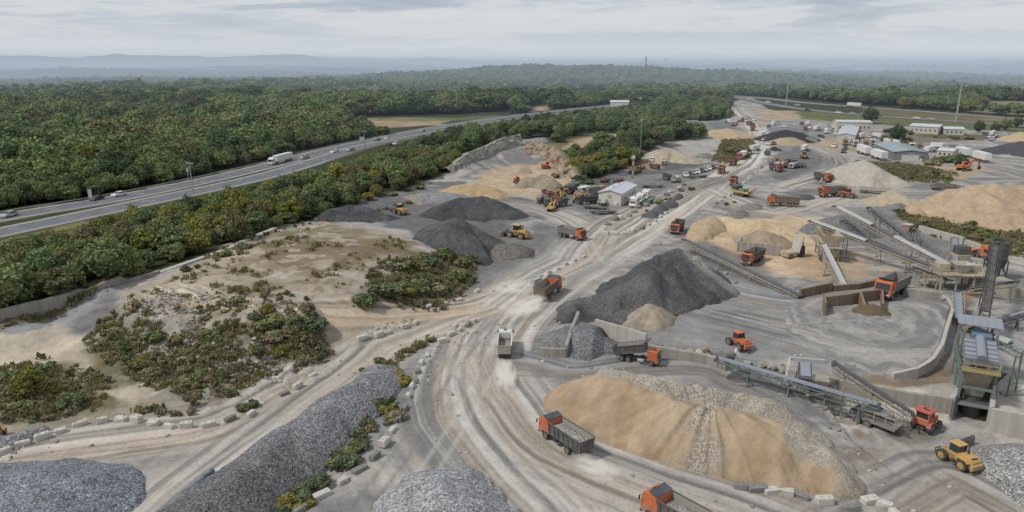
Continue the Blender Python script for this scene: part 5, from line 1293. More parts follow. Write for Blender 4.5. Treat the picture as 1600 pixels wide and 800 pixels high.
def make_van(pm):     # coach-built camper / site van
    root = empty('camper_van', (0, 0, 0))
    b = MB(); b.prism([(-3.2, .55), (-3.2, 2.75), (-3.0, 2.9), (1.7, 2.9), (2.05, 2.6), (1.75, 2.05), (2.2, 1.95), (2.6, 1.3), (3.2, 1.15), (3.3, .55)], -1.12, 1.12, pm, 'x'); b.build('body', root)
    g = MB()
    for s in (-1, 1):
        for y0, y1 in ((-2.4, -1.5), (-.9, .1), (1.35, 2.15)): g.add([(s*1.133, y0, 1.6), (s*1.133, y1, 1.6), (s*1.133, y1, 2.15), (s*1.133, y0, 2.15)], [(0, 1, 2, 3)], M_glass)
    g.add([(-.95, 2.62, 1.33), (.95, 2.62, 1.33), (.92, 2.24, 1.93), (-.92, 2.24, 1.93)], [(0, 1, 2, 3)], M_glass); g.build('window', root)
    for y in (-1.7, 2.2):
        for s in (-1, 1): wheel_tree(root, s*.98, y, .38, .26)
    v = MB(); v.box((0, -.8, 2.95), (.6, .6, .12), M_silver, None, .03); v.box((0, -2.2, 2.95), (.5, .5, .1), M_silver, None, .03); v.build('roof_vent', root)
    return root
def make_flatbed(pm, rail_=True):
    root = empty('flatbed_trailer', (0, 0, 0))
    b = MB(); b.box((0, 0, 1.05), (2.5, 10, .22), pm)
    for i in range(9): b.box((0, -4.6+i*1.15, .86), (2.4, .12, .18), M_chassis)
    for s in (-.45, .45): b.box((s, 0, .78), (.18, 9.4, .3), M_chassis)
    b.build('deck', root)
    if rail_:
        r = MB()
        for s in (-1.2, 1.2):
            for i in range(6): r.box((s, -4.7+i*1.88, 1.5), (.1, .1, .8), pm)
            r.box((s, 0, 1.75), (.06, 9.6, .3), pm); r.box((s, 0, 1.35), (.06, 9.6, .16), pm)
        r.build('side_board', root)
    for y in (-3.6, -2.4, 3.4):
        for s in (-1, 1): wheel_tree(root, s*1.0, y, .48, .36)
    return root
def veh(maker, key, args, lst, cat, scale=1.0):
    for px, py, tx, ty, lab, *g in lst: place(maker, key, px, py, tx, ty, lab, cat, g[0] if g else None, args, scale)
veh(make_trailer, 'semi', (M_white,), [(441, 254, 428, 257.5, 'long white articulated lorry on the far carriageway of the highway')], 'lorry', 1.0)
veh(make_car, 'cw', (M_white,), [(186, 307, 176, 309, 'white car following the dark one on the far carriageway at the left'), (604, 218, 600, 219, 'small pale car far along the far carriageway before the field'),
     (619, 226.5, 625, 225, 'pale car on the near carriageway by the gap in the trees'), (523, 239, 518, 240, 'small white car beyond the lorry on the highway')], 'car', 1.2)
veh(make_car, 'cd', (M_black,), [(152, 313, 142, 315.5, 'dark car beside the white sign posts on the highway'), (608, 228, 614, 226.5, 'dark car on the near carriageway by the gap in the trees'), (590, 221, 585, 222, 'dark car on the far carriageway by the small pale one')], 'car', 1.15)
veh(make_car, 'cs', (M_silver,), [(15, 339, 3, 342, 'grey car at the left end of the far carriageway'), (476, 248, 466, 250, 'silver car behind the white lorry on the highway'), (548, 236, 543, 237, 'silver car far down the far carriageway'), (660, 206, 656, 207, 'pale grey car farthest along the highway')], 'car', 1.2)
veh(make_van, 'rv', (M_white,), [(991, 322, 986, 326, 'white camper van nearest in the row beside the office'), (1000, 316, 995, 320, 'white camper van in the middle of the row beside the office'), (1009, 310, 1004, 314, 'white camper van last in the row beside the office')], 'camper van', 1.0)
veh(make_trailer, 'bt', (M_white, None, 12.0, False), [(1350, 242, 1366, 248, 'white box trailer nearer the blue roofed shed'), (1374, 250, 1392, 256, 'white box trailer low beside the long blue shed'), (1505, 245, 1520, 250, 'white box trailer on the eastern yard by the bushes'), (1534, 253, 1548, 257, 'white box trailer with dark end at the far eastern yard'),
     (1336, 167.5, 1344, 168, 'white trailer on the far road under the dark wood')], 'trailer', 1.15)
veh(make_trailer, 'tank', (M_white, M_red, 9.0, True, 2.0), [(1160, 247, 1151, 252, 'white bodied red truck with trailer in the queue on the haul road')], 'lorry', 1.0)
veh(make_flatbed, 'fb', (M_bbody,), [(1366, 302, 1384, 303, 'long beige flatbed trailer behind the orange trucks'), (948, 318, 962, 312, 'beige sided trailer at the left corner of the office')], 'trailer', 1.05)
veh(make_flatbed, 'fd', (M_dbody, False), [(1232, 252, 1215, 251, 'dark empty flatbed trailer on the far gravel yard'), (1090, 278, 1075, 279, 'dark flatbed trailer by the parked cars'), (942, 334, 926, 334, 'low dark flatbed lying in front of the office yard'), (930, 327, 948, 329, 'dark flatbed trailer near the corner of the office'), (1020, 293, 1030, 293, 'dark flatbed with loose parts behind the office')], 'trailer', .85)
veh(make_flatbed, 'fk', (M_brown,), [(1476, 297, 1490, 297, 'brown sided trailer at the foot of the big far sand pile'), (1241, 262, 1230, 262, 'brown sided trailer behind the red cabbed black truck')], 'trailer', 1.0)
veh(make_trailer, 'ctr', (M_orange, M_orange, 3.0, True, .5), [(1523, 399, 1530, 401, 'orange tractor unit without trailer behind the screening plant')], 'lorry', .9)
r = random.Random(5)
for i in range(9): # parked cars by the dark bay
    mk = ['cw', 'cd', 'cs'][i % 3]
    place(make_car, mk, 1072+i*6.0, 276-i*1.8, 1072+i*6+2, 280-i*1.8, ['white', 'dark', 'grey'][i % 3]+' car in the row parked across from the office', 'car', ['white', 'dark', 'grey'][i % 3]+' cars in the row across from the office', (), 1.1)
for i, (a, b_, c_) in enumerate([(930, 274, 'cw'), (945, 268, 'cs'), (970, 261, 'cw'), (1020, 252, 'cw'), (915, 280, 'cd'), (898, 290, 'cd')]):
    place(make_car, c_, a, b_, a+4, b_-2, {'cw': 'white', 'cs': 'silver', 'cd': 'dark'}[c_]+' vehicle along the edge of the wood above the office', 'car', {'cw': 'white', 'cs': 'silver', 'cd': 'dark'}[c_]+' vehicles along the wood edge', (), 1.25)
for i in range(58):   # distant yards
    a, b_ = r.choice([(1310, 218), (1345, 222), (1370, 230), (1290, 212), (1440, 234), (1180, 222), (1150, 188), (1330, 234), (1385, 212), (1560, 216), (1270, 200), (1230, 196), (1360, 212), (1460, 240), (1400, 236), (1200, 240)])
    c_ = r.choice(['cw', 'cw', 'cs', 'cd'])
    a += r.uniform(-30, 30); b_ += r.uniform(-5, 5)
    place(make_car, c_, a, b_, a+r.uniform(-5, 5), b_+r.uniform(.5, 2), {'cw': 'white', 'cs': 'silver', 'cd': 'dark'}[c_]+' car standing in the distant yards to the right', 'car', {'cw': 'white', 'cs': 'silver', 'cd': 'dark'}[c_]+' cars in the distant yards', (), 1.3)
for a, b_, m_, key, lab in [(1320, 226, M_yellow, 'tky', 'yellow truck in the row at the near end of the far shed'), (1336, 228, M_white, 'wb', 'white truck second in the row at the near end of the far shed'), (1352, 228, M_yellow, 'tky', 'yellow truck third in the row at the near end of the far shed'), (1363, 226, M_white, 'wb', 'white truck last in the row at the near end of the far shed'), (1436, 233, M_yellow, 'tky', 'yellow truck at the east end of the blue shed'), (1424, 232, M_white, 'wb', 'white truck at the east end of the blue shed'), (1160, 190, M_yellow, 'tky', 'yellow truck by the far haul road under the wood'), (1302, 205, M_white, 'wb', 'white truck left of the far cream warehouse')]:
    tk(key, m_, M_bbody, a, b_, a+1.5, b_+3, lab, 1.1)
for i in range(16):   # parked lorries and trailers, too far to tell apart
    a, b_ = [(1190, 214), (1208, 196), (1262, 196), (1276, 204), (1290, 209), (1345, 216), (1372, 216), (1386, 226), (1400, 228), (1452, 238), (1466, 233), (1550, 212), (1585, 240), (1256, 236), (1178, 236), (1140, 193)][i]
    place(make_trailer, 'bt', a, b_, a+r.uniform(-6, 6), b_+r.uniform(.5, 2), 'small white box trailer standing in the distant yards', 'trailer', 'white box trailers in the distant yards', (), .8)
# highway traffic on the ring road
for i, (a, b_) in enumerate([(1135, 158), (1160, 161), (1225, 168.5), (1262, 173), (1310, 177.3), (1332, 179), (1372, 181.6), (1432, 186), (1455, 187.5), (1150, 156.5), (1200, 161), (1246, 165.5)]):
    c_ = ['cd', 'cw', 'cs'][i % 3]
    place(make_car, c_, a, b_, a+6, b_+.7, {'cw': 'white', 'cs': 'silver', 'cd': 'dark'}[c_]+' car tiny on the distant ring road', 'car', {'cw': 'white', 'cs': 'silver', 'cd': 'dark'}[c_]+' cars on the distant ring road', (), 1.5)
# ---------------------------------------------------------------- tractor and its trailer
def make_tractor():
    root = empty('tractor', (0, 0, 0))
    b = MB(); b.prism([(-.2, .75), (-.2, 1.75), (1.9, 1.6), (2.2, 1.35), (2.25, .7)], -.5, .5, M_red, 'x'); b.box((0, .6, .75), (.6, 4.0, .4), M_chassis); b.build('bonnet', root)
    for s in (-1, 1): wheel_tree(root, s*1.0, -.95, .8, .5, M_rim); wheel_tree(root, s*.95, 1.6, .55, .4, M_green)
    c = MB()
    c.box((0, -.85, 1.55), (1.75, 1.7, .9), M_orange, None, .08)
    for x, y in ((-.8, -1.6), (.8, -1.6), (-.8, -.1), (.8, -.1)): c.bar((x, y, 1.9), (x*.95, y, 2.95), .13, .13, M_orange)
    cab = c.build('cab', root)
    g = MB(); g.box((0, -.85, 2.42), (1.5, 1.4, .9), M_glass); g.build('window', cab)
    r_ = MB(); r_.box((0, -.85, 3.02), (2.0, 2.0, .22), M_red, None, .09); r_.build('roof', cab)
    v = MB(); v.box((.2, -.9, 3.15), (.5, .3, .06), M_black); v.box((-.25, -.6, 3.15), (.25, .5, .06), M_black); v.build('roof_hatch', cab)
    h = MB(); h.bar((-.4, -1.7, .7), (0, -2.6, .55), .12, .12, M_chassis); h.bar((.4, -1.7, .7), (0, -2.6, .55), .12, .12, M_chassis); h.build('hitch', root)
    a = MB(); a.bar((1.1, -.2, 1.2), (1.7, .6, .5), .14, .14, M_green); a.box((1.75, .7, .3), (.3, .7, .2), M_green, None, .04); a.build('side_arm', root)
    for s in (-1, 1):
        m = MB(); m.prism([(-1.85, 1.0), (-1.6, 1.65), (-.4, 1.7), (-.1, 1.2), (-.2, 1.15), (-.5, 1.58), (-1.5, 1.55), (-1.75, .95)], s*.72, s*1.26, M_red, 'x'); m.build('fender', root)
    return root
place(make_tractor, 'tractor', 1446, 670, 1462, 660, 'red and orange tractor with a boxy cab at the foot of the dark conveyor', 'tractor', None, (), 1.0)
def make_cage_trailer():
    root = empty('cage_trailer', (0, 0, 0))
    d = MB(); d.box((0, 0, 1.15), (2.5, 6.4, .2), M_gbody); d.box((0, 0, .95), (1.1, 6.2, .25), M_chassis)
    for s in (-1.22, 1.22): d.box((s, 0, 1.12), (.1, 6.4, .34), M_gbody)
    d.build('deck', root)
    for y in (-1.9, -.55):
        for s in (-1, 1): wheel_tree(root, s*1.1, y, .62, .45)
    c = MB()
    for x in (-1.15, 1.15):
        for y in (-1.4, .2, 1.8, 3.1): c.box((x, y, 1.95), (.09, .09, 1.5), M_steel)
        c.box((x, .85, 2.68), (.09, 4.6, .09), M_steel); c.box((x, .85, 2.0), (.06, 4.5, .06), M_yellow)
    for y in (-1.4, .2, 1.8, 3.1): c.box((0, y, 2.68), (2.3, .09, .09), M_steel)
    c.build('cage', root)
    l = MB(); rr = random.Random(2)
    for i in range(26): l.bar((rr.uniform(-1, 1), rr.uniform(-1.3, 2), 2.74), (rr.uniform(-1, 1), rr.uniform(-1.3, 2), 2.78+rr.random()*.1), .07, .05, M_steel)
    l.box((0, .3, 2.70), (2.2, 3.1, .03), M_gbody); l.build('mesh_roof', root)
    t = MB()
    for x in (-1.2, 1.2): t.box((x, -2.9, 1.55), (.08, .6, .6), M_gbody)
    t.box((0, -3.18, 1.5), (2.4, .08, .6), M_gbody); t.build('tail_board', root)
    h = MB(); h.bar((-.5, 3.1, 1.0), (0, 4.6, .7), .14, .14, M_chassis); h.bar((.5, 3.1, 1.0), (0, 4.6, .7), .14, .14, M_chassis); h.build('drawbar', root)
    return root
place(make_cage_trailer, 'cage', 1366, 667, 1400, 680, 'grey twin axle trailer with a steel cage beside the red tractor', 'trailer', None, (), .95)
# dust raised behind the moving trucks
def dust(px, py, sx, sy, sz, rz, dens, label):
    m = bpy.data.materials.new('dust'); m.use_nodes = True; t_ = m.node_tree; t_.nodes.clear()
    N_ = lambda ty: t_.nodes.new(ty)
    out_ = N_('ShaderNodeOutputMaterial'); tc_ = N_('ShaderNodeTexCoord'); ln = N_('ShaderNodeVectorMath'); ln.operation = 'LENGTH'; t_.links.new(tc_.outputs['Object'], ln.inputs[0])
    fall = N_('ShaderNodeMapRange'); t_.links.new(ln.outputs['Value'], fall.inputs[0]); fall.inputs[1].default_value = 1.0; fall.inputs[2].default_value = .15; fall.inputs[3].default_value = 0; fall.inputs[4].default_value = 1
    ns = N_('ShaderNodeTexNoise'); ns.inputs['Scale'].default_value = 2.4; ns.inputs['Detail'].default_value = 4; t_.links.new(tc_.outputs['Object'], ns.inputs['Vector'])
    nr = N_('ShaderNodeMapRange'); t_.links.new(ns.outputs['Fac'], nr.inputs[0]); nr.inputs[1].default_value = .38; nr.inputs[2].default_value = .72
    mu = N_('ShaderNodeMath'); mu.operation = 'MULTIPLY'; t_.links.new(fall.outputs[0], mu.inputs[0]); t_.links.new(nr.outputs[0], mu.inputs[1])
    m2_ = N_('ShaderNodeMath'); m2_.operation = 'MULTIPLY'; t_.links.new(mu.outputs[0], m2_.inputs[0]); m2_.inputs[1].default_value = dens
    ab = N_('ShaderNodeVolumeAbsorption'); ab.inputs['Color'].default_value = (0, 0, 0, 1); em_ = N_('ShaderNodeEmission'); em_.inputs['Color'].default_value = (.66, .635, .59, 1); ad_ = N_('ShaderNodeAddShader')  # dust emits its own pale glow instead of scattering daylight
    t_.links.new(m2_.outputs[0], ab.inputs['Density']); t_.links.new(m2_.outputs[0], em_.inputs['Strength']); t_.links.new(ab.outputs[0], ad_.inputs[0]); t_.links.new(em_.outputs[0], ad_.inputs[1]); t_.links.new(ad_.outputs[0], out_.inputs['Volume'])
    bm = bmesh.new(); bmesh.ops.create_icosphere(bm, subdivisions=2, radius=1.0); me = bpy.data.meshes.new('dust'); bm.to_mesh(me); bm.free(); me.materials.append(m)
    o = bpy.data.objects.new('dust', me); COL.objects.link(o); x, y, z = P(px, py); o.location = (x, y, z+sz*.45); o.scale = (sx, sy, sz); o.rotation_euler = (0, 0, rz)
    tag(o, label, 'dust', None, 'stuff')
dust(932, 738, 1.9, 4.2, 1.1, .75, 3.2, 'pale dust kicked up behind the loaded truck on the bend')
dust(789, 592, 2.0, 6.0, 1.2, 0, 3.0, 'pale dust trailing behind the white truck on the haul road')
dust(822, 486, 3.0, 8.0, 1.6, -.5, 2.2, 'dust cloud behind the brown bodied truck at the junction')
dust(800, 455, 4.0, 6.0, 1.5, -.9, 1.1, 'thin dust drifting over the junction')
# ------------------------------------------------------------------ conveyors
M_belt = paint('conveyor_belt', (.10, .105, .12), .8, .35); M_bluebelt = paint('dusty_blue_belt', (.24, .27, .32), .7, .4); M_wbelt = paint('white_belt_cover', (.46, .465, .455), .6, .5)
M_frame = paint('conveyor_steel', (.40, .365, .29), .7, .55, dirtcol=(.17, .115, .07, 1)); M_gframe = paint('green_grey_steel', (.15, .19, .175), .7, .35); M_cream = paint('cream_steel', (.52, .46, .35), .65, .6, dirtcol=(.20, .145, .09, 1))
M_dsteel = paint('dark_plant_steel', (.065, .068, .072), .7, .35); M_yrail = paint('yellow_railing', (.42, .34, .13), .6, .4)
M_conc = paint('stained_concrete', (.40, .375, .33), .95, .8, dirtcol=(.20, .175, .14, 1), scale=.6, streak=True); M_pconc = paint('pale_concrete', (.52, .495, .45), .95, .65, dirtcol=(.28, .25, .21, 1), scale=.6, streak=True)
M_rustc = paint('rusty_concrete', (.27, .21, .15), .95, .8, dirtcol=(.12, .085, .055, 1), scale=.6, streak=True); M_block = paint('block_concrete', (.60, .575, .52), .95, .4, dirtcol=(.25, .22, .185, 1), scale=1.2)
M_dblock = paint('dark_block_concrete', (.25, .24, .225), .95, .4, dirtcol=(.14, .13, .115, 1), scale=1.2); M_roofblue = paint('grey_blue_sheet', (.27, .30, .35), .5, .35)
def W(px, py, h):
    """a point h above datum seen at this bearing"""
    g = G(px, py, h); return Vector((g[0], g[1], h))
def conveyor(a, b, w, label, belt=M_belt, frame=M_frame, legs=(.2, .6), cover=None, depth=.9, leg_w=.16, lattice=True):
    """a: tail end, b: head end (vectors)"""
    a = Vector(a); b = Vector(b); d = b-a; L = d.length; u = d.normalized(); r = u.cross(Vector((0, 0, 1))).normalized(); n = r.cross(u)
    root = empty('conveyor', a, 0, label, 'conveyor')
    O = lambda s, x, z: u*s+r*x+n*z
    m = MB()
    for x in (-w/2, w/2):
        m.bar(O(0, x, -.15), O(L, x, -.15), .12, .2, frame); m.bar(O(.3, x, -depth), O(L-.3, x, -depth), .1, .12, frame)
        k = max(4, int(L/1.5))
        for i in range(k+1):
            s = .3+(L-.6)*i/k; m.bar(O(s, x, -.2), O(s, x, -depth), .07, .07, frame)
            if i < k and lattice: s2 = .3+(L-.6)*(i+1)/k; m.bar(O(s, x, -depth if i % 2 else -.2), O(s2, x, -.2 if i % 2 else -depth), .06, .06, frame)
    for i in range(int(L/3)+1): m.bar(O(min(i*3+.3, L), -w/2, -depth), O(min(i*3+.3, L), w/2, -depth), .08, .08, frame)
    for i in range(int(L/1.4)+1):
        s = min(i*1.4+.2, L)
        for x in (-w/2, w/2): m.bar(O(s, x, -.05), O(s, x*.92, .26), .08, .08, M_dsteel)
    m.build('truss', root)
    bm_ = MB(); hw = w*.42
    prof = [(-hw, .22), (-hw*.5, .04), (hw*.5, .04), (hw, .22)]
    vs = [O(0, x, z) for x, z in prof]+[O(L, x, z) for x, z in prof]+[O(0, x, z-.06) for x, z in prof]+[O(L, x, z-.06) for x, z in prof]
    bm_.add(vs, [(0, 1, 5, 4), (1, 2, 6, 5), (2, 3, 7, 6), (8, 12, 13, 9), (9, 13, 14, 10), (10, 14, 15, 11), (0, 8, 9, 1), (1, 9, 10, 2), (2, 10, 11, 3), (4, 5, 13, 12), (5, 6, 14, 13), (6, 7, 15, 14), (0, 4, 12, 8), (3, 11, 15, 7)], belt); bm_.build('belt', root)
    for s in (0, L): rl = MB(); rl.tube(O(s, -w*.5, -.08), O(s, w*.5, -.08), .26, M_dsteel, None, 12); rl.build('drum', root)
    if cover:
        for c0, c1 in cover:
            cv = MB()
            pr = [(-w*.5, .25), (-w*.4, .55), (0, .68), (w*.4, .55), (w*.5, .25)]
            vs = [O(L*c0, x, z) for x, z in pr]+[O(L*c1, x, z) for x, z in pr]
            cv.add(vs, [(i, i+1, 6+i, 5+i) for i in range(4)]+[(0, 1, 2, 3, 4), (9, 8, 7, 6, 5)], M_wbelt); cv.build('belt_cover', root)
    for t in legs:
        p = a+d*t-n*depth; g = hz(p.x, p.y); lg = MB()
        if p.z-g < .4: continue
        for x in (-w/2, w/2):
            lg.bar(p-a+r*x, Vector((p.x, p.y, g-.2))-a+r*x*1.5, leg_w, leg_w, frame)
        hgt = p.z-g
        for q in (.35, .75): lg.bar(p-a+r*(-w/2*(1+.5*q))-Vector((0, 0, hgt*q)), p-a+r*(w/2*(1+.5*q))-Vector((0, 0, hgt*q)), .1, .1, frame)
        lg.bar(p-a-r*w*.55-Vector((0, 0, hgt*.3)), p-a+r*w*.7-Vector((0, 0, hgt*.75)), .08, .08, frame)
        lg.box(Vector((p.x, p.y, g-.02))-a, (w*1.9, .6, .3), M_conc); lg.build('leg', root)
    # catwalk rail along one side
    rl = MB(); rl.bar(O(L*.1, w/2+.1, .75), O(L*.95, w/2+.1, .75), .05, .05, frame)
    for i in range(int(L/2.2)): rl.bar(O(L*.1+i*2.2, w/2+.1, -.1), O(L*.1+i*2.2, w/2+.1, .75), .05, .05, frame)
    rl.build('handrail', root)
    return root
conveyor(W(1250, 462, 1.6), W(1068, 374, 3.4), 1.2, 'long low conveyor running along the edge of the sand pit to the haul road', M_belt, M_frame, (.35, .62, .9), cover=None, depth=.8)
conveyor(W(1320, 449, 1.6), W(1286, 381, 5.6), 1.5, 'pale wide belt coming down from the cream crusher into the pit', M_wbelt, M_frame, (.3, .6), depth=.6)
conveyor(W(1482, 426, 3.2), W(1266, 345, 7.5), 1.4, 'long lower conveyor of the pair rising left to the cream crusher', M_belt, M_frame, (.25, .45, .70), cover=[(.55, .98)])
conveyor(W(1486, 417, 3.6), W(1304, 322, 8.5), 1.5, 'long upper conveyor of the pair with white covers over its belt', M_belt, M_frame, (.3, .62, .9), cover=[(.02, .42), (.62, .96)])
conveyor(W(1424, 375, 3.0), W(1358, 324, 7.5), 1.4, 'shorter grey conveyor behind the covered one', M_belt, M_dsteel, (.3, .75))
conveyor(W(1476, 410, 3.4), W(1420, 355, 7.0), 1.4, 'dark conveyor with an orange and black head box', M_belt, M_dsteel, (.3, .7))
conveyor(W(1492, 418, 5.4), W(1491, 372, 5.4), 1.5, 'blue grey belt feeding the cream hopper from behind', M_bluebelt, M_frame, (.5,), lattice=False)
conveyor(W(1541, 484, 8.4), W(1555, 384, 12.5), 1.15, 'tall dark steep conveyor rising behind the screening tower', paint('dark_belt', (.06, .058, .058), .8, .5), M_dsteel, (.25, .8), depth=1.1)
conveyor(W(1373, 634, .9), W(1120, 560, 3.2), 1.5, 'long dusty conveyor behind the big sand pile', M_bluebelt, M_gframe, (.1, .3, .52, .78), depth=.9)
conveyor(W(1427, 648, -.2), W(1303, 568, 5.2), 1.5, 'dark inclined conveyor ending at the red tractor', M_belt, M_frame, (.45, .8), depth=.9)
conveyor(W(1640, 566, 6.6), W(1520, 512, 8.2), 1.6, 'blue grey conveyor leaving the screening tower to the right', M_bluebelt, M_gframe, (.35, .7), cover=[(.5, .68)])
conveyor(W(1498, 498, 1.6), W(1496, 456, 4.4), 1.5, 'blue grey belt dropping from the cream hopper into the sunken corridor', M_bluebelt, M_cream, (.5,), lattice=False)
conveyor(W(1478, 436, 3.4), W(1428, 418, 5.6), 1.2, 'short thin conveyor left of the feed hopper', M_belt, M_cream, (.3, .8))
conveyor(W(1512, 452, 2.6), W(1590, 440, 6.0), 1.2, 'thin conveyor climbing right from the feed hopper', M_belt, M_frame, (.4, .85))
conveyor(W(1560, 500, 3.2), W(1630, 480, 6.4), 1.3, 'thin conveyor behind the tower at the right edge', M_bluebelt, M_dsteel, (.4, .8))
# head box on the dark conveyor
hb = empty('drive_box', W(1418, 356, 7.4), .6, 'orange and black drive box at the head of the dark conveyor', 'drive box')
b = MB(); b.box((0, 0, 0), (1.8, 1.6, 1.5), M_orange, None, .08); b.build('housing', hb)
b = MB(); b.box((0, 0, .85), (2.2, 2.0, .18), M_pconc, None, .05); b.build('lid', hb)
b = MB(); b.box((.95, -.2, -.1), (.1, 1.0, 1.0), M_dsteel); b.box((0, -.85, -.2), (1.2, .1, .9), M_dsteel); b.build('panel', hb)
# ------------------------------------------------------------------ helpers for plant
def ground_pt(px, py): return Vector(P(px, py))
def railing(mb, pts, h, m, step=1.5, t=.06):
    for i in range(len(pts)-1):
        a, b = Vector(pts[i]), Vector(pts[i+1]); L = (b-a).length; n = max(1, int(L/step))
        for q in (h, h*.5): mb.bar(a+Vector((0, 0, q)), b+Vector((0, 0, q)), t, t, m)
        for k in range(n+1): p = a.lerp(b, k/n); mb.bar(p, p+Vector((0, 0, h)), t, t, m)
def face(px, py, tx, ty):
    p = P(px, py); q = P(tx, ty); return math.atan2(-(q[0]-p[0]), q[1]-p[1])
# screening tower
def screening_tower():
    p = Vector((*G(1517, 655, -2.35), -2.35)); z0 = p.z
    rz = math.radians(-27)
    root = empty('screening_tower', (p.x, p.y, z0), rz, 'tall grey green screening tower at the right with a yellow railed deck', 'screening tower')
    Wd, Dp, Ht = 3.9, 9.0, 11.5
    m = MB()
    xs = (-Wd/2, Wd/2); ys = (0, Dp*.5, Dp)
    for x in xs:
        for y in ys: m.bar((x, y, -.3), (x, y, Ht-.4 if y > 0 else 7.6), .32, .32, M_gframe)
    m.build('column', root)
    m = MB()
    for z in (2.2, 4.6, 7.2, 9.6):
        for y in ys:
            if z > 8 and y == 0: continue
            m.bar((-Wd/2-.15, y, z), (Wd/2+.15, y, z), .26, .34, M_gframe)
        for x in xs: m.bar((x, 0 if z < 8 else Dp*.5, z), (x, Dp, z), .22, .3, M_gframe)
    for x in xs:
        for y0, y1 in ((0, Dp*.5), (Dp*.5, Dp)):
            m.bar((x, y0, 2.3), (x, y1, 4.5), .14, .14, M_gframe); m.bar((x, y0, 4.6), (x, y1, 7.1), .14, .14, M_gframe)
    m.build('beam', root)
    m = MB(); m.box((0, Dp*.45, 2.42), (Wd+1.0, Dp*.9, .12), M_dsteel); m.box((0, -.2, 2.35), (Wd+1.4, 1.8, .14), M_gframe); m.build('lower_deck', root)
    m = MB(); m.box((0, -.5, 7.35), (Wd+.5, 1.3, .14), M_yrail); m.box((-Wd/2-.4, Dp*.4, 7.35), (.5, Dp*.9, .12), M_gframe)
    railing(m, [(-Wd/2-.2, -1.1, 7.4), (Wd/2+.2, -1.1, 7.4), (Wd/2+.2, .2, 7.4)], 1.1, M_yrail, 1.2, .08)
    railing(m, [(-Wd/2-.65, -1.1, 7.4), (-Wd/2-.65, Dp*.85, 7.4)], 1.1, M_gframe, 1.4, .07)
    m.box((0, -1.12, 7.62), (Wd+.5, .06, .36), M_yrail); m.build('upper_deck', root)
    m = MB(); m.hexa([(-1.9, .3, 7.6), (1.9, .3, 7.6), (1.9, 4.7, 9.0), (-1.9, 4.7, 9.0), (-1.9, .1, 8.9), (1.9, .1, 8.9), (1.9, 4.5, 10.3), (-1.9, 4.5, 10.3)], M_roofblue)
    m.tube((0, .0, 8.98), (0, 4.5, 10.42), .62, M_bluebelt, None, 12)
    for i in range(5): m.bar((-1.95, .5+i*.95, 9.08+i*.3), (1.95, .5+i*.95, 9.08+i*.3), .12, .12, M_gframe)
    m.build('screen_box', root)
    m = MB(); m.tube((-1.2, -.1, 8.2), (1.2, -.1, 8.2), .5, M_dsteel, None, 14); m.box((.9, -.3, 7.8), (.9, .7, .8), M_dsteel, None, .05); m.build('drive_motor', root)
    m = MB()
    m.box((0, Dp*.78, Ht+.5), (Wd+1.4, 3.0, .14), M_roofblue, Matrix.Rotation(math.radians(10), 3, 'X'))
    for i in range(7): m.box((-2.7+i*.9, Dp*.78, Ht+.59), (.07, 3.0, .06), M_roofblue, Matrix.Rotation(math.radians(10), 3, 'X'))
    m.build('roof', root)
    m = MB(); m.box((.3, Dp*.66, 9.9), (2.4, 2.4, 1.6), M_blue, None, .06); m.box((-1.5, Dp*.6, 9.3), (1.0, 1.2, 1.2), M_pconc, None, .05); m.build('control_cabin', root)
    m = MB()
    m.hexa([(-1.0, 1.2, 3.0), (1.0, 1.2, 3.0), (1.0, 3.4, 3.0), (-1.0, 3.4, 3.0), (-1.8, .5, 6.8), (1.8, .5, 6.8), (1.8, 4.4, 6.8), (-1.8, 4.4, 6.8)], M_frame); m.build('chute', root)
    m = MB()
    for i in range(20):
        t = i/19; m.box((Wd/2+.75, Dp*.9-t*7.5, 2.4+t*5.0), (.9, .32, .06), M_gframe)
    for x in (.32, 1.18): m.bar((Wd/2+x, Dp*.9, 2.3), (Wd/2+x, Dp*.9-7.5, 7.3), .07, .26, M_gframe); m.bar((Wd/2+x, Dp*.9, 3.3), (Wd/2+x, Dp*.9-7.5, 8.3), .05, .05, M_yrail)
    m.build('stair', root)
    m = MB(); m.tube((0, 1.9, -.2), (0, 1.9, 3.0), 1.3, M_dsteel, None, 14); m.build('feed_drum', root)
    return root
screening_tower()
# dark twin bins behind, under the tall conveyor
for px, py, lab in ((1545, 434, 'left dark steel bin standing under the tall conveyor'), (1559, 436, 'right dark steel bin standing under the tall conveyor')):
    p = ground_pt(px, py); root = empty('storage_bin', p, .1, lab, 'bin')
    m = MB(); m.box((0, 0, 6.0), (1.6, 1.6, 3.6), M_dsteel, None, .08)
    for i in range(4): m.box((0, 0, 4.4+i*1.1), (1.72, 1.72, .14), M_dsteel)
    m.hexa([(-.5, -.5, 2.4), (.5, -.5, 2.4), (.5, .5, 2.4), (-.5, .5, 2.4), (-.8, -.8, 4.2), (.8, -.8, 4.2), (.8, .8, 4.2), (-.8, .8, 4.2)], M_dsteel); m.build('hopper', root)
    m = MB()
    for x in (-.9, .9):
        for y in (-.9, .9): m.bar((x, y, -.3), (x, y, 4.2), .2, .2, M_dsteel)
    for s in (-.9, .9): m.bar((s, -.9, 1.0), (s, .9, 3.4), .12, .12, M_dsteel); m.bar((-.9, s, 3.4), (.9, s, 1.0), .12, .12, M_dsteel)
    m.build('frame', root)
    m = MB(); railing(m, [(-.8, -.8, 7.8), (.8, -.8, 7.8), (.8, .8, 7.8), (-.8, .8, 7.8), (-.8, -.8, 7.8)], 1.0, M_dsteel); m.build('railing', root)
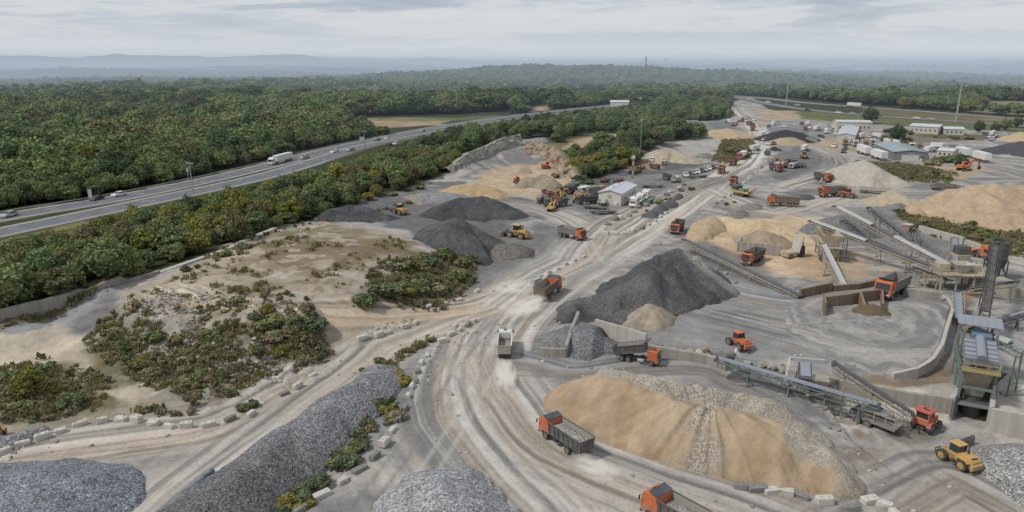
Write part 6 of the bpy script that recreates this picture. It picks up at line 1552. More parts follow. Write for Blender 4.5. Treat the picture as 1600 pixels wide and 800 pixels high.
# cream crusher on legs
def crusher(px, py, rz, label, s=1.0):
    p = ground_pt(px, py); root = empty('crusher', p, rz, label, 'crusher'); root.scale = (s, s, s)
    m = MB()
    for x in (-1.4, 1.4):
        for y in (-4.2, -1.4, 1.4, 4.2): m.bar((x, y, -.3), (x, y, 3.4), .3, .3, M_cream)
        m.bar((x, -4.4, 3.3), (x, 4.4, 3.3), .28, .45, M_cream); m.bar((x, -4.2, .6), (x, -1.4, 3.0), .16, .16, M_cream); m.bar((x, 1.4, 3.0), (x, 4.2, .6), .16, .16, M_cream)
    m.build('frame', root)
    m = MB(); a, t = 1.5, .12
    for sx in (-1, 1): m.hexa([(sx*1.1, -4.2, 3.6), (sx*1.1, 4.2, 3.6), (sx*(1.1-t), 4.2, 3.6), (sx*(1.1-t), -4.2, 3.6), (sx*1.9, -4.6, 5.7), (sx*1.9, 4.6, 5.7), (sx*(1.9-t), 4.6, 5.7), (sx*(1.9-t), -4.6, 5.7)], M_cream)
    for sy in (-1, 1): m.hexa([(-1.1, sy*4.2, 3.6), (1.1, sy*4.2, 3.6), (1.1, sy*(4.2-t), 3.6), (-1.1, sy*(4.2-t), 3.6), (-1.8, sy*4.6, 5.7), (1.8, sy*4.6, 5.7), (1.8, sy*(4.6-t), 5.7), (-1.8, sy*(4.6-t), 5.7)], M_cream)
    for sx in (-1, 1):
        for i in range(6): m.hexa([(sx*1.1, -3.8+i*1.5, 3.7), (sx*1.1, -3.65+i*1.5, 3.7), (sx*1.2, -3.65+i*1.5, 3.7), (sx*1.2, -3.8+i*1.5, 3.7), (sx*1.88, -3.8+i*1.5, 5.6), (sx*1.88, -3.65+i*1.5, 5.6), (sx*2.0, -3.65+i*1.5, 5.6), (sx*2.0, -3.8+i*1.5, 5.6)], M_cream)
    m.box((0, 0, 3.7), (2.1, 8.2, .1), M_frame); m.build('hopper', root)
    m = MB(); m.box((0, -4.0, 2.4), (2.6, 2.0, 1.9), M_cream, None, .1); m.tube((-1.5, -4.0, 2.4), (1.5, -4.0, 2.4), .8, M_dsteel, None, 16); m.build('jaw', root)
    m = MB(); m.box((1.9, .5, 2.0), (1.0, 2.4, 1.4), M_cream, None, .08); m.box((2.42, .5, 2.0), (.05, 1.8, .9), M_dsteel); m.build('engine_box', root)
    m = MB(); m.box((-2.3, 0, 3.35), (1.0, 8.6, .1), M_cream); railing(m, [(-2.75, -4.3, 3.4), (-2.75, 4.3, 3.4)], 1.05, M_cream, 1.4, .08)
    m.box((0, -5.2, 3.35), (3.4, 1.2, .1), M_cream); railing(m, [(-1.6, -5.75, 3.4), (1.6, -5.75, 3.4)], 1.05, M_cream, 1.1, .08); m.build('walkway', root)
    for y in (-3.4, -2.2):
        for sx in (-1, 1): wheel_tree(root, sx*1.7, y, .5, .36)
    return root
crusher(1291, 402, face(1291, 402, 1268, 374), 'cream crusher with an open hopper on legs behind the sand pit', 1.12)
# tilted feeder in the sand pit
p = ground_pt(1237, 402); root = empty('feeder', p, face(1237, 402, 1222, 404), 'cream feeder with a raised grey plate in the sand pit', 'feeder')
m = MB(); m.box((0, .9, 1.0), (2.4, 3.0, 1.2), M_cream, None, .12); m.box((0, -1.5, .9), (2.0, 3.0, .5), M_dsteel); m.build('chassis', root)
m = MB(); m.hexa([(-1.4, -.9, 1.2), (1.4, -.9, 1.2), (1.4, -.75, 1.2), (-1.4, -.75, 1.2), (-1.4, -1.9, 5.2), (1.4, -1.9, 5.2), (1.4, -1.75, 5.2), (-1.4, -1.75, 5.2)], M_pconc)
for i in range(4): m.bar((-1.3+i*.87, -.95, 1.4), (-1.3+i*.87, -1.95, 5.1), .1, .1, M_pconc)
m.build('raised_plate', root)
m = MB()
for x in (-.9, .9): m.bar((x, -3.0, .9), (x, -1.9, 4.4), .16, .16, M_red)
m.box((0, -2.5, 1.9), (1.7, 1.2, 1.6), M_dsteel, None, .06); m.build('ram', root)
for y in (-2.3, 1.2):
    for s in (-1, 1): wheel_tree(root, s*1.05, y, .55, .4)
# junction plant: cream hopper house with railed platforms
def junction():
    p = ground_pt(1497, 450); root = empty('feed_hopper', p, math.radians(-6), 'cream feed hopper with railed platforms where the conveyors meet', 'hopper')
    m = MB()
    for x in (-4.5, -1.6, 1.6, 4.0):
        for y in (-2.2, 2.2): m.bar((x, y, -1.5), (x, y, 3.0), .26, .26, M_cream)
    for y in (-2.2, 2.2): m.bar((-4.7, y, 3.0), (4.2, y, 3.0), .26, .36, M_cream)
    m.build('frame', root)
    m = MB(); m.box((-.2, 0, 3.25), (9.4, 5.2, .14), M_cream)
    railing(m, [(-4.9, -2.6, 3.3), (-1.4, -2.6, 3.3)], 1.1, M_cream, 1.1, .1); railing(m, [(1.4, -2.6, 3.3), (4.5, -2.6, 3.3), (4.5, 2.6, 3.3), (-4.9, 2.6, 3.3), (-4.9, -2.6, 3.3)], 1.1, M_cream, 1.2, .1); m.build('platform', root)
    m = MB(); t = .15
    for sx in (-1, 1): m.hexa([(sx*.8, -.8, 3.4), (sx*.8, .8, 3.4), (sx*(.8-t), .8, 3.4), (sx*(.8-t), -.8, 3.4), (sx*1.7, -1.7, 5.2), (sx*1.7, 1.7, 5.2), (sx*(1.7-t), 1.7, 5.2), (sx*(1.7-t), -1.7, 5.2)], M_pconc)
    for sy in (-1, 1): m.hexa([(-.8, sy*.8, 3.4), (.8, sy*.8, 3.4), (.8, sy*(.8-t), 3.4), (-.8, sy*(.8-t), 3.4), (-1.6, sy*1.7, 5.2), (1.6, sy*1.7, 5.2), (1.6, sy*(1.7-t), 5.2), (-1.6, sy*(1.7-t), 5.2)], M_pconc)
    m.build('hopper', root)
    m = MB(); m.box((-3.2, 1.0, 4.2), (2.2, 2.4, 1.7), M_cream, None, .08); m.build('motor_housing', root); m = MB(); m.box((3.0, 1.2, 4.0), (1.6, 1.8, 1.4), M_cream, None, .08); m.build('motor_housing', root)
    m = MB(); m.box((-6.2, -.6, 2.0), (2.6, 3.0, .12), M_cream); railing(m, [(-7.5, 1.0, 2.0), (-7.5, -2.1, 2.0), (-4.9, -2.1, 2.0)], 1.1, M_cream, 1.2, .1)
    for x in (-7.3, -5.2):
        for y in (-1.9, .8): m.bar((x, y, -1.5), (x, y, 2.0), .2, .2, M_cream)
    m.build('side_platform', root)
junction()
p = ground_pt(1496, 430); root = empty('transfer_house', (p.x, p.y, p.z), 0, 'small dark transfer box on a cream plinth above the feed hopper', 'transfer house')
m = MB(); m.box((0, 0, 2.4), (3.0, 2.4, 4.8), M_cream, None, .1); m.build('plinth', root)
m = MB(); m.box((0, 0, 5.6), (2.6, 2.2, 1.8), M_dsteel, None, .06)
for i in range(4): m.box((0, -1.12, 5.0+i*.4), (2.4, .05, .08), M_frame)
m.build('box', root)
p = ground_pt(1534, 450); root = empty('motor_shed', (p.x, p.y, p.z), .1, 'pale block shed beside the foot of the dark bins', 'shed')
m = MB(); m.box((0, 0, 1.3), (3.0, 2.6, 2.6), M_pconc, None, .05); m.build('wall', root); m = MB(); m.box((0, 0, 2.68), (3.3, 2.9, .14), M_conc); m.build('roof', root)
p = ground_pt(1556, 455); root = empty('motor_shed', (p.x, p.y, p.z), .1, 'pale block shed right of the tall steep conveyor', 'shed')
m = MB(); m.box((0, 0, 1.2), (4.0, 2.6, 2.4), M_pconc, None, .05); m.build('wall', root); m = MB(); m.box((0, 0, 2.48), (4.3, 2.9, .14), M_conc); m.build('roof', root)
# gantry and screen behind the long dusty conveyor
p = ground_pt(1255, 607); root = empty('screen_plant', p, face(1255, 607, 1250, 560), 'small screening machine under a pale gantry behind the long conveyor', 'screen'); root.scale = (.8, .8, .8)
m = MB()
m.bar((-3.4, -1.6, 0), (-2.6, 2.4, 4.6), .5, .34, M_pconc); m.bar((3.0, 2.0, 1.2), (3.2, 2.6, 4.8), .3, .26, M_pconc); m.bar((-2.8, 2.5, 4.5), (3.3, 2.6, 4.7), .5, .5, M_wbelt); m.build('gantry', root)
m = MB(); m.hexa([(-1.1, -2.2, 1.6), (1.1, -2.2, 1.6), (1.1, 2.0, 3.0), (-1.1, 2.0, 3.0), (-1.1, -2.3, 2.9), (1.1, -2.3, 2.9), (1.1, 1.9, 4.3), (-1.1, 1.9, 4.3)], M_dsteel)
m.box((0, 0, 3.75), (1.7, 3.6, .1), M_roofblue, Matrix.Rotation(math.atan2(1.4, 4.2), 3, 'X')); m.build('screen_box', root)
m = MB()
for x in (-1.2, 1.2):
    for y in (-2.0, 1.8): m.bar((x, y, -.6), (x, y, 2.4), .2, .2, M_dsteel)
m.build('frame', root)
m = MB(); m.bar((-1.6, -1.6, 2.2), (.6, -5.0, 1.0), .8, .2, M_cream); m.bar((.8, -2.0, 2.0), (4.8, -2.4, 1.2), .7, .2, M_cream); m.bar((4.8, -2.4, 1.2), (1.6, -3.6, 1.0), .14, .14, M_cream); m.build('chute', root)
m = MB(); m.hexa([(1.8, -1.4, 1.2), (3.6, -1.4, 1.2), (3.6, .4, 1.2), (1.8, .4, 1.2), (1.5, -1.8, 2.6), (4.0, -1.8, 2.6), (4.0, .8, 2.6), (1.5, .8, 2.6)], M_frame); m.build('bin', root)
# motor and canvas at the tail of the long dusty conveyor
p = W(1136, 556, 3.2); root = empty('engine_unit', p, .4, 'grey engine with a white sheet at the left end of the long dusty conveyor', 'engine')
m = MB(); m.tube((-.9, 0, .2), (.9, 0, .2), .75, M_gbody, None, 14); m.box((0, 0, -.5), (1.6, 1.4, .3), M_chassis); m.build('engine', root)
m = MB(); m.add([(1.2, -.6, -.5), (2.2, -.6, -.5), (2.0, .7, -.5), (1.3, .7, -.5), (1.6, 0, 1.2)], [(0, 1, 4), (1, 2, 4), (2, 3, 4), (3, 0, 4)], M_white); m.build('cover_sheet', root)
# green and yellow crusher by the haul road
p = ground_pt(1158, 306); root = empty('mobile_crusher', p, face(1158, 306, 1180, 311), 'green and yellow tracked crusher beside the haul road', 'crusher')
for s in (-1, 1):
    m = MB(); m.prism([(-2.6, .3), (-2.3, .05), (2.3, .05), (2.6, .3), (2.6, .7), (2.3, .95), (-2.3, .95), (-2.6, .7)], s*.9, s*1.4, M_tyre, 'x'); m.build('track', root)
m = MB(); m.box((0, 0, 1.5), (2.4, 9.0, .7), M_yellow, None, .08); m.box((0, 1.0, 2.2), (2.2, 3.0, 1.0), M_green, None, .08); m.build('chassis', root)
m = MB(); m.hexa([(-1.0, -3.8, 1.9), (1.0, -3.8, 1.9), (1.0, -1.4, 1.9), (-1.0, -1.4, 1.9), (-1.5, -4.5, 3.4), (1.5, -4.5, 3.4), (1.5, -1.0, 3.4), (-1.5, -1.0, 3.4)], M_dbody); m.build('hopper', root)
m = MB(); m.bar((0, 3.0, 1.6), (0, 7.0, 3.4), 1.2, .3, M_yellow); m.build('discharge_belt', root)
# ------------------------------------------------------------------ walls
def wall_run(name, pts, h, t, m, label, cat='wall', base=-.6, coping=None, step=None, parent=None):
    """pts in world xy (or with own foot z); top follows the ground under each point + h"""
    V = []; n = len(pts)
    P_ = [Vector((p[0], p[1])) for p in pts]
    foot = [p[2] if len(p) > 2 else hz(p[0], p[1]) for p in pts]
    ctr = Vector((P_[0].x, P_[0].y, foot[0]))
    b = MB(); vs = []
    for i in range(n):
        d = (P_[min(i+1, n-1)]-P_[max(i-1, 0)]).normalized(); nn = Vector((d.y, -d.x))
        hh = h[i] if isinstance(h, (list, tuple)) else h
        for q, z in ((-t/2, base), (t/2, base), (t/2, hh), (-t/2, hh)):
            w_ = P_[i]+nn*q; vs.append(Vector((w_.x, w_.y, foot[i]+z))-ctr)
    fs = [(3, 2, 1, 0), (4*n-4, 4*n-3, 4*n-2, 4*n-1)]
    for i in range(n-1):
        for k in range(4): fs.append((4*i+k, 4*i+(k+1) % 4, 4*i+4+(k+1) % 4, 4*i+4+k))
    b.add(vs, fs, m); o = b.build(name); o.location = ctr; tag(o, label, cat)
    return o
def pw(pts): return [P(*p)[:2] for p in pts]
def joints(pts, k):   # densify
    return [tuple(Vector(pts[i]).lerp(Vector(pts[i+1]), j/k)) for i in range(len(pts)-1) for j in range(k)]+[tuple(pts[-1])]
wall_run('boundary_wall', joints([(*G(-160, 545, 0), .3), (*G(0, 513, .3), .3), (*G(60, 498, .3), .3), (*G(128, 478, .4), .6), (*G(190, 452, 2.2), 2.4), (*G(250, 432, 3.8), 3.6)], 6), [3.4]*13+[3.2]*6+[2.6]*6+[1.5]*6, .8, M_conc, 'long grey concrete boundary wall in front of the trees at the left edge')
wall_run('plateau_kerb', joints([(*G(250, 428, 4.4), 4.0), (*G(300, 412, 4.6), 4.4), (*G(345, 397, 4.8), 4.6), (*G(392, 375, 4.8), 4.6), (*G(430, 360, 4.6), 4.4)], 5), .9, 1.2, M_pconc, 'low pale kerb of stone between plateau and belt of trees')
wall_run('bay_wall', [G(903, 507, 0), G(893, 532, 0), G(884, 557, 0)], [2.6, 2.4, 2.0], .5, M_conc, 'left concrete wall of the gravel bay')
wall_run('bay_wall', [G(843, 555, 0), G(864, 557, 0), G(884, 557.5, 0)], 1.5, .5, M_conc, 'low front concrete wall left of the gravel bay')
wall_run('bay_wall', [G(930, 520, 0), G(970, 534, 0), G(1009, 549, 0)], [2.6, 2.8, 3.0], .4, M_pconc, 'long right concrete wall of the gravel bay with a pale top')
wall_run('retaining_wall', joints([G(1011, 552, 0), G(1060, 561, 0), G(1105, 569, 0), G(1135, 578, .2)], 4), 1.5, .7, M_conc, 'low stained retaining wall between round yard and lower road')
wall_run('slab_wall', [G(1153, 392, .3), G(1185, 396, .3), G(1218, 400, .4)], 2.6, .5, M_conc, 'grey slab wall behind the orange truck in the sand pit')
wall_run('slab_wall', [G(1153, 392, .3), G(1158, 384, .3)], 2.6, .5, M_conc, 'short return of the grey slab wall in the sand pit')
wall_run('pit_wall', joints([G(1249, 467, .8), G(1275, 462, .8), G(1298, 458, .8)], 2), 1.8, .5, M_rustc, 'rusty brown wall at the lower corner of the sand pit')
wall_run('pit_wall', joints([G(1300, 458, .8), G(1340, 455, .9), G(1366, 449, .9), G(1378, 445, .9)], 2), 1.2, .6, M_rustc, 'low rusty wall under the pale wide belt')
wall_run('pit_wall', joints([G(1313, 455, .8), G(1300, 428, .7), G(1283, 405, .6)], 3), 1.0, .35, M_conc, 'thin wall beside the pale wide belt')
wall_run('pit_wall', joints([G(1413, 466, 1.4), G(1442, 469, 1.8), G(1470, 471, 2)], 2), 1.7, .6, M_conc, 'concrete wall right of the long orange truck')
# rusty three-sided bin
wall_run('bin_wall', joints([G(1288, 493, 1.3), G(1286, 480, 1.3)], 2), 2.4, .4, M_rustc, 'left end wall of the rusty bin in the round yard')
wall_run('bin_wall', joints([G(1290, 481, 1.3), G(1320, 478, 1.4), G(1345, 474, 1.4), G(1376, 471, 1.5)], 3), 2.1, .45, M_rustc, 'back wall of the rusty bin in the round yard')
wall_run('bin_wall', [G(1342, 476, 1.4), G(1352, 490, 1.5)], [2.3, .8], .4, M_rustc, 'middle divider of the rusty bin in the round yard')
wall_run('bin_wall', [G(1376, 472, 1.5), G(1378, 488, 1.5)], [2.2, 1.2], .4, M_rustc, 'right end wall of the rusty bin in the round yard')
pile('spoil_heap', 'dark brown spoil in the right half of the rusty bin', [[(1360, 475, 1.6), (1368, 478, 1.4)]], .65, (.15, .11, .075), 'sand', None, .25, 0, None, .5)
# curved edge of the round yard and terrace walls
zy = 2.2
wall_run('yard_wall', joints([(*G(1462, 462, 2), .4), (*G(1480, 470, 2), .4), (*G(1489, 482, 2.2), .4), (*G(1480, 510, 2.3), .4), (*G(1472, 538, 2.4), .4), (*G(1458, 560, 2.4), .4), (*G(1434, 573, 2.2), .4), (*G(1395, 582, 1.6), .4)], 3), [2.15]*16+[1.9, 1.8, 1.7, 1.5, 1.3, 1.1], .55, M_pconc, 'pale curved concrete edge around the round yard above the sunken corridor')
F_ = lambda a, b: (*G(a, b, -2.35), -2.35)
wall_run('terrace_wall', joints([F_(1262, 606), F_(1300, 615), F_(1345, 628), F_(1400, 640), F_(1440, 648), F_(1482, 655)], 3), [2.6]*6+[3.0]*6+[3.2]*4, .7, M_conc, 'stained front wall of the sand terrace above the red tractor')
wall_run('terrace_wall', [F_(1482, 655), F_(1492, 640), F_(1500, 610)], 3.4, .6, M_pconc, 'pale wing wall left of the screening tower')
wall_run('terrace_wall', [F_(1543, 674), F_(1546, 645), F_(1549, 612)], 3.5, .6, M_pconc, 'pale wing wall right of the screening tower')
wall_run('terrace_wall', joints([F_(1543, 675), F_(1600, 686), F_(1700, 708)], 3), 3.5, .7, M_pconc, 'pale retaining wall at the right edge above the gravel pile')
wall_run('tank_wall', joints([G(1512, 428, 1), G(1525, 424, 1), G(1532, 432, 1), G(1533, 446, 1)], 3), 2.0, .4, M_pconc, 'curved pale tank wall beside the dark bins')
wall_run('plant_wall', joints([G(1512, 447, 1.2), G(1545, 457, 1.2), G(1600, 472, 1.2), G(1680, 490, 1.2)], 3), 2.2, .5, M_conc, 'long concrete wall running right from the feed hopper')
wall_run('slab_bank', joints([G(1436, 362, 1), G(1468, 371, 1), G(1505, 381, 1)], 2), 1.7, .8, M_pconc, 'row of leaning pale slabs below the overgrown bank')
wall_run('slab_bank', joints([G(1508, 384, 1), G(1530, 392, 1), G(1556, 402, 1)], 2), 1.6, .8, M_pconc, 'second row of pale slabs ending behind the orange tractor unit')
# rock face behind the sandy pit
def rock_face(name, pts, hts, label, seed, col):
    A = np.array(dense([p[:2] for p in pts], .5)); n = len(A); s = np.linspace(0, 1, n); H_ = np.interp(s, np.linspace(0, 1, len(hts)), hts)
    T = np.gradient(A, axis=0); T /= np.linalg.norm(T, axis=1)[:, None]; N = np.stack([T[:, 1], -T[:, 0]], 1)
    k = 14; V = []; C = []
    for j in range(k):
        t = j/(k-1); d = fbm(np.arange(n)*.5/2.2, np.full(n, t*H_.mean()/1.6), seed, 4)-.5; off = -t*2.0+d*2.6*(1 if 0 < j < k-1 else .4)
        x = A[:, 0]+N[:, 0]*off; y = A[:, 1]+N[:, 1]*off
        g0 = HF(A[:, 0], A[:, 1]); V.append(np.stack([x, y, g0-.4+t*(H_+.4)], 1))
        st = fbm(np.arange(n)/5.0, np.full(n, t*5), seed+3, 4); C.append(np.array(col)[None]*(.45+1.1*st[:, None]))
    back = V[-1].copy(); back[:, 0] -= N[:, 0]*3.5; back[:, 1] -= N[:, 1]*3.5; back[:, 2] -= .8; V.append(back); C.append(np.tile(np.array([.13, .115, .07]), (n, 1)))
    V = np.concatenate(V); ctr = V[0].copy(); o = np_mesh(name, V-ctr, grid_faces(k+1, n), M_sand, False, np.concatenate(C)); o.location = ctr; tag(o, label, 'rock face')
rock_face('rock_face', [G(706, 273, 0), G(730, 266, 0), G(762, 257, 0), G(800, 249, 0), G(818, 247, 0)], [2.6, 4, 4.8, 5.2, 5.5], 'grey blasted rock face at the left behind the sandy pit', 3, (.34, .325, .29))
rock_face('rock_face', [G(818, 253, 0), G(835, 254, 0), G(858, 257, 0), G(872, 266, 0), G(892, 280, 0)], [5.5, 6.6, 6.6, 5, 2], 'brown rock face under the tan field', 4, (.33, .265, .20))
# ------------------------------------------------------------------ blocks
def block_mesh(seed, m):
    b = MB(); r = random.Random(seed)
    b.box((0, 0, .42), (1.75, .85, .88), m, None, .09); b.box((-.4, 0, .885), (.22, .22, .06), m, None, .02); b.box((.4, 0, .885), (.22, .22, .06), m, None, .02)
    for i, v in enumerate(b.v): b.v[i] = (v[0]+r.uniform(-.05, .05), v[1]+r.uniform(-.05, .05), v[2]+r.uniform(-.04, .04))
    return b.mesh('concrete_block')
BLK = [block_mesh(i, M_block) for i in range(4)]; DBL = [block_mesh(9+i, M_dblock) for i in range(3)]
rb = random.Random(11)
def blocks(pts, lab, dark=.12, sc=1.0, closed=False):
    for i, (px, py) in enumerate(pts):
        p = P(px, py); a = pts[min(i+1, len(pts)-1)]; b_ = pts[max(i-1, 0)]; q = P(*a); q0 = P(*b_)
        dk = rb.random() < dark
        o = bpy.data.objects.new('concrete_block', rb.choice(DBL if dk else BLK)); COL.objects.link(o)
        o.location = (p[0], p[1], p[2]-.06); o.rotation_euler = (rb.uniform(-.06, .06), rb.uniform(-.05, .05), math.atan2(q[1]-q0[1], q[0]-q0[0])+rb.uniform(-.35, .35))
        s = sc*rb.uniform(.74, 1.02); o.scale = (s*rb.uniform(.8, 1.2), s*rb.uniform(.85, 1.1), s*rb.uniform(.75, 1.05))
        w_ = 'dark grey' if dk else 'pale'
        tag(o, '%s concrete block in the row %s' % (w_, lab), 'concrete block', '%s blocks in the row %s' % (w_, lab))
blocks([(-20,718),(6,708),(36,696),(67,686),(95,676),(125,665),(160,660),(190,657),(214,659),(240,664),(265,668),(292,668),(327,666),(360,657),(392,649),(444,617),(466,605),(489,588)], 'along the outer edge of the dirt road', .14, 1.05)
blocks([(567,530),(592,525),(606,521),(632,512),(650,506)], 'below the small gravel spread at the fork', 0, 1.0)
blocks([(670,480),(696,476),(718,470),(745,456),(770,455),(788,448)], 'beside the ramp under the bushes', .1, .95)
blocks([(741,503),(732,509),(718,517),(705,524),(692,535),(674,530),(712,511)], 'at the tip of the fork', .2, 1.0)
blocks([(668,557),(658,569),(653,582),(648,597),(644,606),(638,621),(633,640),(623,657),(613,674),(601,694),(586,715),(562,737),(536,754),(503,776),(470,800)], 'between gravel windrow and haul road', .22, 1.0)
blocks([(1157,763),(1183,767),(1207,770),(1229,772),(1250,777),(1288,786),(1329,796),(1358,786),(1380,792),(1398,806)], 'at the foot of the big sand pile', .12, 1.05)
blocks([(946,366),(960,367),(975,366),(990,362),(1004,358),(1014,352),(1024,346),(1032,340),(1041,334)], 'around the tip of the office island', .25, 1.2)
blocks([(830,440),(844,432),(858,427),(872,421),(884,414),(898,408),(912,402)], 'on the inside of the junction', .1, .9)
blocks([(1163,287),(1170,281),(1176,274),(1182,268),(1190,262),(1197,254),(1200,246)], 'on the right of the haul road far end', .15, 1.2)
blocks([(1112,250),(1120,253),(1130,256),(1140,257),(1172,240),(1180,233),(1184,226)], 'around the green island by the haul road', .1, 1.3)
blocks([(1120,318),(1126,314),(1132,309),(1140,306)], 'in front of the green and yellow crusher', .2, 1.1)
# boulders
def rock_mesh(seed):
    bm = bmesh.new(); bmesh.ops.create_icosphere(bm, subdivisions=2, radius=1.0); r = np.random.default_rng(seed); ax = r.normal(size=(7, 3)); ax /= np.linalg.norm(ax, axis=1)[:, None]; cut = r.uniform(.55, .9, 7)
    for v in bm.verts:
        c = np.array(v.co)
        for a, k_ in zip(ax, cut):
            d = c@a
            if d > k_: c = c-a*(d-k_)
        v.co = c*np.array([1, .8, .65])+r.normal(size=3)*.02
    me = bpy.data.meshes.new('boulder'); bm.to_mesh(me); bm.free(); return me
ROCK = []
for i in range(5):
    for m_ in (M_pconc, M_conc, M_dblock):
        me = rock_mesh(i); me.materials.append(m_); ROCK.append(me)
def boulders(pts, lab, s0, s1):
    for px, py in pts:
        p = P(px, py); o = bpy.data.objects.new('boulder', rb.choice(ROCK)); COL.objects.link(o); s = rb.uniform(s0, s1)
        o.location = (p[0], p[1], p[2]+s*.25); o.scale = (s, s, s); o.rotation_euler = (rb.uniform(-.3, .3), rb.uniform(-.3, .3), rb.uniform(0, 6)); tag(o, 'boulder '+lab, 'boulder', 'boulders '+lab)
boulders([(1040,545),(1052,547),(1062,550),(1078,552),(1092,556),(1106,559),(1120,563),(1190,573),(1206,577),(1222,580),(1168,569),(1030,541)], 'on the low wall below the round yard', .5, 1.1)
boulders([(rb.uniform(1005, 1075), 0) for _ in range(0)], '', 1, 1)
boulders([(950+i*10+rb.uniform(-4, 4), 352-i*5.2+rb.uniform(-3, 3)) for i in range(13)], 'heaped on the office island', .7, 1.8)
boulders([(875,506),(868,498),(880,512),(852,530),(1134,428),(1150,442)], 'lying near the gravel bay', .4, .8)
boulders([(58,628),(96,600),(205,585),(225,602),(310,560),(355,545),(290,535),(330,520),(398,530),(262,512),(230,500),(415,515),(375,565)], 'scattered on the overgrown slope', .35, .8)
boulders([(700+i*9+rb.uniform(-3, 3), 300+rb.uniform(-4, 8)) for i in range(6)], 'by the orange sand pile', .5, 1.2)
bb = MB(); M_btarp = paint('blue_sheeting', (.10, .19, .26), .7, .5)
tp = catmull([P(a, b)[:2] for a, b in ((272, 792), (290, 774), (310, 756), (332, 737))], 6); o3 = Vector(P(272, 792))
for i in range(len(tp)-1):
    r0, r1 = .28+.12*math.sin(i*1.9), .28+.12*math.sin(i*1.9+1.9)
    bb.tube(Vector((*tp[i], hz(*tp[i])+.22))-o3, Vector((*tp[i+1], hz(*tp[i+1])+.22))-o3, r0, M_btarp, r1, 9)
o = bb.build('sheeting'); o.location = o3; tag(o, 'blue sheeting bundled along the left foot of the dark windrow', 'sheeting')
# dark tarpaulin covered heaps on the office island
for i, (px, py, s) in enumerate([(1016, 330, 1.0), (1030, 322, 1.15), (1044, 314, 1.1), (1058, 304, .9)]):
    pile('covered_heap', ['dark sheeted heap nearest the junction on the office island', 'tallest dark sheeted heap on the office island', 'dark sheeted heap third along the office island', 'dark sheeted heap farthest along the office island'][i], [[(px, py, 1.9*s), (px+6, py-3, 1.5*s)]], 1.0, (.12, .122, .128), 'sand', None, .35, .2, None, .8)
# ------------------------------------------------------------------ buildings
M_wallb = paint('beige_cladding', (.68, .645, .57), .75, .2); M_roofw = paint('pale_metal_roof', (.58, .61, .64), .45, .2); M_trim = paint('white_trim', (.62, .60, .56), .6, .2)
M_wallg = paint('cream_cladding', (.56, .53, .45), .75, .2); M_blueroof = paint('blue_grey_roof', (.36, .43, .46), .5, .3)
def shed(p, rz, Wd, L, H, ridge, wm, rm, label, name='office_building', wins=6, door=True, cat='building', bigdoor=False):
    root = empty(name, p, rz, label, cat)
    m = MB(); m.prism([(-Wd/2, -.4), (-Wd/2, H), (0, H+ridge), (Wd/2, H), (Wd/2, -.4)], 0, L, wm, 'y')
    for x in (-Wd/2-.01, Wd/2+.01):
        for i in range(int(L/1.6)): m.box((x, .8+i*1.6, H/2), (.04, .06, H-.1), wm)
    m.build('wall', root)
    m = MB(); o = .35; sl = ridge/(Wd/2)
    for s in (-1, 1): m.hexa([(s*(Wd/2+o), -o, H-o*sl+.03), (0, -o, H+ridge+.03), (0, L+o, H+ridge+.03), (s*(Wd/2+o), L+o, H-o*sl+.03), (s*(Wd/2+o), -o, H-o*sl+.15), (0, -o, H+ridge+.15), (0, L+o, H+ridge+.15), (s*(Wd/2+o), L+o, H-o*sl+.15)], rm)
    for s in (-1, 1):
        for i in range(int(L/1.0)): m.bar((s*(Wd/2+o), i*1.0+.3, H-o*sl+.17), (0, i*1.0+.3, H+ridge+.17), .05, .04, rm)
    m.box((0, L/2, H+ridge+.17), (.4, L+.7, .08), rm)
    rf = m.build('roof', root)
    for q in (.35, .7):
        v = MB(); v.box((-Wd*.1, L*q, H+ridge*.9+.35), (.5, .5, .5), M_silver, None, .05); v.build('vent', rf)
    for s in (-1, 1):
        for i in range(wins):
            y = L*(i+.7)/(wins+.4); f = MB(); f.box((s*(Wd/2+.03), y, H*.55), (.1, 1.0, 1.4), M_trim); w_ = f.build('window', root); g = MB(); g.box((s*(Wd/2+.07), y, H*.55), (.06, .8, 1.2), M_glass); g.build('pane', w_)
    if door:
        f = MB(); f.box((-.1, -.03, 1.2), (1.7 if not bigdoor else Wd*.5, .1, 2.5 if not bigdoor else H*.8), M_trim); d_ = f.build('door', root)
        g = MB(); g.box((-.1, -.075, 3.1), (1.3, .08, .9), M_silver); g.build('door_window', d_)
        f = MB(); f.box((Wd*.3, -.3, .6), (.9, .5, 1.2), M_white, None, .05); f.build('utility_box', root)
    return root
p = P(952, 321)
shed((p[0], p[1], p[2]), face(952, 321, 987, 300.5), 7.6, 19, 4.1, 1.0, M_wallb, M_roofw, 'beige office building with a pale metal gable roof in the middle of the works')
# lean-to porch
p2 = P(981, 318); root = empty('porch', p2, face(981, 318, 1001, 306), 'small open porch on the long side of the office', 'porch'); m = MB(); m.box((0, 0, 2.3), (2.0, 2.4, .1), M_roofw)
for x in (-.9, .9):
    for y in (-1.1, 1.1): m.bar((x, y, 0), (x, y, 2.3), .1, .1, M_brown)
m.build('frame', root)
def big_shed(px, py, tx, ty, Wd, H, wm, rm, label, wins=8, ridge=.8):
    p = P(px, py); q = P(tx, ty); L = math.hypot(q[0]-p[0], q[1]-p[1])
    return shed((p[0], p[1], min(p[2], q[2])-.2), math.atan2(-(q[0]-p[0]), q[1]-p[1]), Wd, L, H, ridge, wm, rm, label, 'warehouse', wins, True, 'building', True)
big_shed(1303, 206, 1356, 207, 16, 7.5, M_wallg, M_roofw, 'long cream warehouse with a flat pale front in the far yards', 8, .8)
big_shed(1321, 222, 1328, 208, 10, 4.5, M_wallg, M_roofw, 'low pale roofed shed with trucks at its near end', 6, 1.0)
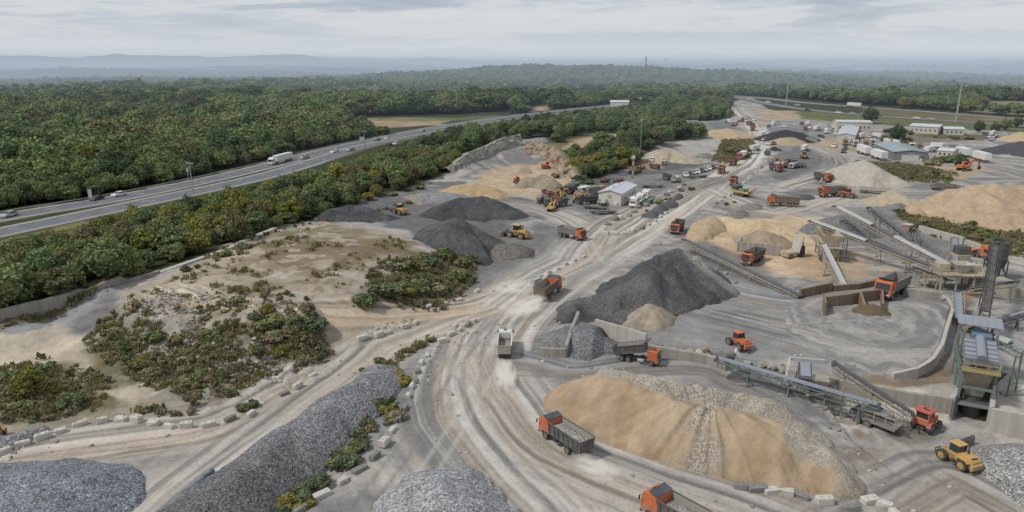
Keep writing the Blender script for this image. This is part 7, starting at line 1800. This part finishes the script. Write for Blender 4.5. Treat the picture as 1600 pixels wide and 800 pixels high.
big_shed(1422, 251, 1388, 237, 15, 4.2, M_gbody, M_blueroof, 'long shed with a blue grey roof among the white trailers', 8, 1.0)
big_shed(1425, 206.5, 1470, 209, 18, 5.0, M_wallg, M_roofw, 'low white roofed sheds beyond the overgrown bank', 6, 1.2)
big_shed(1472, 209, 1503, 210, 14, 4.0, M_wallg, M_roofw, 'smaller white roofed shed at the right end of the low sheds', 4, 1.0)
big_shed(1468, 244, 1492, 246, 9, 3.5, M_wallg, M_roofw, 'pale roofed shed half hidden by bushes in the eastern yard', 3, 1.0)
# containers and clutter behind the office
def container(px, py, tx, ty, m_, lab, s=1.0):
    p = P(px, py); root = empty('container', p, face(px, py, tx, ty), lab, 'container'); root.scale = (s,)*3
    b = MB(); b.box((0, 0, 1.3), (2.4, 6.0, 2.6), m_, None, .03)
    for i in range(14):
        for x in (-1.22, 1.22): b.box((x, -2.75+i*.42, 1.3), (.06, .18, 2.3), m_)
    b.build('body', root); d = MB(); d.box((0, -3.02, 1.3), (2.2, .05, 2.3), m_)
    for x in (-.5, .5): d.tube((x, -3.06, .2), (x, -3.06, 2.5), .04, M_steel, None, 6)
    d.build('door', root)
container(893, 299, 905, 296, M_dblue, 'dark blue container behind the machine row')
container(898, 295, 910, 293, M_green, 'green container behind the machine row', .9)
container(912, 301, 925, 298, M_white, 'white cabin behind the machine row', .9)
container(925, 302, 938, 300, M_gbody, 'grey cabin behind the machine row', .95)
container(938, 298, 948, 296, M_yellow, 'small yellow container left of the office', .7)
container(1015, 318, 1022, 314, M_green, 'dark green skip among the boulders of the office island', .55)
container(838, 443, 846, 440, M_silver, 'low blue grey skip at the junction behind the dust', .45)
tk('dkk', M_dbody, M_dbody, 858, 325, 850, 318, 'dark truck in front of the yellow excavator in the machine yard', .8)
tk('dkk', M_dbody, M_dbody, 918, 318, 905, 319, 'dark truck at the right end of the machine row', .9)
tk('dkk', M_dbody, M_dbody, 885, 303, 898, 302, 'dark truck below the blue container', .9)
for i, (a, b_, key, m_, lab) in enumerate([(868, 306, 'tky', M_yellow, 'yellow truck left of the dark blue container'), (876, 322, 'dkk', M_dbody, 'dark truck between the yellow excavators'), (908, 310, 'tky', M_yellow, 'yellow truck in front of the white cabin'), (930, 310, 'dkk', M_dbody, 'dark truck in front of the grey cabin'), (855, 308, 'odr', M_red, 'red truck at the back of the machine yard'), (966, 290, 'odr', M_red, 'red truck behind the office roof'), (1042, 281, 'dkk', M_dbody, 'dark truck on the grey yard behind the office'), (1056, 285, 'wb', M_white, 'white truck on the grey yard behind the office')]):
    tk(key, m_, M_gbody, a, b_, a+4, b_+(-1.5 if i % 2 else 2), lab, .8)
zr = random.Random(31)
for i in range(30):
    zx, zy, sx_, sy_, where = zr.choice([(890, 312, 34, 7, 'in the machine yard left of the office'), (900, 300, 30, 5, 'in the machine yard left of the office'), (1230, 255, 30, 8, 'on the far dark gravel yard'), (1160, 195, 18, 4, 'beside the far haul road'), (1280, 206, 40, 4, 'by the far cream warehouse'), (1060, 262, 40, 6, 'on the grey yard beyond the office')])
    key, m_, wd = zr.choice([('dkk', M_dbody, 'dark'), ('tky', M_yellow, 'yellow'), ('wb', M_white, 'white'), ('odr', M_red, 'red')])
    a = zx+zr.uniform(-sx_, sx_); b_ = zy+zr.uniform(-sy_, sy_)
    o = tk(key, m_, M_gbody, a, b_, a+zr.uniform(-6, 6), b_+zr.uniform(.5, 2.5), '%s truck standing %s' % (wd, where), zr.uniform(.6, .9)); o['group'] = '%s trucks standing %s' % (wd, where)
for a, b_, h_, lab in ((840, 300, 1.6, 'low sandy heap left of the machine yard'), (872, 296, 1.8, 'sandy heap behind the machine yard'), (812, 262, 2.4, 'sandy heap at the foot of the grey rock face'), (1098, 240, 2.2, 'small grey heap on the pale yard by the island'), (1262, 213, 3, 'small grey heap left of the cream warehouse'), (1400, 318, 1.6, 'low grey heap below the small tan cone'), (1256, 305, 1.4, 'low dark heap behind the orange flatbed'), (1175, 318, 1.6, 'low grey heap beyond the sand pit'), (1150, 328, 1.5, 'low stony heap at the back of the sand pit')):
    pile('gravel_heap' if 'grey' in lab or 'dark' in lab or 'stony' in lab else 'sand_heap', lab, [[(a, b_, h_), (a+7, b_-1, h_*.8)]], .5, (.40, .33, .24) if 'sandy' in lab else (.13, .13, .13) if 'dark' in lab else (.26, .25, .235), 'sand' if 'sandy' in lab else 'fine', None, .3, .2)
# ------------------------------------------------------------------ masts, lamps, signs
def mast(px, py, H, w, label, cat='mast', m1=M_steel, m2=None, name='radio_mast', head=True):
    p = P(px, py); root = empty(name, p, 0, label, cat); b = MB(); n = max(6, int(H/2.2)); r2 = MB()
    for i in range(n):
        z0, z1 = H*i/n, H*(i+1)/n; k0, k1 = 1-.55*i/n, 1-.55*(i+1)/n; m_ = m2 if (m2 and i % 2) else m1
        c0 = [(w*k0*math.cos(a), w*k0*math.sin(a), z0) for a in (0, 2.094, 4.189)]; c1 = [(w*k1*math.cos(a), w*k1*math.sin(a), z1) for a in (0, 2.094, 4.189)]
        for j in range(3):
            b.bar(c0[j], c1[j], w*.22, w*.22, m_); b.bar(c0[j], c1[(j+1) % 3], w*.12, w*.12, m_); b.bar(c1[j], c1[(j+1) % 3], w*.12, w*.12, m_)
    b.build('lattice', root)
    if head: h = MB(); h.tube((0, 0, H), (0, 0, H+H*.04), w*.25, m1); h.box((0, 0, H-.6), (w*2.6, .3, 1.2), m1); h.box((0, 0, H-.6), (.3, w*2.6, 1.2), m1); h.build('antenna', root)
    return root
mast(1000, 248, 18.5, .36, 'slim lattice radio mast at the edge of the red gravel pad')
mast(988, 288, 11, .55, 'short red and white lattice mast behind the office', 'mast', M_white, M_red)
mast(1009, 228, 5, .5, 'short white mast beside the lattice radio mast', 'mast', M_white)
mast(1007, 139, 54, 2.0, 'tall communications mast standing over the far woods', 'mast', M_gbody)
def light_pole(px, py, H, label, r=.16):
    p = P(px, py); root = empty('lamp_post', p, 0, label, 'lamp post'); b = MB(); b.tube((0, 0, -.3), (0, 0, H), r*1.5, M_steel, r*.7, 8); b.build('pole', root)
    h = MB(); h.box((0, 0, H), (2.4, .4, .3), M_steel); [h.box((x, 0, H-.1), (.5, .7, .3), M_silver) for x in (-1.1, 0, 1.1)]; h.build('lamp_head', root)
light_pole(1228, 164.5, 26, 'tall high mast light left on the ring road', .5); light_pole(1493, 192, 34, 'tall high mast light right on the ring road', .55)
light_pole(302, 303, 11, 'lamp post standing on the median of the highway'); light_pole(570, 232, 9, 'lamp post by the highway sign in the median')
def sign(px, py, H, w, h, label, rz, ang=0, posts=2):
    p = P(px, py); root = empty('road_sign', p, rz, label, 'road sign'); b = MB()
    for x in ((-w*.35, w*.35) if posts == 2 else (0,)): b.tube((x, 0, -.2), (x, 0, H), .09, M_steel, None, 6)
    b.build('post', root); s_ = MB(); s_.box((0, -.12, H-h/2), (w, .08, h), M_white, None, .02); s_.build('panel', root)
sign(143, 319, 5.0, 1.1, 2.9, 'white sign panels on posts in the median at the left', .6); sign(566, 226, 4.4, 2.6, 2.2, 'white road sign on the wooded side of the highway', .4)
sign(296, 293, 7.5, .7, 1.6, 'small white sign on a pole between the carriageways', .5, 0, 1)
# ------------------------------------------------------------------ far away
rf = random.Random(21)
def far_building(px, py, w, l, h, wm, rm, lab, grp, rz=None):
    x, y, z = P(px, py); b = MB()
    b.prism([(-w/2, -3), (-w/2, h), (0, h+w*.18), (w/2, h), (w/2, -3)], -l/2, l/2, wm, 'y')
    for s in (-1, 1): b.hexa([(s*(w/2+.3), -l/2-.3, h-.05), (0, -l/2-.3, h+w*.18+.05), (0, l/2+.3, h+w*.18+.05), (s*(w/2+.3), l/2+.3, h-.05), (s*(w/2+.3), -l/2-.3, h+.25), (0, -l/2-.3, h+w*.18+.35), (0, l/2+.3, h+w*.18+.35), (s*(w/2+.3), l/2+.3, h+.25)], rm)
    o = b.build('house'); o.location = (x, y, z); o.rotation_euler = (0, 0, rz if rz is not None else rf.uniform(0, 3)); tag(o, lab, 'building', grp)
M_redroof = paint('faded_red_roof', (.24, .15, .12), .8, .2)
HOUSES = [(rf.uniform(652, 735), rf.uniform(153, 162)) for _ in range(16)]
for a, b_ in HOUSES: far_building(a, b_, 11, 18, 7, M_white, rf.choice([M_roofw, M_roofw, M_redroof, M_gbody]), 'pale house in the small estate above the tan field', 'pale houses in the estate above the tan field')
for a, b_ in [(rf.uniform(738, 862), rf.uniform(148, 156)) for _ in range(18)]: far_building(a, b_, 16, 34, 7, M_white, rf.choice([M_roofw, M_roofw, M_redroof]), 'low pale building in the settlement right of the estate', 'low pale buildings right of the estate')
for a, b_ in [(968, 166), (990, 161), (1114, 150), (1122, 149), (1108, 153)]: far_building(a, b_, 9, 20, 4.5, M_white, M_roofw, 'white roofed building among the woods by the interchange', 'white roofed buildings by the interchange', 1.4)
FARB = [(560, 127), (585, 121), (602, 121), (612, 124), (592, 118), (608, 119), (690, 117.5), (700, 117.5), (710, 117.5), (750, 118), (755, 118), (770, 114), (935, 111), (945, 111), (958, 111), (968, 110), (978, 111), (995, 112), (1040, 115), (1052, 114.5), (1062, 114), (1090, 111), (1340, 112), (1352, 111), (1450, 127), (1458, 126), (1462, 120), (1470, 118), (1485, 123), (1495, 124), (1505, 125), (1520, 117), (1530, 120), (1545, 124), (1555, 124), (1570, 119), (1585, 125), (1595, 125), (1560, 139), (1575, 139), (1590, 139), (1545, 139), (200, 135), (130, 138), (60, 149), (205, 136), (330, 112), (420, 110), (455, 128), (1380, 110), (1475, 108), (1520, 107)]
for i, (a, b_) in enumerate(FARB):
    d = math.hypot(*P(a, b_)[:2]); s = d/1100
    far_building(a, b_, rf.uniform(4, 7)*s, rf.uniform(8, 18)*s, rf.uniform(2.2, 3.6)*s, M_white, M_roofw, 'white building far away in the hazy country', 'white buildings far off in the haze', rf.uniform(1.2, 1.9))
kt = NT('hazy_tower'); kt.bsdf(kt.ramp(kt.noise(.02, 3, .5, kt.pos()), [(.3, (.20, .22, .25)), (.7, (.34, .35, .37))]), .8, .1)
sky_t = [(1003, 5.5), (1006, 4), (1011, 5), (1014, 4.5), (1017, 4), (1022, 2.5), (1028, 2.5), (1033, 3), (1037, 5.5), (1040, 6.5), (1043, 6), (1047, 3), (1052, 3), (1058, 2.2), (1066, 2), (1078, 2.4), (1092, 2.2), (1214, 3.4), (1218, 5), (1222, 3), (1190, 2)]
for a, hpx in sky_t:
    y = 11500.0; x = (a-800)/FOC*(y*math.cos(PITCH)+CAMH*math.sin(PITCH)); k_ = 11500/1100; b = MB()
    w_ = rf.uniform(1.2, 2.4)*k_; h_ = (hpx+1.5)*k_*1.25+45; b.box((0, 0, h_/2-20), (w_, w_, h_), kt.m, None, .5); b.box((w_*.1, 0, h_-18), (w_*.5, w_*.5, 6), kt.m)
    o = b.build('tower_block'); o.location = (x, y, 0); tag(o, 'hazy tower block of the city on the horizon', 'tower block', 'tower blocks of the city on the horizon')
# ------------------------------------------------------------------ shrubs on the banks
SL = {'olive': leaf_material('scrub_olive', [(0, (.16,.145,.075)), (1, (.20,.17,.10))], 1.25), 'green': leaf_material('scrub_green', [(0, (.10,.125,.055)), (1, (.145,.15,.07))], 1.35), 'dark': leaf_material('scrub_dark', [(0, (.075,.095,.05)), (1, (.10,.115,.06))], 1.3), 'rust': leaf_material('scrub_brown', [(0, (.17,.13,.085)), (1, (.185,.16,.11))], 1.25)}
SL['yellow'] = leaf_material('scrub_yellow', [(0, (.19,.175,.055)), (1, (.24,.20,.06))], .95)
SHR = {}
shs = [crown_mesh('shrub', 300+i, 9, 60, .085, .5, .0, .9, (.2, .3), LEAF['green']) for i in range(3)]
for kd in KINDS:
    SHR[kd] = []
    for b_ in shs:
        me = b_.data.copy(); me.materials.clear(); me.materials.append(SL[kd]); SHR[kd].append(me)
rs = np.random.default_rng(77)
WS = {'green': 'mid green', 'dark': 'dark green', 'yellow': 'yellowing', 'olive': 'olive brown', 'rust': 'rusty brown'}
def shrubs(poly, n, h0, h1, where, kinds_=('green', 'dark', 'olive', 'yellow', 'rust'), pr=(.32, .3, .2, .1, .08), line=None):
    P_ = np.array(poly, float); k = 0; pts = []; n = max(3, int(n*.56))
    while len(pts) < n and k < n*60:
        k += 1
        if line:
            i = rs.integers(0, len(P_)-1); t = rs.uniform(); q = P_[i]+(P_[i+1]-P_[i])*t+rs.normal(size=2)*line
        else:
            q = rs.uniform(P_.min(0), P_.max(0))
            if poly_sdf(np.array([q[0]]), np.array([q[1]]), P_, 5)[0] > 0: continue
        pts.append(q)
    for q in pts:
        kd = rs.choice(kinds_, p=np.array(pr)/sum(pr)); x, y, z = P(q[0], q[1]); h = rs.uniform(h0, h1)*.8
        o = bpy.data.objects.new('shrub', SHR[kd][rs.integers(3)]); COL.objects.link(o); w_ = h*rs.uniform(1.3, 2.3)
        o.location = (x, y, z-.12*h); o.scale = (w_, w_*rs.uniform(.8, 1.2), h); o.rotation_euler = (0, 0, rs.uniform(0, 6.3))
        tag(o, '%s shrub %s' % (WS[kd], where), 'shrub', '%s shrubs %s' % (WS[kd], where))
shrubs([(150,520),(215,505),(300,520),(420,500),(500,505),(520,540),(440,560),(400,590),(320,600),(230,585)], 52, .9, 2.2, 'on the overgrown slope below the plateau')
shrubs([(160,500),(200,520),(180,535),(155,525)], 5, 1.4, 2.4, 'at the left foot of the plateau', ('yellow', 'green'), (.6, .4))
shrubs([(390,490),(480,485),(500,510),(430,540),(400,530)], 14, 1.4, 2.6, 'at the shoulder of the plateau road')
shrubs([(0,575),(70,572),(160,600),(150,640),(60,650),(0,655)], 26, .8, 2.4, 'in the rough patch at the left edge', ('green', 'yellow', 'olive', 'dark'), (.35, .25, .25, .15))
shrubs([(580,470),(600,440),(650,405),(730,395),(745,415),(700,455),(640,472)], 46, 1.3, 3.4, 'on the bank at the right end of the plateau', pr=(.38, .34, .16, .08, .04))
shrubs([(548,478),(580,466),(590,476),(556,482)], 6, 2.0, 3.2, 'in the dark clump beside the ramp', ('dark', 'green'), (.6, .4))
shrubs([(612,640),(590,665),(560,700),(520,735),(470,775),(440,800),(400,840)], 44, .7, 2.1, 'along the foot of the gravel windrow', ('dark', 'green', 'yellow', 'olive'), (.5, .2, .22, .08), 7)
shrubs([(560,580),(600,560),(650,540),(670,535)], 14, .5, 1.3, 'on the grass strip above the gravel windrow', ('green', 'yellow', 'olive'), (.6, .2, .2), 4)
shrubs([(606,585),(618,590),(625,600),(612,575)], 9, .9, 2.0, 'at the top of the gravel windrow', ('yellow', 'olive', 'rust'), (.6, .25, .15), 4)
shrubs([(1115,250),(1135,225),(1170,218),(1183,230),(1172,247),(1140,254)], 34, 1.5, 3.8, 'on the green island by the haul road')
shrubs([(1380,322),(1450,342),(1600,358),(1600,402),(1530,386),(1440,362)], 46, .9, 2.6, 'on the overgrown bank below the far sand pile', pr=(.3, .25, .3, .05, .1))
shrubs([(1335,254),(1420,256),(1500,274),(1480,288),(1410,284)], 26, 1.0, 3.0, 'on the weedy mound in the eastern yard')
shrubs([(1440,250),(1500,248),(1505,262),(1450,262)], 18, 2.5, 5.0, 'around the pale roofed shed in the eastern yard')
shrubs([(1375,206),(1420,207),(1440,215),(1420,224),(1380,222)], 22, 2, 4.5, 'on the dark mound by the far sheds')
shrubs([(1005,330),(1040,312),(1075,292),(1090,294),(1060,312),(1020,336)], 16, .9, 2.2, 'on the office island')
shrubs([(1115,322),(1140,312),(1160,318),(1130,330)], 7, .8, 2.0, 'below the green and yellow crusher')
shrubs([(1012,545),(1050,545),(1120,560),(1130,563)], 14, .5, 1.2, 'on the low wall below the round yard', ('green', 'olive'), (.7, .3), 3)
shrubs([(865,275),(905,288),(930,282),(985,268),(1005,258)], 26, 1.2, 3.0, 'at the foot of the inner wood', line=4)
shrubs([(350,640),(400,632),(395,642),(355,648)], 5, .6, 1.4, 'beside the blocks of the dirt road', ('dark', 'green'), (.6, .4))
shrubs([(250,440),(330,408),(400,372),(500,335),(560,320),(640,297),(700,272)], 40, .9, 2.4, 'along the edge of the belt of trees', line=4)
shrubs([(1430,212),(1500,215),(1590,216),(1520,221)], 16, 1.5, 3.5, 'on the verge beyond the eastern yard')
shrubs([(100,455),(200,430),(240,425)], 10, .8, 1.8, 'above the boundary wall', ('olive', 'yellow', 'rust'), (.5, .3, .2), 3)
# single trees in the yards
def lone(px, py, h, kd, label):
    x, y, z = P(px, py); t = empty('broadleaf_tree', (x, y, z-.1), 1.0, label, 'tree'); t.scale = (h*1.1, h*1.1, h)
    c = bpy.data.objects.new('crown', FULL[kd][1]); COL.objects.link(c); c.parent = t; tr = bpy.data.objects.new('trunk', TRUNK); COL.objects.link(tr); tr.parent = t
lone(1360, 193, 13, 'dark', 'dark round tree standing alone before the ring road'); lone(1403, 221, 10, 'dark', 'dark tree among the far sheds'); lone(1413, 170, 12, 'yellow', 'yellow tree in front of the dark wood on the right')
lone(48, 622, 4.4, 'yellow', 'tallest yellowing tree in the rough patch at the left edge'); lone(1530, 207, 8, 'dark', 'dark tree right on the verge of the far road'); [lone(a_, b_, h_, kd_, lab_) for a_, b_, h_, kd_, lab_ in ((1572, 204, 9, 'green', 'green tree between the far roads near the right edge'), (1590, 199, 8, 'olive', 'olive tree nearest the right edge beside the far road'), (1330, 200, 6, 'dark', 'dark tree behind the cream warehouse'), (1318, 201, 6, 'olive', 'olive tree left behind the cream warehouse'))]
lone(1555, 208, 7, 'dark', 'smaller dark tree right on the verge of the far road')
# ------------------------------------------------------------------ rough grass, weeds and rubble nobody could count
def tuft_mesh(name, seed, n, mat, hgt):
    r = np.random.default_rng(seed); V = []; F = []; T = []
    for i in range(n):
        a = r.uniform(0, 6.28); l = r.uniform(.3, 1)*hgt; b0 = np.array([r.normal()*.16, r.normal()*.16, 0]); d = np.array([math.cos(a), math.sin(a), 0])*r.uniform(.1, .5)*l; s = np.array([-math.sin(a), math.cos(a), 0])*r.uniform(.03, .08)
        k = len(V); V += [b0-s, b0+s, b0+d*.6+s*1.6+np.array([0, 0, l*.7]), b0+d-s*.3+np.array([0, 0, l])]; F.append((k, k+1, k+2, k+3)); T += [np.full(3, r.uniform(.7, 1.25))]*4
    o = np_mesh(name, np.array(V), np.array(F), mat, False, np.array(T)); COL.objects.unlink(o); return o
TS = bpy.data.collections.new('tuft_sources')
M_gr = leaf_material('grass_blades', [(0, (.13,.14,.05)), (1, (.17,.15,.065))], 1.3); M_dr = leaf_material('dry_blades', [(0, (.19,.17,.10)), (1, (.15,.13,.075))], 1.25)
for i in range(4):
    o = tuft_mesh('tuft_%d' % i, 400+i, 26, M_gr if i < 2 else M_dr, .6); o.name = 'tuft_%d' % i; TS.objects.link(o)
RS = bpy.data.collections.new('stone_sources')
for i, me in enumerate(ROCK[:9]):
    o = bpy.data.objects.new('stone_%d' % i, me); RS.objects.link(o)
def spread(name, src, nsrc, pts, smin, smax, label, cat):
    XY = np.array(pts); n = len(XY); me = bpy.data.meshes.new(name); me.vertices.add(n)
    me.vertices.foreach_set('co', np.stack([XY[:, 0], XY[:, 1], HF(XY[:, 0], XY[:, 1])], 1).astype(np.float32).ravel())
    for nm, ty, val in (('pick', 'INT', rs.integers(0, nsrc, n).astype(np.int32)), ('size', 'FLOAT_VECTOR', np.repeat((smin+(smax-smin)*rs.uniform(size=n)**2.2)[:, None], 3, 1)*rs.uniform(.7, 1.3, (n, 3))), ('turn', 'FLOAT_VECTOR', np.stack([np.zeros(n), np.zeros(n), rs.uniform(0, 6.28, n)], 1))):
        a = me.attributes.new(nm, ty, 'POINT'); a.data.foreach_set('value' if ty == 'INT' else 'vector', np.asarray(val, np.int32 if ty == 'INT' else np.float32).ravel())
    o = bpy.data.objects.new(name, me); COL.objects.link(o)
    g = bpy.data.objects['woodland'].modifiers[0].node_group.copy(); g.name = name
    for nd in g.nodes:
        if nd.bl_idname == 'GeometryNodeCollectionInfo': nd.inputs['Collection'].default_value = src
    md = o.modifiers.new('spread', 'NODES'); md.node_group = g; tag(o, label, cat, None, 'stuff'); return o
def in_poly(poly, step, z=0.0, keep=None):
    pg = np.array(PG(poly, z)); x0, y0 = pg.min(0); x1, y1 = pg.max(0); n = int((x1-x0)*(y1-y0)/step**2); X = rs.uniform(x0, x1, n); Y = rs.uniform(y0, y1, n)
    m = poly_sdf(X, Y, pg, 3) < 0
    if keep: m &= fbm(X/6, Y/6, 71, 4) > keep
    return list(zip(X[m], Y[m]))
gp = in_poly([(125,535),(200,528),(300,540),(420,540),(505,525),(520,545),(420,585),(330,608),(230,600)], .7, 1)+in_poly([(200,475),(300,485),(420,498),(495,510),(420,530),(300,530),(200,515)], 1.3, 4, .5)+in_poly([(0,572),(60,570),(170,600),(160,645),(60,655),(0,660)], .7)+in_poly([(110,640),(230,610),(330,620),(300,650),(180,655)], 1.0, 0, .46)
gp += in_poly([(190,462),(330,405),(505,340),(640,375),(700,400),(600,460),(430,470)], 1.5, 6, .57)+in_poly([(570,475),(600,440),(700,392),(745,415),(690,468)], .8, 2)+in_poly([(0,489),(125,453),(220,428),(230,434),(130,462),(0,500)], .8, 3)
gp += in_poly([(1380,320),(1450,340),(1600,355),(1600,404),(1530,388),(1440,365)], 1.0, 1)+in_poly([(1330,252),(1420,256),(1500,275),(1480,290),(1410,285)], 1.4, .5)+in_poly([(560,590),(650,535),(672,532),(600,580)], .5)+in_poly([(1110,252),(1130,222),(1172,217),(1185,232),(1172,248),(1140,256)], 1.2)
gp += in_poly([(0,378),(60,362),(200,336),(330,311),(330,324),(220,345),(110,368),(0,400)], 1.0, 1)
spread('weeds', TS, 4, gp, .5, 1.9, 'weeds and rough grass growing over the banks and verges', 'weeds')
rp = in_poly([(205,470),(300,480),(400,494),(490,506),(500,535),(420,560),(330,570),(240,555),(170,530)], .5, 4)+in_poly([(0,497),(130,462),(190,455),(180,478),(100,502),(0,530)], 1.2, 1)+in_poly([(545,530),(640,495),(655,500),(560,532)], .7, 1)+in_poly([(640,303),(720,290),(760,310),(650,318)], 1.4)
rp += in_poly([(870,560),(930,560),(1340,700),(1350,775),(1250,765),(1000,700),(880,640)], 2.2)+in_poly([(1270,650),(1340,640),(1400,760),(1360,790)], 1.6, -2.4)+in_poly([(0,690),(120,668),(10,720)], .5)+in_poly([(640,600),(670,545),(740,500),(760,505),(690,560),(655,620),(520,790),(440,800)], 1.2)
rp += in_poly([(600,800),(0,800),(0,700),(330,650),(800,440),(1100,300),(1180,250),(1200,260),(1100,400),(900,520),(1000,560),(1600,560),(1600,800)], 4.2)
spread('rubble', RS, 9, rp, .06, .42, 'loose stones and rubble strewn over slopes and road edges', 'rubble')

# low continuous scrub on the foot of the slopes
SS = bpy.data.collections.new('scrub_sources')
for i, (kd, j) in enumerate([('olive', 0), ('green', 1), ('olive', 2), ('dark', 0), ('rust', 1), ('green', 2)]):
    q_ = crown_mesh('scrub', 500+i, 7, 22, .12, .55, .0, .8, (.22, .34), SL[kd]); q_.name = 'scrub_%d' % i; SS.objects.link(q_)
sp = in_poly([(115,522),(200,540),(300,555),(400,560),(480,540),(525,540),(430,594),(330,616),(220,606)], .62, 1, .50)+in_poly([(150,505),(300,505),(420,505),(515,508),(520,545),(400,565),(200,550)], .7, 2, .60)+in_poly([(0,565),(70,560),(185,598),(180,645),(60,660),(0,664)], .74, 0, .50)+in_poly([(110,640),(230,612),(330,618),(300,648),(180,653)], 1.6, 0, .45)
sp += in_poly([(420,490),(490,498),(520,540),(450,555),(410,520)], 1.3, 2)+in_poly([(560,478),(595,435),(700,386),(755,415),(695,472),(620,484)], .75, 2, .48)+in_poly([(0,487),(125,451),(240,424),(245,430),(130,460),(0,498)], 1.3, 3)
sp += in_poly([(1380,320),(1450,340),(1600,355),(1600,402),(1530,386),(1440,363)], 1.7, 1)+in_poly([(1335,254),(1420,257),(1500,275),(1480,289),(1410,284)], 2.0, .5)+in_poly([(1112,251),(1132,223),(1172,218),(1184,232),(1172,247),(1140,255)], 1.7)
sp += in_poly([(420,800),(480,742),(560,672),(600,615),(618,620),(600,665),(545,715),(470,790),(440,820)], 1.0)+in_poly([(565,585),(650,536),(672,534),(605,575)], .9)
sp += in_poly([(255,428),(330,402),(430,360),(505,332),(560,316),(640,295),(645,300),(560,322),(505,338),(430,366),(330,408)], 1.6, 4.4)
spread('scrub', SS, 6, sp, .28, 1.15, 'low scrub covering the foot of the banks and the strip beside the windrow', 'scrub')
